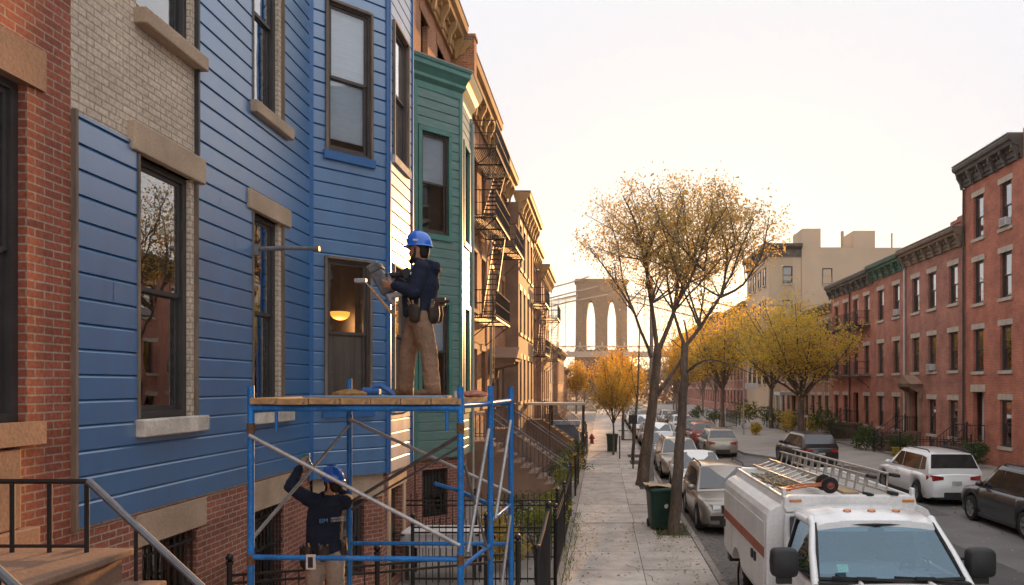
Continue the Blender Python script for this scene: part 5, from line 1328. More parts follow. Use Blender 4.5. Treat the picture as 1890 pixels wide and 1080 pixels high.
for s in (-1, 1):
    for i_, (ya, yb, zlo) in enumerate(((L0 + .06, L0 + .78, .66), (L0 + .80, L1 - 1.92, .66), (L1 - 1.90, L1 - .84, 1.16), (L1 - .82, L1 - .08, .66))):
        q = MB(); q.box(min(s*1.252, s*1.266), max(s*1.252, s*1.266), ya, yb, zz(zlo), zz(1.74)); d = q.build('compartment_door', M['body_white'], tr, uv=False, bevel=.006)
        q = MB(); q.box(min(s*1.264, s*1.270), max(s*1.264, s*1.270), ya, yb, zz(1.20), zz(1.36)); q.build('stripe', M['stripe_red'], d, uv=False)
        lx_ = (L0 + .68, L0 + .9, None, L1 - .2)[i_]
        if lx_: q = MB(); q.box(min(s*1.266, s*1.295), max(s*1.266, s*1.295), lx_ - .05, lx_ + .05, zz(1.02), zz(1.16)); q.build('latch', M['plastic_dark'], d, uv=False, bevel=.006)
    add_wheel(tr, s*1.02, 4.05, .38, .30); add_wheel(tr, s*.98, -.75, .38, .26)
b = MB(); b.box(-.9, .9, 1.0, 5.2, .35, .62); b.box(-1.15, 1.15, L1 - .05, L1 + .22, .42, .56); b.build('chassis', M['plastic_dark'], tr, uv=False)
each('marker_lamp', [(x - .09, x + .09, L0 - .07, L0 - .04, zz(2.06), zz(2.10)) for x in (-.82, .86)], M['amber'], tr, uv=False, bevel=.006)
# cab
def cring(y, zr, wr, zb, wb, rnd=.10):
    P = [(wb*.98, y, .52), (wb, y, .8), (wb, y, zb - .12), (wb*.985, y, zb), (wr + .02, y, zr - rnd), (wr - .03, y, zr - rnd*.35), (wr - .13, y, zr), (wr*.5, y, zr + .025), (0, y, zr + .03)]
    return [(-x, a, z) for x, a, z in P] + [(x, a, z) for x, a, z in reversed(P[:-1])]
ZB = zz(1.27); ZT = zz(2.0)
b = MB()
# lower cab and bonnet
def hring(y, zt, wv): 
    P = [(wv*.97, y, .5), (wv, y, .8), (wv, y, zt - .14), (wv*.97, y, zt - .04), (wv*.88, y, zt), (wv*.45, y, zt + .035), (0, y, zt + .045)]
    return [(-x, a, z) for x, a, z in P] + [(x, a, z) for x, a, z in reversed(P[:-1])]
b.loft([hring(-1.55, zz(1.02), .92), hring(-1.5, zz(1.10), .98), hring(-1.2, zz(1.17), 1.02), hring(-.6, zz(1.22), 1.03), hring(0, zz(1.27), 1.04), hring(.5, zz(1.28), 1.05), hring(1.5, zz(1.28), 1.05)])
for y in (-1.4, ):
    for x in (-.55, .55): b.path([(x, -1.4, zz(1.17)), (x*.9, -.8, zz(1.245)), (x*.8, -.12, zz(1.30))], [.03, .05, .03], 8)
b.build('cab_body', M['truck_white'], tr, uv=False, ang=50)
# greenhouse: pillars + roof with real openings
b = MB()
A0 = lambda s: Vector((s*.99, -.02, ZB + .0)); A1 = lambda s: Vector((s*.83, .62, ZT - .09)); B1 = lambda s: Vector((s*.85, 1.30, ZT - .09)); B0 = lambda s: Vector((s*1.02, 1.36, ZB))
for s in (-1, 1):
    b.path([A0(s) + Vector((0, -.05, -.03)), A0(s).lerp(A1(s), .5) + Vector((s*.015, 0, .01)), A1(s), A1(s) + Vector((0, .1, .05))], [.055, .05, .05, .06], 8)
    b.path([A1(s), A1(s).lerp(B1(s), .5) + Vector((s*.01, 0, .01)), B1(s)], .055, 8)
    b.loft([[B0(s) + Vector((0, -.06, -.02)), B0(s) + Vector((0, .14, -.02)), B0(s) + Vector((-s*.1, .14, -.02)), B0(s) + Vector((-s*.1, -.06, -.02))],
            [B1(s) + Vector((s*.02, -.04, .0)), B1(s) + Vector((s*.02, .2, .0)), B1(s) + Vector((-s*.1, .2, .0)), B1(s) + Vector((-s*.1, -.04, .0))]], sm=False)
rr = []
for y, z, wv in ((.52, ZT - .075, .80), (.60, ZT - .03, .83), (.78, ZT + .0, .86), (1.1, ZT + .012, .87), (1.42, ZT, .87), (1.5, ZT - .05, .86)):
    P = [(wv, y, z - .10), (wv*1.0, y, z - .06), (wv*.95, y, z - .015), (wv*.85, y, z + .015), (wv*.62, y, z + .03), (wv*.60, y, z + .045), (wv*.3, y, z + .05), (0, y, z + .05)]
    rr.append([(-x, a, q) for x, a, q in P] + [(x, a, q) for x, a, q in reversed(P[:-1])])
b.loft(rr)
b.box(-1.0, 1.0, 1.42, 1.5, ZB - .05, ZT - .1)
b.build('cab_roof', M['truck_white'], tr, uv=False, ang=50)
b = MB(); vs = []; n = 8                      # windscreen, curved
for k in range(n + 1):
    f = k / n * 2 - 1
    vs += [(f*.94, .0 - .10*(1 - f*f) , ZB + .05), (f*.80, .60 - .06*(1 - f*f), ZT - .085)]
b.add(vs, [(2*i, 2*i+2, 2*i+3, 2*i+1) for i in range(n)], 0, True); ws = b.build('windscreen', M['truck_glass'], tr, uv=False)
b = MB()                                       # black glass border
pts_b = [Vector(vs[2*k]) + Vector((0, -.008, -.0)) for k in range(n+1)]; pts_t = [Vector(vs[2*k+1]) + Vector((0, -.008, 0)) for k in range(n+1)]
b.path(pts_b, .03, 6); b.path(pts_t, .024, 6)
for k in (0, n): b.path([pts_b[k], pts_t[k]], .024, 6)
b.box(-.96, .96, -.16, .04, ZB - .02, ZB + .035)
b.build('windscreen_seal', M['rubber'], tr, uv=False)
for s in (-1, 1):
    a, c, d, e = A0(s) + Vector((0, .12, .03)), B0(s) + Vector((0, -.06, .02)), B1(s) + Vector((0, -.04, -.02)), A1(s) + Vector((0, .05, -.02))
    g = MB(); g.add([a, c, d, e], [(0, 1, 2, 3)]); g.build('side_window', M['truck_glass'], tr, uv=False)
    g = MB()
    for p, q in ((a, c), (c, d), (d, e), (e, a)): g.path([p + Vector((s*.012, 0, 0)), q + Vector((s*.012, 0, 0))], .018, 5)
    g.build('window_seal', M['rubber'], tr, uv=False)
    m_ = MB(); cx, cy, cz = s*1.30, .30, zz(1.46)
    rings = []
    for y, k in ((-.10, .82), (-.07, .96), (0, 1.0), (.07, .97), (.10, .9)):
        P = []
        for t_ in range(16):
            an = 2*math.pi*t_/16; ca, sa = math.cos(an), math.sin(an)
            P.append((cx + .185*k*math.copysign(abs(ca)**.45, ca), cy + y, cz + .195*k*math.copysign(abs(sa)**.4, sa)))
        rings.append(P)
    m_.loft(rings)
    for dz in (-.08, .06): m_.cyl((s*1.0, cy + .12, cz + dz - .05), (cx, cy + .05, cz + dz), .022, n=8)
    m_.box(cx - .10, cx + .10, cy - .03, cy + .05, cz - .28, cz - .18)
    mo = m_.build('mirror', M['plastic_dark'], tr, uv=False, ang=60)
    g = MB(); g.box(cx - .15, cx + .15, cy + .10, cy + .106, cz - .15, cz + .15); g.build('mirror_glass', M['chrome'], mo, uv=False)
    h_ = MB(); h_.add([(s*1.045, -1.45, zz(1.02)), (s*1.05, -1.15, zz(1.10)), (s*1.052, -1.13, zz(.86)), (s*.98, -1.52, zz(.84)), (s*.75, -1.57, zz(.9)), (s*.75, -1.565, zz(1.02))], [(0,1,2,3), (0,3,4,5)]); h_.build('headlight', M['lamp_clear'], tr, uv=False)
for x in (-.30, .04, .38):
    b = MB(); b.ball((x, .80, ZT + .055), .055, 10, sc=(1.1, 1.0, .55)); b.build('roof_lamp', M['amber'], tr, uv=False)
for x0, x1 in ((-.78, .05), (.02, .74)):
    b = MB(); ya = -.13; b.beam((x0, ya + .06, ZB + .085), (x1, ya - .01, ZB + .06), .02, .03); b.beam(((x0+x1)/2 - .12, ya - .01, ZB + .09), ((x0+x1)/2 + .12, ya - .02, ZB + .085), .03, .04)
    b.path([((x0+x1)/2, ya - .02, ZB + .09), (x1 - .05, ya - .03, ZB + .055), (x1 + .16, ya - .02, ZB + .035)], .011, 5); b.build('wiper', M['rubber'], tr, uv=False)
b = MB(); p = Vector((-.70, -.062, ZB + .15)); u = Vector((.14, 0, 0)); v_ = Vector((0, .062, .085))
b.add([p, p + u, p + u + v_, p + v_], [(0, 1, 2, 3)]); b.build('sticker', M['sticker'], tr, uv=False)
b = MB()                                       # interior: dash, wheel, seats, back wall
b.box(-.95, .95, .02, .35, ZB - .2, ZB + .03)
for x in (-.48, .48): b.box(x - .26, x + .26, .95, 1.12, ZB - .35, ZB + .22); b.box(x - .12, x + .12, .97, 1.08, ZB + .24, ZB + .42)
b.box(-.95, .95, 1.36, 1.40, ZB - .2, ZT - .12)
b.build('seats', M['seat_grey'], tr, uv=False, bevel=.03)
b = MB(); c = Vector((.48, .42, ZB + .10)); ax = Vector((0, .8, .5)).normalized(); u, v_ = perp(ax)
ring_ = [c + (u*math.cos(2*math.pi*k/20) + v_*math.sin(2*math.pi*k/20)) * .19 for k in range(21)]
b.path(ring_, .016, 6); b.cyl(c - u*.18, c + u*.18, .015, n=6); b.cyl(c, c + ax*.25 - Vector((0,0,.1)), .03, n=6)
b.ball((.0, .52, ZT - .15), .09, 8, sc=(1.3, .3, .5)); b.build('steering_wheel', M['rubber'], tr, uv=False)
# things lying on the rack
def ladder(label, p0, p1, wd, tilt, rungs, feet=True):
    p0, p1 = Vector(p0), Vector(p1); d = (p1 - p0).normalized(); side_ = d.cross(Vector((0, 0, 1))).normalized()
    acr = side_ * math.cos(tilt) + Vector((0, 0, 1)) * math.sin(tilt)
    root = empty('ladder', p0); tag(root, label, 'ladder', 'ladders on the truck rack'); L = (p1 - p0).length
    for s in (0, 1):
        b = MB(); o = acr * wd * s; nrm = d.cross(acr).normalized()
        b.beam(o, o + d * L, .028, .085, up=nrm); b.build('rail', M['alu'], root, uv=False, bevel=.006)
        if feet:
            f = MB(); f.beam(o - d*.05, o + d*.12, .05, .11, 0, up=nrm); f.build('foot', M['rubber'], root, uv=False, bevel=.01)
    for i in range(rungs): b = MB(); q = d * L * (i + .7) / rungs; b.cyl(q + acr*.01, q + acr*(wd - .01), .016, n=6); b.build('rung', M['alu'], root, uv=False)
    return root
zr = 2.165
ladder('aluminium ladder on edge in the middle of the truck rack', (TX + .30, TY + 1.60, zr + .0), (TX - .10, TY + 5.6, zr + .02), .27, R(80), 13)
ladder('aluminium ladder lying at the right side of the truck rack', (TX + .66, TY + 1.58, zr + .02), (TX + .26, TY + 5.9, zr + .04), .27, R(84), 13)
ladder('short pale ladder lying at the left of the truck rack', (TX - .42, TY + 2.6, zr + .0), (TX - .62, TY + 5.5, zr + .0), .34, R(20), 9, False)
b = MB(); b.box(-.12, .12, 0, 2.4, 0, .04); o = b.build('plank', mat('plank_pale', (.45,.33,.20), .8, .3, stretch=(1, .1, 1)), loc=(TX + .08, TY + 1.75, zr - .02), uv=False); tag(o, 'pale timber plank lying flat on the truck rack', 'plank')
hk = empty('hand_truck', (TX - .30, TY + 2.05, zr - .04)); hk.scale = (.85, .85, .85); tag(hk, 'orange hand truck with black wheels lying on the truck rack', 'hand truck')
b = MB()
for s in (0, .26): b.path([(-.55, .1 + s, .05), (-.2, .05 + s, .12), (.10, s, .14)], .02, 6)
for x in (-.45, -.25, -.05): b.cyl((x, .08, .09), (x, .38, .09), .016, n=6)
b.box(-.68, -.52, .08, .40, .02, .06); b.build('frame', M['orange_paint'], hk, uv=False)
for s in (-.06, .34):
    t_ = MB(); t_.lathe([(.07, -.045), (.14, -.04), (.155, 0), (.14, .04), (.07, .045)], c=(.16, s, .15), axis=(0, 1, 0), n=18); wv = t_.build('wheel', M['tyre'], hk, uv=False)
    t_ = MB(); t_.lathe([(.075, -.04), (.05, -.03), (.02, -.05), (.0, -.05)], c=(.16, s, .15), axis=(0, 1, 0), n=12); t_.lathe([(.075, .04), (.05, .03), (.02, .05), (0, .05)], c=(.16, s, .15), axis=(0, 1, 0), n=12)
    t_.build('rim', M['door_red'], wv, uv=False)
b = MB(); rg = random.Random(4)
for i in range(60): b.path([(rg.uniform(-.25,.25), rg.uniform(-.9,.9), rg.uniform(0,.05)) for _ in range(2)], rg.uniform(.008, .02), 5)
o = b.build('rope_bundle', mat('rope', (.30,.24,.17), .9, .2, var=.5, vs=12), loc=(TX - .72, TY + 3.4, zr - .03), uv=False); tag(o, 'tangle of ropes and offcuts at the left of the truck rack', 'rope')
# ---------------------------------------------------------------- scaffold
M['scaf_blue'] = mat('scaf_blue', (.008,.17,.50), .42, .5, var=.35, vs=4, fine=.25, fs=50, bump=.15, bs=60, rvar=.1, chip=((.20,.15,.12), .66))
M['galv'] = mat('galv', (.40,.39,.38), .45, .5, metal=.5, var=.25, vs=6, fine=.15)
M['galv_dark'] = mat('galv_dark', (.20,.195,.19), .5, .5, metal=.4, var=.3, vs=6)
M['rust'] = mat('rust', (.16,.08,.045), .8, .3, var=.4, vs=30)
M['timber'] = mat('timber', (.46,.27,.12), .75, .3, var=.45, vs=3, fine=.25, fs=18, stretch=(8, .5, 8), bump=.3, bs=12, chip=((.16,.13,.11), .64))
sc_ = empty('scaffold', (-2.1, 7.5, 0)); tag(sc_, 'blue tube scaffold with grey cross braces in front of the blue house', 'scaffold')
S0 = Vector((-2.1, 7.5, 0))
FL, FR = Vector((-3.128, 6.6, 0)), Vector((-1.257, 6.6, 0)); BK_L, BK_R, MR = Vector((-2.896, 8.5, 0)), Vector((-1.04, 8.5, 0)), Vector((-1.126, 7.5, 0))
def tube(nm, pts, r, m, n=12):
    b = MB(); b.path([Vector(p) - S0 for p in pts], r, n); return b.build(nm, M[m], sc_, uv=False)
def zp(v, z): return Vector((v.x, v.y, z))
for v, top in ((FL, 3.80), (FR, 3.79), (BK_L, 3.88), (BK_R, 3.79), (MR, 3.80)):
    o = tube('post', [zp(v, 0), zp(v, top)], .030, 'scaf_blue')
    p = zp(v, 0) - S0; b = MB()
    b.box(p.x - .08, p.x + .08, p.y - .08, p.y + .08, .0, .012); b.build('base_plate', M['galv_dark'], o, uv=False)
    for z in (2.25, 3.42): b = MB(); b.cyl(p + Vector((0, 0, z - .045)), p + Vector((0, 0, z + .045)), .0345, n=12); b.build('collar', M['rust' if v in (FL, FR) else 'scaf_blue'], o, uv=False)
tube('beam', [zp(FL, 3.60), zp(FR, 3.60)], .030, 'scaf_blue'); tube('beam', [zp(BK_L, 3.60), zp(BK_R, 3.60)], .028, 'scaf_blue')
tube('beam', [zp(FR, 3.62), zp(MR, 3.62), zp(BK_R, 3.63)], .026, 'scaf_blue'); tube('beam', [zp(FL, 3.58), zp(BK_L, 3.58)], .026, 'scaf_blue')
tube('rail', [zp(FL, 2.27), zp(FR, 2.25)], .024, 'scaf_blue'); tube('rail', [zp(BK_L, 1.99), zp(BK_R, 1.98)], .024, 'scaf_blue')
tube('rail', [zp(MR, 2.42), zp(BK_R, 2.44)], .020, 'scaf_blue'); tube('rail', [zp(FR, 2.17), zp(MR, 2.19)], .02, 'scaf_blue')
tube('rail', [zp(BK_L, 2.95) + Vector((1.0, -.1, -.26)), zp(BK_L, 2.62) + Vector((1.25, -.12, 0)), zp(MR, 2.59)], .022, 'scaf_blue')
f_ = Vector((0, -.034, 0))
tube('brace', [zp(FL, 3.36) + f_, zp(FR, 2.38) + f_], .019, 'galv'); tube('brace', [zp(FL, 2.42) + f_*.2, zp(BK_L, 3.35) - f_*0], .017, 'galv')
tube('brace', [zp(FR, 3.36) - f_, zp(BK_L, 2.45) + f_], .019, 'galv_dark'); tube('brace', [zp(FR, 3.26) - f_, zp(BK_L, 2.42) + f_*1.8 + Vector((.05, 0, -.03))], .012, 'galv_dark')
tube('brace', [zp(BK_L, 3.42) + f_, zp(BK_R, 2.57) + f_], .019, 'galv'); 
tube('brace', [zp(MR, 3.36) + Vector((-.01, -.034, 0)), zp(FR, 2.30) + Vector((.055, .05, 0))], .019, 'galv'); tube('brace', [zp(BK_R, 3.40) + f_, zp(MR, 2.45) + Vector((.05, 0, 0))], .018, 'galv')
tube('brace', [zp(BK_R, 2.32) + f_, zp(BK_R, 1.3) + Vector((-.10, -.3, 0))], .018, 'galv'); tube('brace', [zp(FR, 3.10) + Vector((.035, 0, 0)), zp(MR, 2.05) + Vector((-.0, -.04, 0))], .013, 'galv_dark')
for x, z0_, z1_ in ((-2.90, 3.40, 3.58), (-1.38, 3.40, 3.58)):
    b = MB(); p = Vector((x, 6.6, 0)) - S0; b.cyl(p + Vector((0, 0, z0_)), p + Vector((0, 0, z1_)), .016, n=8); b.build('coupling_pin', M['scaf_blue'], sc_, uv=False)
for x in (-3.05, -1.15):                          # transoms for the lower deck
    tube('beam', [(x, 6.6, .98), (x, 8.5, .98)], .024, 'scaf_blue')
rg = random.Random(6)
GP = 'planks of the upper scaffold deck'; x = -3.115
where = ['leftmost', 'second', 'third', 'middle', 'fifth', 'sixth', 'rightmost']
for i in range(7):
    wd = .262; b = MB(); y0 = 6.52 + rg.uniform(-.05, .05); b.box(-wd/2, wd/2, 0, 2.05, 0, .055)
    o = b.build('plank', M['timber'], loc=(x + wd/2, y0, 3.632 + rg.uniform(0, .004)), uv=False, bevel=.005); o.rotation_euler = (0, 0, R(rg.uniform(-.5, .5)))
    tag(o, f'{where[i]} timber plank of the upper scaffold deck counted from the left', 'plank', GP); x += wd + .006
for i in range(3):
    b = MB(); b.box(-1.0, 1.0, -.13, .13, 0, .05); o = b.build('plank', M['timber'], loc=(-2.1, 7.9 + i*.28, 1.006), uv=False, bevel=.005); tag(o, ['nearest', 'middle', 'rear'][i] + ' plank of the low deck under the boots of the lower worker', 'plank', 'planks of the lower scaffold deck')
b = MB(); b.box(-.62, .62, -.09, .09, 0, .014); b.box(-.62, .62, .07, .09, .012, .02); o = b.build('board', M['siding_blue'], loc=(-2.06, 6.72, 3.692), uv=False); tag(o, 'long blue cladding board lying on the front edge of the deck', 'board')
b = MB(); b.box(-.5, .5, -.10, .10, 0, .014); o = b.build('board', M['trim_blue'], loc=(-1.95, 6.95, 3.692), uv=False); o.rotation_euler = (0, 0, R(7)); tag(o, 'second blue cladding board lying behind the first on the deck', 'board')
# sander / nailer left on the deck
nz = empty('power_tool', (-2.31, 7.55, 3.69)); tag(nz, 'blue power tool lying on the deck by the worker\'s boots', 'tool')
b = MB(); b.loft([[(x + .0, .045*math.cos(a), .05 + .045*math.sin(a)) for a in [k*math.pi/5 for k in range(10)]] for x in (-.12, -.02, .05)]); b.path([(-.02, 0, .09), (.06, 0, .11), (.15, 0, .05), (.2, 0, .01)], [.03, .032, .03, .02], 8)
b.build('housing', mat('tool_blue', (.02,.11,.34), .45, .5, var=.2), nz, uv=False)
b = MB(); b.cyl((-.12, 0, .05), (-.17, 0, .05), .03, .02, n=10); b.path([(.2,0,.01), (.26,.06,.008), (.3,.02,.008), (.36,.05,.008)], .006, 5); b.build('nozzle', M['rubber'], nz, uv=False)
b = MB(); rings = []
for i in range(7):
    f = i/6; r = .03 + .07*math.sin(math.pi*f); rings.append([(-.16 + .32*f, r*1.0*math.cos(a), max(.0, .028 + r*.42*math.sin(a) + .01*math.sin(a*3+i))) for a in [k*math.pi/6 for k in range(12)]])
b.loft(rings); o = b.build('rag', mat('rag_brown', (.30,.17,.06), .9, .2, var=.4, vs=14), loc=(-2.45, 7.2, 3.69), uv=False); tag(o, 'crumpled ochre rag on the deck beside the blue tool', 'rag')
b = MB(); b.loft([[(p[0]*.8, p[1]*.8, p[2]*.9) for p in r_] for r_ in rings]); o = b.build('rag', mat('rag_red', (.42,.17,.12), .9, .2, var=.4, vs=14), loc=(-1.22, 7.1, 3.69), uv=False); tag(o, 'pinkish rag at the right end of the deck', 'rag')
b = MB(); b.cyl((0, 0, 0), (0, 0, .045), .035, n=12); b.cyl((0, 0, .045), (0, 0, .06), .03, n=12); o = b.build('tin', M['galv'], loc=(-1.36, 6.9, 3.69), uv=False); tag(o, 'small grey tin at the right of the deck', 'tin')
b = MB(); b.box(-.04, .04, -.008, .008, -.13, 0); b.box(-.022, .022, -.0095, -.008, -.115, -.02, 1); o = b.build('tag', [M['frame_white'], M['iron']], loc=(-2.58, 6.565, 2.30), uv=False); tag(o, 'white paper tag hanging from the lower front rail of the scaffold', 'tag')
# steel arm sticking out of the second parlour window
b = MB(); b.path([(0, 0, 0), (.5, -.02, .01), (.86, -.02, .0)], [.034, .03, .027], 8); b.cyl((.80, -.02, .0), (.89, -.02, 0), .038, n=8); b.box(-.06, .06, -.05, .05, -.09, .06)
o = b.build('steel_arm', M['galv_dark'], loc=(-4.76, 10.17, 5.68), uv=False); tag(o, 'dark steel arm sticking out of the upper sash beside the bay', 'bracket')

# ---------------------------------------------------------------- people
def remesh(name, mb, mt, vox, parent=None, smooth=4, disp=None, colour=None):
    """fuse overlapping shapes into one continuous skin"""
    me = mb.mesh(name, mt if isinstance(mt, list) else [mt], uv=False); o = bpy.data.objects.new(name, me); col.objects.link(o)
    m = o.modifiers.new('r', 'REMESH'); m.mode = 'VOXEL'; m.voxel_size = vox
    s = o.modifiers.new('s', 'SMOOTH'); s.iterations = smooth; s.factor = .5
    if disp:
        tx = bpy.data.textures.new(name + '_folds', 'CLOUDS'); tx.noise_scale = disp[1]; tx.noise_depth = 2
        d = o.modifiers.new('d', 'DISPLACE'); d.texture = tx; d.strength = disp[0]; d.mid_level = .5
    dg = bpy.context.evaluated_depsgraph_get(); ev = o.evaluated_get(dg); m2 = bpy.data.meshes.new_from_object(ev, depsgraph=dg)
    bpy.data.objects.remove(o); bpy.data.meshes.remove(me)
    m2.name = name; m2.materials.clear()
    for x in (mt if isinstance(mt, list) else [mt]): m2.materials.append(x)
    m2.polygons.foreach_set('material_index', [0] * len(m2.polygons)); m2.polygons.foreach_set('use_smooth', [True] * len(m2.polygons))
    if colour:
        for p in m2.polygons: p.material_index = colour(p.center)
    m2.update(); r = bpy.data.objects.new(name, m2); col.objects.link(r)
    if parent: r.parent = parent
    return r
def ell(c, a, b_, up, n=14):           # ellipse ring: centre, side half-axis vector, front half-axis vector
    return [c + a * math.cos(2*math.pi*k/n) + b_ * math.sin(2*math.pi*k/n) for k in range(n)]
M['skin'] = mat('skin', (.40,.20,.125), .55, .4, var=.12, vs=8)
M['hair_black'] = mat('hair_black', (.018,.013,.011), .7, .3, var=.4, vs=60, stretch=(1,1,.3))
M['hoodie'] = mat('hoodie', (.016,.022,.042), .92, .25, var=.3, vs=6, fine=.25, fs=140, bump=.5, bs=14)
M['khaki'] = mat('khaki', (.25,.155,.10), .9, .25, var=.3, vs=5, fine=.15, fs=90, bump=.7, bs=11, stretch=(1,1,.55))
M['khaki_light'] = mat('khaki_light', (.36,.30,.24), .9, .25, var=.3, vs=5, fine=.15, fs=90, bump=.6, bs=11, stretch=(1,1,.55))
M['boot'] = mat('boot', (.17,.10,.055), .8, .3, var=.4, vs=10)
M['hat_blue'] = mat('hat_blue', (.005,.13,.62), .22, .6, var=.12, vs=5, coat=.5)
M['leather'] = mat('leather', (.045,.03,.022), .65, .4, var=.5, vs=18)
M['eye'] = mat('eye', (.03,.02,.015), .15, .6)
M['white_print'] = mat('white_print', (.55,.57,.6), .8, .3, var=.2, vs=40)
M['blue_print'] = mat('blue_print', (.12,.33,.55), .8, .3, var=.2, vs=40)

def hand(mb, wrist, d, pn, side, curl=.9, sc=1.0):
    """d: forearm direction, pn: direction the palm faces, side: towards the thumb"""
    d, pn, side = d.normalized(), pn.normalized(), side.normalized(); k = sc
    palm = wrist + d * .05 * k
    mb.loft([ell(wrist - d*.012, side*.027*k, pn*.020*k, 0, 10), ell(wrist + d*.025*k, side*.034*k, pn*.018*k, 0, 10), ell(wrist + d*.065*k, side*.042*k, pn*.016*k, 0, 10), ell(wrist + d*.092*k, side*.040*k, pn*.013*k, 0, 10)])
    for i, (off, ln) in enumerate(((.030, .072), (.011, .082), (-.009, .076), (-.028, .060))):
        p = wrist + d*.086*k + side*off*k; pts = [p]; dd = d; L = ln * k * .5
        for j in range(3):
            a = curl * (.55 + .28*j) + .06*i
            dd = (d * math.cos(a * (j+.6) * .75) + pn * math.sin(a * (j+.6) * .75)).normalized(); pts.append(pts[-1] + dd * L); L *= .78
        mb.path(pts, [.0098*k, .0094*k, .0086*k, .0068*k], 8); mb.ball(pts[-1], .0068*k, 6)
    p = wrist + d*.026*k + side*.030*k; q = p + (side*.7 + d*.55 + pn*.45).normalized()*.036*k; r = q + (d*.7 + pn*.65 + side*.1).normalized()*.030*k; s_ = r + (d*.55 + pn*.8 - side*.1).normalized()*.022*k
    mb.path([p, q, r, s_], [.0135*k, .0115*k, .0102*k, .008*k], 8); mb.ball(s_, .008*k, 6)

def head(mb, c, f, r, u):
    """c: centre between the ears, f: facing, r: right, u: up"""
    for z, w_, fr, bk in ((-.125, .030, .060, -.02), (-.112, .046, .078, .02), (-.085, .058, .088, .06), (-.05, .066, .092, .085), (-.01, .072, .096, .10), (.03, .076, .096, .105), (.07, .074, .088, .10), (.10, .060, .066, .08), (.122, .03, .03, .045)):
        pass
    rings = []
    for z, w_, fr, bk in ((-.122, .024, .074, -.03), (-.112, .042, .086, .0), (-.085, .057, .092, .045), (-.05, .066, .094, .078), (-.01, .072, .097, .095), (.03, .076, .098, .102), (.07, .074, .089, .098), (.10, .060, .066, .078), (.122, .028, .028, .04)):
        cc = c + u*z + f*(fr - bk)/2; rings.append(ell(cc, r*w_, f*((fr + bk)/2), 0, 16))
    mb.loft(rings)
    mb.loft([ell(c + f*.088 + u*.02, r*.008, u*.006, 0, 8), ell(c + f*.108 - u*.012, r*.011, u*.012, 0, 8), ell(c + f*.120 - u*.028, r*.016, u*.011, 0, 8), ell(c + f*.092 - u*.044, r*.015, u*.006, 0, 8)])   # nose
    mb.loft([ell(c + f*.082 + u*.030 - r*.05, u*.009, f*.012, 0, 8), ell(c + f*.094 + u*.034, u*.010, f*.010, 0, 8), ell(c + f*.082 + u*.030 + r*.05, u*.009, f*.012, 0, 8)])  # brow
    mb.loft([ell(c + f*.080 - u*.066 - r*.024, u*.006, f*.010, 0, 8), ell(c + f*.096 - u*.064, u*.013, f*.010, 0, 8), ell(c + f*.080 - u*.066 + r*.024, u*.006, f*.010, 0, 8)])  # lips
    mb.ball(c + f*.078 - u*.100, .024, 8)
    for s in (-1, 1):
        mb.loft([ell(c + r*s*.072 - f*.004 + u*.030, f*.016, u*.008, 0, 8), ell(c + r*s*.082 - f*.012 + u*.012, f*.018, u*.020, 0, 8), ell(c + r*s*.080 - f*.010 - u*.014, f*.012, u*.016, 0, 8), ell(c + r*s*.070 - f*.0 - u*.030, f*.006, u*.008, 0, 8)])

def hard_hat(c, f, r, u, parent):
    b = MB(); T = Matrix((( r.x, f.x, u.x, c.x), (r.y, f.y, u.y, c.y), (r.z, f.z, u.z, c.z), (0, 0, 0, 1)))
    b.M = T
    prof = [(1.0, 0), (1.0, .03), (.97, .065), (.88, .105), (.70, .138), (.42, .156), (.15, .162), (.0, .163)]
    rings = [[(q*.107*math.cos(a), q*.132*math.sin(a), z) for a in [2*math.pi*k/28 for k in range(28)]] for q, z in prof]
    b.loft(rings, caps=False)
    def br(a): return 1 + .06 + (.30 * max(0, math.sin(a)) ** 4)
    rb = [[(.107*k_(a)*math.cos(a), .132*k_(a)*math.sin(a), z(a)) for a in [2*math.pi*k/28 for k in range(28)]] for k_, z in ((lambda a: 1.0, lambda a: .012), (br, lambda a: .004 - .012*max(0, math.sin(a))), (br, lambda a: -.003 - .012*max(0, math.sin(a))), (lambda a: .97, lambda a: -.0))]
    b.loft(rb, caps=False)
    for x in (-.022, 0, .022):
        b.path([(x, .128*math.cos(t_)*.99, .02 + .146*math.sin(t_)) for t_ in [k*math.pi/12 for k in range(1, 12)]], .007, 6)
    b.M = None
    o = b.build('hard_hat', M['hat_blue'], parent, uv=False, ang=60)
    q = MB(); q.M = T; q.box(-.03, .03, .118, .1335, .045, .075); q.box(.098, .1085, -.02, .03, .04, .06); q.box(-.1085, -.098, -.02, .03, .04, .06); q.M = None; q.build('emblem', M['white_print'], o, uv=False)
    return o

def limb(mb, pts, rad, n=12): 
    mb.path(pts, rad, n)
    for p, r_ in zip(pts, rad): mb.ball(p, r_ * .995, 12)

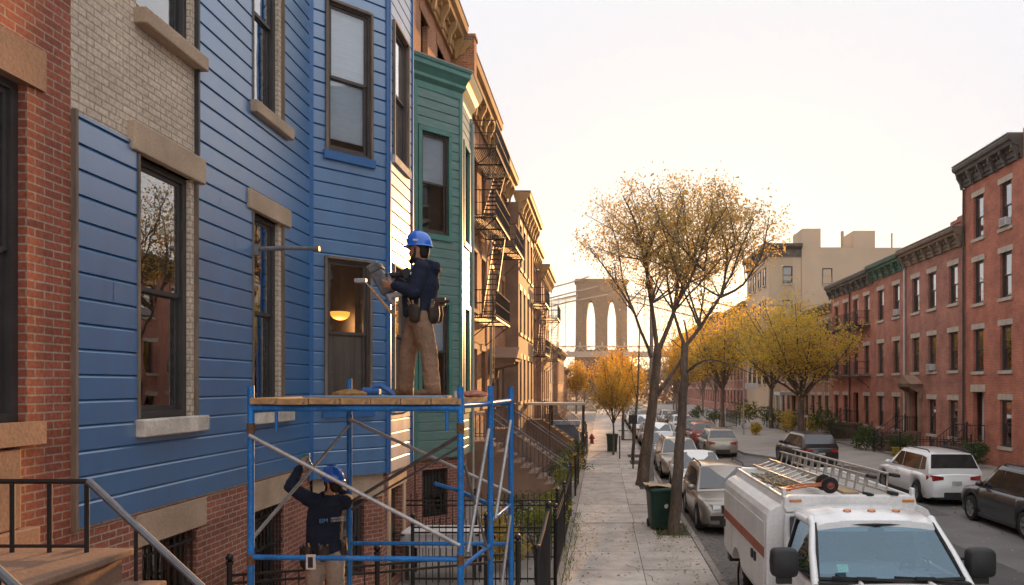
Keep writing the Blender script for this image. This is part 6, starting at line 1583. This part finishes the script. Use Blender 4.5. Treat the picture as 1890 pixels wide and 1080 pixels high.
V = Vector
def worker(label, base, J, skin_fn, trousers, seed, coll_dir=None):
    """J: joints relative to base. builds body (one skin), hoodie, trousers, boots, hat, tool belt"""
    root = empty('person', base); tag(root, label, 'person')
    f, r, u = J['f'], J['r'], V((0, 0, 1)); tf, tr_ = J['tf'], J['tr']
    pel, waist, chest, neck = J['pelvis'], J['waist'], J['chest'], J['neck']
    # body: one skin
    b = MB()
    hd = J['head']; hu = J.get('hu', u); head(b, hd, f, r, hu)
    b.path([neck - u*.05, neck + u*.02, hd - hu*.09 - f*.015], [.062, .056, .055], 12)
    b.loft([ell(pel - u*.06, tr_*.12, tf*.085, 0), ell(pel + u*.04, tr_*.145, tf*.10, 0), ell(waist, tr_*.135, tf*.10, 0), ell(chest, tr_*.155, tf*.11, 0), ell(chest + u*.12, tr_*.15, tf*.09, 0), ell(neck - u*.02, tr_*.06, tf*.055, 0)])
    for s in ('L', 'R'):
        sh, el, wr = J['sh'+s], J['el'+s], J['wr'+s]
        limb(b, [chest + u*.08 + (sh - chest)*.4, sh, el, wr], [.05, .05, .038, .026])
        hand(b, wr, J['hd'+s], J['hp'+s], J['ht'+s], J.get('hc'+s, 1.0), J.get('hs', 1.0))
        hip, kn, an = J['hip'+s], J['kn'+s], J['an'+s]
        limb(b, [hip, kn, an], [.075, .050, .036])
        fd = J['fd'+s]; b.path([an - u*.02 - fd*.04, an - u*.06 + fd*.06, an - u*.065 + fd*.16], [.036, .034, .026], 10)
    remesh('body', b, M['skin'], .0065, root, 3)
    # hair and beard
    h = MB()
    h.loft([ell(hd + hu*.125 - f*.012, r*.045, f*.055, 0, 16), ell(hd + hu*.07 - f*.016, r*.0795, f*.088, 0, 16), ell(hd + hu*.02 - f*.035, r*.0785, f*.074, 0, 16), ell(hd - hu*.05 - f*.048, r*.066, f*.046, 0, 16), ell(hd - hu*.075 - f*.05, r*.05, f*.03, 0, 16)])
    for s in (-1, 1): h.path([hd + r*s*.070 + f*.022 + hu*.03, hd + r*s*.068 + f*.026 - hu*.03, hd + r*s*.060 + f*.040 - hu*.075, hd + r*s*.036 + f*.078 - hu*.105], [.010, .014, .020, .022], 8)
    h.path([hd + r*.036 + f*.080 - hu*.103, hd + f*.096 - hu*.110, hd - r*.036 + f*.080 - hu*.103], [.022, .024, .022], 8)
    h.path([hd + r*.026 + f*.092 - hu*.052, hd + f*.104 - hu*.050, hd - r*.026 + f*.092 - hu*.052], [.006, .008, .006], 6)
    for s in (-1, 1): h.path([hd + r*s*.014 + f*.102 + hu*.036, hd + r*s*.046 + f*.088 + hu*.038], [.006, .005], 6)
    remesh('hair', h, M['hair_black'], .006, root, 2)
    for s in (-1, 1): e = MB(); e.ball(hd + r*s*.030 + f*.092 + hu*.014, .0105, 10); e.build('eye', M['eye'], root, uv=False)
    hard_hat(hd + hu*.052 - f*.004, f, r, (hu + f*.10).normalized(), root)
    # hoodie
    g = MB()
    g.loft([ell(J['hem'], tr_*.190, tf*.170, 0), ell(J['hem'] + u*.05, tr_*.188, tf*.172, 0), ell(waist + u*.03 + tf*.015, tr_*.192, tf*.182, 0), ell(chest - u*.04 + tf*.01, tr_*.20, tf*.172, 0), ell(chest + u*.09, tr_*.186, tf*.145, 0), ell(chest + u*.16, tr_*.13, tf*.10, 0), ell(neck - u*.0 - tf*.0, tr_*.085, tf*.085, 0)])
    g.loft([ell(J['hem'] - u*.015, tr_*.168, tf*.142, 0), ell(J['hem'] + u*.025, tr_*.182, tf*.154, 0)])
    for s in ('L', 'R'):
        sh, el, wr = J['sh'+s], J['el'+s], J['wr'+s]; m1 = sh.lerp(el, .5); m2 = el.lerp(wr, .5); ce = el.lerp(wr, .90)
        limb(g, [chest + u*.06 + (sh - chest)*.5, sh, m1, el, m2, ce], [.088, .084, .076, .070, .062, .050], 14)
        for q, rr in ((.18, .073), (.42, .067), (.62, .062), (.80, .057)): g.ball(el.lerp(wr, q), rr, 12, sc=(1, 1, 1))
        g.path([ce - (wr-el).normalized()*.02, ce + (wr-el).normalized()*.03], [.047, .040], 12)
    hb = neck - f*.055 - u*.005                 # hood folded on the back, collar roll around the neck
    ring_ = [neck + u*(.012 + .022*math.cos(a)) + (tf*math.cos(a)*.078 + tr_*math.sin(a)*.088) for a in [2*math.pi*k/16 for k in range(17)]]
    g.path(ring_, .026, 10)
    g.loft([ell(hb + u*.035, tr_*.085, tf*.04, 0), ell(hb - tf*.055 + u*.01, tr_*.125, tf*.075, 0), ell(hb - tf*.075 - u*.07, tr_*.115, tf*.07, 0), ell(hb - tf*.06 - u*.15, tr_*.06, tf*.04, 0)])
    remesh('hoodie', g, M['hoodie'], .009, root, 5, (.016, .07))
    # trousers
    g = MB()
    g.loft([ell(pel + u*.13, tr_*.150, tf*.118, 0), ell(pel + u*.04, tr_*.168, tf*.132, 0), ell(pel - u*.05, tr_*.170, tf*.130, 0), ell(pel - u*.11, tr_*.140, tf*.11, 0)])
    for s in ('L', 'R'):
        hip, kn, an = J['hip'+s], J['kn'+s], J['an'+s]; d1 = (kn - hip); d2 = (an - kn)
        pts = [hip, hip + d1*.35, hip + d1*.72, kn, kn + d2*.3, kn + d2*.6, kn + d2*.78, kn + d2*.86, kn + d2*.93, kn + d2*1.0]
        limb(g, pts, [.112, .108, .097, .091, .088, .085, .087, .081, .089, .081], 14)
    remesh('trousers', g, M[trousers], .010, root, 4, (.022, .055))
    # boots
    for s in ('L', 'R'):
        an, fd = J['an'+s], J['fd'+s]; lat = fd.cross(u).normalized(); k = MB(); z0_ = an - u*J['ank']
        def sole(t_, w_, h_): return [z0_ + fd*t_ + lat*w_*math.cos(a) + u*max(0.0, h_*.5*(1 + math.sin(a))) for a in [2*math.pi*q/12 for q in range(12)]]
        k.loft([sole(-.085, .030, .08), sole(-.06, .043, .10), sole(.0, .046, .105), sole(.06, .050, .09), sole(.12, .052, .075), sole(.165, .044, .06), sole(.19, .022, .045)])
        k.path([an - u*.05, an + u*.05], [.05, .055], 12)
        remesh('boot', k, M['boot'], .009, root, 3)
    return root, J

# 1. the man on the deck, in profile, holding a nail gun and a pry bar
B1 = V((-1.93, 7.85, 3.69)); F_ = V((-.97, .10, 0)).normalized(); Rr = V((.10, .97, 0)).normalized(); U = V((0, 0, 1))
k1 = 1.0
def L1(x, y, z): return V((x, y, z))          # relative: x image-right, y away, z up from the deck
J1 = dict(f=(F_ + V((0, -.05, .03))).normalized(), r=Rr, tf=F_, tr=Rr, pelvis=L1(0, 0, .86), waist=L1(.015, 0, 1.02), chest=L1(.045, 0, 1.22), neck=L1(.03, 0, 1.41), head=L1(.0, -.005, 1.535), hem=L1(.0, 0, .84),
    shL=L1(.06, -.19, 1.33), elL=L1(.0, -.24, 1.075), wrL=L1(-.235, -.16, 1.155), hdL=V((-1, .22, .12)), hpL=V((.0, .8, .45)), htL=V((-.1, -.2, 1)), hcL=1.25,
    shR=L1(.03, .18, 1.33), elR=L1(-.10, .20, 1.10), wrR=L1(-.27, .06, 1.235), hdR=V((-1, -.10, .25)), hpR=V((0, -.9, -.1)), htR=V((.1, 0, 1)), hcR=1.25,
    hipL=L1(.035, -.095, .82), knL=L1(.125, -.11, .46), anL=L1(.165, -.12, .085), fdL=V((-.92, -.32, 0)).normalized(),
    hipR=L1(-.05, .09, .82), knR=L1(-.15, .10, .46), anR=L1(-.18, .11, .085), fdR=V((-.96, .0, 0)).normalized(), ank=.088)
w1, _ = worker('bearded worker in navy hoodie and blue hard hat standing on the scaffold deck', B1, J1, None, 'khaki', 1)
def belt(root, J, seed, bag=True):
    f, r = J['tf'], J['tr']; rg = random.Random(seed); pel = J['pelvis'] + V((0, 0, .07))
    b = MB(); b.loft([ell(pel + U*dz, r*ra, f*fa, 0, 20) for dz, ra, fa in ((-.03, .186, .150), (-.03, .196, .160), (.025, .192, .156), (.025, .182, .146))], caps=False)
    o = b.build('tool_belt', M['leather'], root, uv=False)
    def pouch(c, n, w_, h_, dpt):
        n = n.normalized(); s = n.cross(U).normalized(); q = MB()
        q.loft([ell(c + U*.02 + n*dpt*.5, s*w_*.55, n*dpt*.55, 0, 10), ell(c - U*h_*.4 + n*dpt*.55, s*w_*.6, n*dpt*.62, 0, 10), ell(c - U*h_*.85 + n*dpt*.5, s*w_*.5, n*dpt*.5, 0, 10), ell(c - U*h_ + n*dpt*.4, s*w_*.25, n*dpt*.2, 0, 10)])
        q.build('pouch', M['leather'], o, uv=False, ang=60)
        t_ = MB()
        for i in range(5):
            p = c + n*dpt*rg.uniform(.2, .8) + s*rg.uniform(-.5, .5)*w_; t_.path([p - U*.03, p + U*rg.uniform(.03, .09) + n*rg.uniform(0, .05) + s*rg.uniform(-.04, .04)], rg.uniform(.006, .012), 6, m=rg.randint(0, 1))
        t_.build('hand_tools', [M['galv_dark'], M['timber']], o, uv=False)
    return o, pouch, pel
o, pouch, pel = belt(w1, J1, 3)
pouch(pel - Rr*.17 - F_*.02 - U*.0, -Rr, .11, .17, .07); pouch(pel - F_*.15 - Rr*.08, -F_ - Rr*.4, .13, .17, .08); pouch(pel - F_*.15 + Rr*.08, -F_ + Rr*.3, .12, .15, .07)
q = MB(); q.path([pel - F_*.20 - Rr*.1 + U*.04, pel - F_*.36 - Rr*.12 + U*.06], [.012, .02], 6); q.box(*sorted((pel.x - F_.x*.18, pel.x - F_.x*.30)), pel.y - .14, pel.y - .10, pel.z + .02, pel.z + .10); q.build('holder', M['leather'], o, uv=False)
q = MB(); c_ = J1['chest']; q.box(c_.x - .095, c_.x - .045, -.205, -.14, 1.255, 1.285); q.build('emblem', M['white_print'], [c for c in w1.children if c.name.startswith('hoodie')][0], uv=False, bevel=.004)
# nail gun held in both hands
GN = V((-2.33, 7.88, 4.90))
ng = empty('nail_gun', GN); ng.scale = (1.6, 1.6, 1.6); tag(ng, 'grey and black nail gun held up by the worker on the deck', 'nail gun')
ax = V((-.50, .04, .86)).normalized(); sd_ = V((0, 1, 0)); bx = V((.86, 0, .50)).normalized()
def blk(mb, c, la, lb, lc, m=0): mb.beam(c - ax*la/2, c + ax*la/2, lc, lb, m, up=bx)
b = MB(); blk(b, bx*.0, .17, .085, .075); blk(b, ax*.10 + bx*.005, .05, .10, .085); blk(b, -ax*.02 + bx*.055, .09, .03, .05)
b.build('housing', mat('tool_grey', (.11,.11,.11), .5, .5, var=.5, vs=30), ng, uv=False, bevel=.012)
b = MB(); b.path([bx*.03 + ax*.03, bx*.10 + ax*.0, bx*.16 - ax*.03], [.020, .018, .021], 10); b.build('grip', M['rubber'], ng, uv=False)
b = MB(); blk(b, bx*.17 - ax*.035, .075, .06, .06); b.build('battery', M['plastic_dark'], ng, uv=False, bevel=.008)
b = MB(); b.beam(-ax*.10 - bx*.01, -ax*.155 + bx*.14, .026, .034); b.build('magazine', M['galv'], ng, uv=False, bevel=.004)
b = MB(); b.cyl(-ax*.08 - bx*.012, -ax*.17 - bx*.012, .020, .012, n=10); b.build('nose', M['galv'], ng, uv=False)
b = MB(); blk(b, ax*.13, .02, .085, .07); b.build('cap', M['galv_dark'], ng, uv=False, bevel=.008)
sb = empty('scraper', (-2.43, 7.80, 4.83)); tag(sb, 'wooden handled scraper with a steel blade below the nail gun', 'scraper')
b = MB(); b.path([(0, 0, 0), (.09, 0, -.11), (.20, 0, -.24), (.26, 0, -.30)], [.014, .018, .019, .014], 8); b.build('handle', M['timber'], sb, uv=False)
b = MB(); b.path([(0, 0, 0), (-.03, 0, .03), (-.06, 0, .07)], [.010, .008, .008], 6); b.box(-.17, -.05, -.03, .03, .055, .10); b.build('blade', M['galv'], sb, uv=False, bevel=.004)

# 2. the man below, back to the camera, reaching up to the boards
B2 = V((-3.05, 8.15, 1.06)); F2 = V((-.80, .60, 0)).normalized(); R2 = V((.83, .55, 0)).normalized()
TF2 = V((-.62, .78, 0)).normalized(); TR2 = V((.78, .62, 0)).normalized()
J2 = dict(f=(F2 + V((-.25, 0, .12))).normalized(), r=V((.52, .85, 0)).normalized(), tf=TF2, tr=TR2, pelvis=L1(-.01, 0, .92), waist=L1(.0, 0, 1.08), chest=L1(-.015, .06, 1.30), neck=L1(.0, .12, 1.50), head=L1(.04, .15, 1.635), hem=L1(-.0, 0, .92),
    shL=L1(-.165, -.03, 1.50), elL=L1(-.385, .02, 1.62), wrL=L1(-.315, .12, 1.83), hdL=V((.25, .3, .9)), hpL=V((.3, .8, 0)), htL=V((.9, -.3, 0)), hcL=.9,
    shR=L1(.19, .10, 1.44), elR=L1(.12, .37, 1.44), wrR=L1(-.14, .42, 1.63), hdR=V((-.6, .3, .7)), hpR=V((-.5, .5, 0)), htR=V((0, 0, 1)), hcR=.9,
    hipL=L1(-.10, -.03, .87), knL=L1(-.115, .03, .48), anL=L1(-.12, -.02, .085), fdL=V((-.4, .9, 0)).normalized(),
    hipR=L1(.09, .03, .87), knR=L1(.105, .06, .48), anR=L1(.11, .04, .085), fdR=V((-.1, .95, 0)).normalized(), ank=.088)
w2, _ = worker('worker in navy printed hoodie under the deck, back turned, reaching up to the boards', B2, J2, None, 'khaki_light', 2)
o, pouch, pel = belt(w2, J2, 8)
pouch(pel - TR2*.17 - TF2*.04, -TR2 - TF2*.4, .14, .24, .08); pouch(pel + TR2*.15 - TF2*.08, TR2 - TF2*.5, .12, .18, .07); pouch(pel - TF2*.15 - TR2*.05, -TF2 - TR2*.3, .10, .15, .05)
# print on the back of the hoodie
hood2 = [c for c in w2.children if c.name.startswith('hoodie')][0]
def text(name, s, size, m, loc, parent, rot, ex=.0012):
    cu = bpy.data.curves.new(name, 'FONT'); cu.body = s; cu.size = size; cu.extrude = ex; cu.space_character = 1.0
    cu.align_x = 'LEFT'; t0 = bpy.data.objects.new(name, cu); col.objects.link(t0)
    me = bpy.data.meshes.new_from_object(t0.evaluated_get(bpy.context.evaluated_depsgraph_get())); bpy.data.objects.remove(t0)
    me.name = name; me.materials.clear(); me.materials.append(M[m]); t_ = bpy.data.objects.new(name, me); col.objects.link(t_)
    t_.parent = parent; t_.matrix_local = Matrix.Translation(loc) @ rot
    return t_
rot = Matrix.Rotation(math.atan2(TR2.y, TR2.x), 4, 'Z') @ Matrix.Rotation(R(90), 4, 'X')
bk = J2['chest'] - TF2*.182
text('emblem_print', 'EIM', .062, 'blue_print', bk - TR2*.125 - U*.045, hood2, rot)
text('lettering', 'PEMNTERN', .032, 'white_print', bk - TR2*.0 - U*.022, hood2, rot); text('lettering', 'CBRANAGE', .032, 'white_print', bk - TR2*.0 - U*.050, hood2, rot)
wr = B2 + J2['wrL'] + V((.05, .06, .10))
b = MB(); b.box(-.05, .03, -.02, .02, .0, .05); b.path([(.0, 0, .02), (.03, .02, -.06), (.05, .03, -.11)], [.012, .012, .010], 6)
o = b.build('putty_knife', mat('tool_teal', (.03,.22,.27), .5, .5), loc=tuple(wr), uv=False, bevel=.004); tag(o, 'small teal tool in the raised hand of the lower worker', 'tool')
# ---------------------------------------------------------------- fences, bins, posts
def fence(label, pts, h, posts=True, step=.125, spear=True, m='iron', group=None, ph=.16, z=0, name='iron_fence', mid=True):
    pts = [Vector((*p, z)) for p in pts]; root = empty(name, pts[0]); tag(root, label, 'fence', group); o = pts[0]
    for a, c in zip(pts, pts[1:]):
        b = MB(); d = c - a; L = d.length; u = d / L
        for zz_ in ((.12, h - .12, h - .02) if mid else (.12, h - .02)): b.beam(a - o + U*zz_, c - o + U*zz_, .02, .032)
        n = int(L / step)
        for i in range(1, n):
            p = a - o + u * L * i / n; b.cyl(p + U*.05, p + U*(h + (.10 if spear else 0)), .009, n=5, caps=False)
            if spear: b.cyl(p + U*(h + .07), p + U*(h + .16), .017, .002, n=5, caps=False)
        b.build('panel', M[m], root, uv=False)
    if posts:
        for p in pts:
            b = MB(); q = p - o; b.cyl(q, q + U*(h + ph), .034, n=8); b.ball(q + U*(h + ph + .05), .05, 8); b.cyl(q + U*(h + ph - .04), q + U*(h + ph), .048, n=8); b.build('post', M[m], root, uv=False)
    return root
GFE = 'iron fences of the left front areas'
fence('low iron fence crossing below the scaffold from the house wall', [(-4.7, 9.35), (-3.0, 9.9), (-1.2, 10.6)], 1.42, group=GFE, step=.16, spear=False)
fence('iron fence crossing the areaway past the bay of the blue house', [(-4.6, 15.9), (-2.7, 15.9), (-.95, 15.9)], 1.35, group=GFE)
fence('iron fence along the pavement in front of the green bay house', [(-.88, 14.1), (-.88, 17.4), (-.9, 21.6)], 1.30, group=GFE)
fence('iron fence crossing in front of the garden bushes', [(-3.6, 14.1), (-2.2, 14.1), (-.88, 14.1)], 1.12, group=GFE)
fence('short run of iron fence between the first and second stoop', [(-.9, 25.5), (-.9, 28.6)], 1.15, group=GFE)
fence('iron fence at the third stoop on the left', [(-.95, 30.6), (-.95, 36.0)], 1.1, group=GFE)
fence('farthest iron fence on the left pavement', [(-.95, 39.0), (-.95, 47)], 1.1, group=GFE, step=.2)
g = empty('garden_gate', (-.95, 11.0, 0)); tag(g, 'tall black gate standing ajar at the near end of the left pavement', 'gate')
b = MB(); a, c = V((0, .0, 0)), V((.05, 1.55, 0))
for p, h in ((a, 1.35), (c, 1.75)): b.cyl(p, p + U*h, .04, n=8); b.ball(p + U*(h + .04), .055, 8)
b.path([a + U*1.35, a.lerp(c, .5) + U*1.50, c + U*1.72], .03, 6); b.beam(a + U*.15, c + U*.15, .03, .04)
b.build('gate_frame', M['iron'], g, uv=False); b = MB()
for i in range(1, 12): p = a.lerp(c, i / 12); b.cyl(p + U*.15, p + U*(1.33 + .33*i/12), .010, n=5)
b.build('bars', M['iron'], g, uv=False)
GF2 = 'iron fences of the shaded terrace'
for i, (x0, y0, x1, y1, lab) in enumerate(((15.6, 31, 15.6, 35.1, 'iron fence by the right edge of the picture'), (15.6, 38.6, 15.6, 42.3, 'iron fence left of the white door'), (15.4, 44.6, 15.4, 49.6, 'iron fence left of the pedimented entrance'), (15.3, 55.4, 15.3, 60, 'iron fence under the balconied house'), (15.2, 61, 15.2, 68, 'iron fence before the pale orange house'), (13.2, 70.5, 13.2, 78, 'far iron fence before the white porch'), (10.2, 64, 12.6, 69, 'slanting iron fence behind the sign pole'), (15.6, 36.6, 18.3, 36.6, 'iron fence returning to the white door'), (15.4, 50, 18.3, 50, 'iron fence between two front areas on the shaded side'))):
    fence(lab, [(x0, y0), (x1, y1)], 1.15, group=GF2, step=.16)
b = MB(); b.box(-.45, .45, -.3, .3, 0, .62); b.box(-.5, .5, -.35, .35, .62, .68); o = b.build('storage_box', mat('box_yellow', (.45,.30,.02), .6, .4, var=.2), loc=(15.9, 39.6, 0), uv=False, bevel=.02); o.scale = (.62, .62, .75); tag(o, 'yellow box by the stoop behind the white car', 'box')

# green wheeled bin beside the slender tree
M['bin_green'] = mat('bin_green', (.012,.045,.032), .5, .4, var=.25, vs=3, fine=.1)
def bin_(loc, label, rz=0, s=1.0, card=False):
    root = empty('wheeled_bin', loc, rz); tag(root, label, 'bin', 'green wheeled bins on the pavement')
    b = MB()
    def rr(w_, d_, z, k=.25): 
        out = []
        for t_ in range(20):
            a = 2*math.pi*t_/20; ca, sa = math.cos(a), math.sin(a); out.append((w_*math.copysign(abs(ca)**k, ca), d_*math.copysign(abs(sa)**k, sa), z))
        return out
    b.loft([rr(.26*s, .27*s, .05), rr(.27*s, .28*s, .1), rr(.325*s, .34*s, .90*s), rr(.335*s, .35*s, .92*s), rr(.345*s, .36*s, .93*s), rr(.345*s, .36*s, .97*s)], sm=True); b.build('tub', M['bin_green'], root, uv=False, ang=50)
    b = MB(); b.loft([rr(.355*s, .37*s, .972*s), rr(.36*s, .375*s, 1.0*s), rr(.33*s, .34*s, 1.045*s), rr(.2*s, .2*s, 1.06*s)]); b.box(-.3*s, .3*s, .36*s, .42*s, .98*s, 1.02*s); b.build('lid', M['bin_green'], root, uv=False, ang=50)
    for sx in (-1, 1):
        t_ = MB(); t_.lathe([(.02, -.03), (.10, -.03), (.115, 0), (.10, .03), (.02, .03)], c=(sx*.26*s, .27*s, .115), axis=(1, 0, 0), n=16); t_.build('wheel', M['rubber'], root, uv=False)
    if card:
        b = MB(); b.add([V((x, -.352 + (z-.62)*.05, z)) for x, z in ((.02, .66), (.09, .70), (.13, .66), (.12, .60), (.07, .57), (.03, .60))], [(0, 1, 2, 3, 4, 5)]); b.build('worn_mark', M['frame_white'], root, uv=False)
    return root
bin_((1.58, 19.75, 0), 'large dark green wheeled bin next to the slender tree', R(8), 1.06, True)
rings = []
b = MB()
for i in range(5):
    b.add([V((-.36 + .18*j, -.30 + .15*i, .012*math.sin(i*2.1 + j*1.7) + .05*(1 - abs(j-2)/2.)*.5)) for j in range(5)], []) if 0 else None
gr = [[V((-.38 + .19*j, -.34 + .17*i, .03 + .025*math.sin(i*1.9 + j*1.4))) for j in range(5)] for i in range(5)]
vs = [p for r_ in gr for p in r_]; fs = [(i*5+j, i*5+j+1, (i+1)*5+j+1, (i+1)*5+j) for i in range(4) for j in range(4)]
b.add(vs, fs, 0, True); b.add([p - V((0, 0, .015)) for p in vs], [f[::-1] for f in fs], 0, True)
o = b.build('cardboard', mat('cardboard', (.45,.33,.23), .9, .2, var=.3), loc=(1.56, 19.75, 1.12), uv=False); o.rotation_euler = (0, R(3), R(12)); tag(o, 'flattened cardboard lying on the lid of the green bin', 'cardboard')
bin_((.62, 42.6, 0), 'far dark green bin standing mid pavement under the golden tree', 0, 1.0)
# lamp post, sign posts
b = MB(); root = empty('lamp_post', (2.0, 29.6, 0)); tag(root, 'grey steel lamp post beside the forked tree trunk', 'lamp post')
b.cyl((0, 0, 0), (0, 0, .5), .12, .10, n=12); b.cyl((0, 0, .5), (0, 0, 8.2), .10, .06, n=12); b.build('pole', M['galv'], root, uv=False)
b = MB(); b.path([(0, 0, 8.1), (.5, 0, 8.5), (1.5, 0, 8.6)], .035, 6); b.box(1.4, 1.9, -.1, .1, 8.55, 8.65); b.build('lamp_arm', M['galv'], root, uv=False)
root = empty('sign_post', (11.0, 57.2, 0)); tag(root, 'thin pole with a small white street sign on the far pavement', 'sign')
b = MB(); b.cyl((0, 0, 0), (0, 0, 5.6), .06, .045, n=8); b.build('pole', M['galv'], root, uv=False)
b = MB(); b.box(.1, 1.0, -.015, .015, 3.55, 4.0); b.build('sign_plate', M['frame_white'], root, uv=False, bevel=.004)
for i, (x, y, lab) in enumerate(((1.45, 33.9, 'dark parking sign pole before the thin bare tree'), (.95, 38.4, 'dark post near the far bin'))):
    root = empty('sign_post', (x, y, 0)); tag(root, lab, 'sign'); b = MB(); b.cyl((0, 0, 0), (0, 0, 2.5 if i == 0 else 1.2), .035, n=8); b.build('pole', M['iron_worn'], root, uv=False)
    if i == 0: b = MB(); b.box(-.2, .2, -.012, .012, 2.05, 2.45); b.build('sign_plate', M['plastic_dark'], root, uv=False)
# red hydrant-like figure far down the pavement
root = empty('fire_hydrant', (-.62, 48.5, 0)); root.scale = (.8, .8, .8); tag(root, 'red hydrant far down the left pavement', 'hydrant'); M['red_paint'] = mat('red_paint', (.26,.03,.022), .5, .5, var=.2)
b = MB(); b.lathe([(.20, 0), (.20, .06), (.14, .08), (.14, .55), (.18, .57), (.18, .62), (.15, .66), (.09, .76), (.03, .80), (0, .80)], n=14); b.cyl((-.24, 0, .45), (.24, 0, .45), .07, n=10); b.cyl((0, -.22, .42), (0, 0, .42), .08, n=10); b.build('barrel', M['red_paint'], root, uv=False)
b = MB(); b.cyl((0, 0, .78), (0, 0, .86), .035, n=6); b.build('cap', M['red_paint'], root, uv=False)
# garden table under a pale cover, hedge box, awning further on
root = empty('garden_table', (-3.1, 14.6, .05)); tag(root, 'table under a pale cloth in the areaway behind the scaffold', 'table')
b = MB(); b.box(-.75, .75, -.4, .4, .86, .90)
for x in (-.65, .65):
    for y in (-.32, .32): b.box(x-.03, x+.03, y-.03, y+.03, 0, .86)
b.build('frame', M['iron_worn'], root, uv=False)
b = MB(); n = 26; vs = []
for i in range(n + 1):
    a = 2*math.pi*i/n; k = .4; ca, sa = math.cos(a), math.sin(a); x, y = .80*math.copysign(abs(ca)**k, ca), .45*math.copysign(abs(sa)**k, sa); wv_ = 1 + .03*math.sin(a*9)
    vs += [(x*.97, y*.97, .915), (x*1.0, y*1.0, .90), (x*wv_*1.02, y*wv_*1.02, .66 + .02*math.sin(a*5))]
b.add(vs, [(3*i+j, 3*i+j+1, 3*i+j+4, 3*i+j+3) for i in range(n) for j in range(2)], 0, True); b.add([vs[3*i] for i in range(n)], [list(range(n))])
b.build('cloth', mat('cloth_pale', (.55,.52,.50), .9, .2, var=.15), root, uv=False)
root = empty('entrance_canopy', (-2.6, 41, 0)); tag(root, 'flat pale canopy on thin posts over a far stoop', 'canopy')
b = MB(); b.box(-1.5, 1.7, -1, 1, 2.75, 2.87); b.build('canopy_top', M['stone_pale'], root, uv=False, bevel=.01)
for x in (-.2, 1.6):
    for y in (-.9, .9): b = MB(); b.cyl((x, y, 0), (x, y, 2.75), .05, n=8); b.build('post', M['iron_worn'], root, uv=False)
b = MB(); b.box(-1.1, 1.1, -.9, .9, 0, 1.2); b.prism([(-1.0, 1.2), (1.0, 1.2), (.7, 1.45), (-.7, 1.45)], -1.2, 1.2); o = b.build('shed', mat('shed_blue', (.10,.15,.21), .6, .4, var=.25), loc=(-2.6, 50, 0), uv=False); tag(o, 'small blue-grey shed at the end of the left front gardens', 'shed')
b = MB(); b.box(-.26, .26, -.26, .26, 0, .4); b.box(-.3, .3, -.3, .3, .4, .47); o = b.build('planter_box', M['stone_tan'], loc=(-3.9, 22.3, 1.0), uv=False) if 0 else None
# ---------------------------------------------------------------- air
b = MB(); b.box(-600, 850, -30, 1300, -1.4, 96)
hz = b.build('haze', [])
hm = bpy.data.materials.new('haze'); hm.use_nodes = True; t = hm.node_tree
t.nodes.remove(t.nodes['Principled BSDF']); pv = t.nodes.new('ShaderNodeVolumePrincipled')
pv.inputs['Density'].default_value = .0001; pv.inputs['Color'].default_value = (.97, .95, .92, 1); pv.inputs['Anisotropy'].default_value = .62
t.links.new(pv.outputs[0], [n for n in t.nodes if n.type == 'OUTPUT_MATERIAL'][0].inputs['Volume'])
hz.data.materials.append(hm); tag(hz, 'faint evening haze over the whole street', 'haze', kind='stuff')
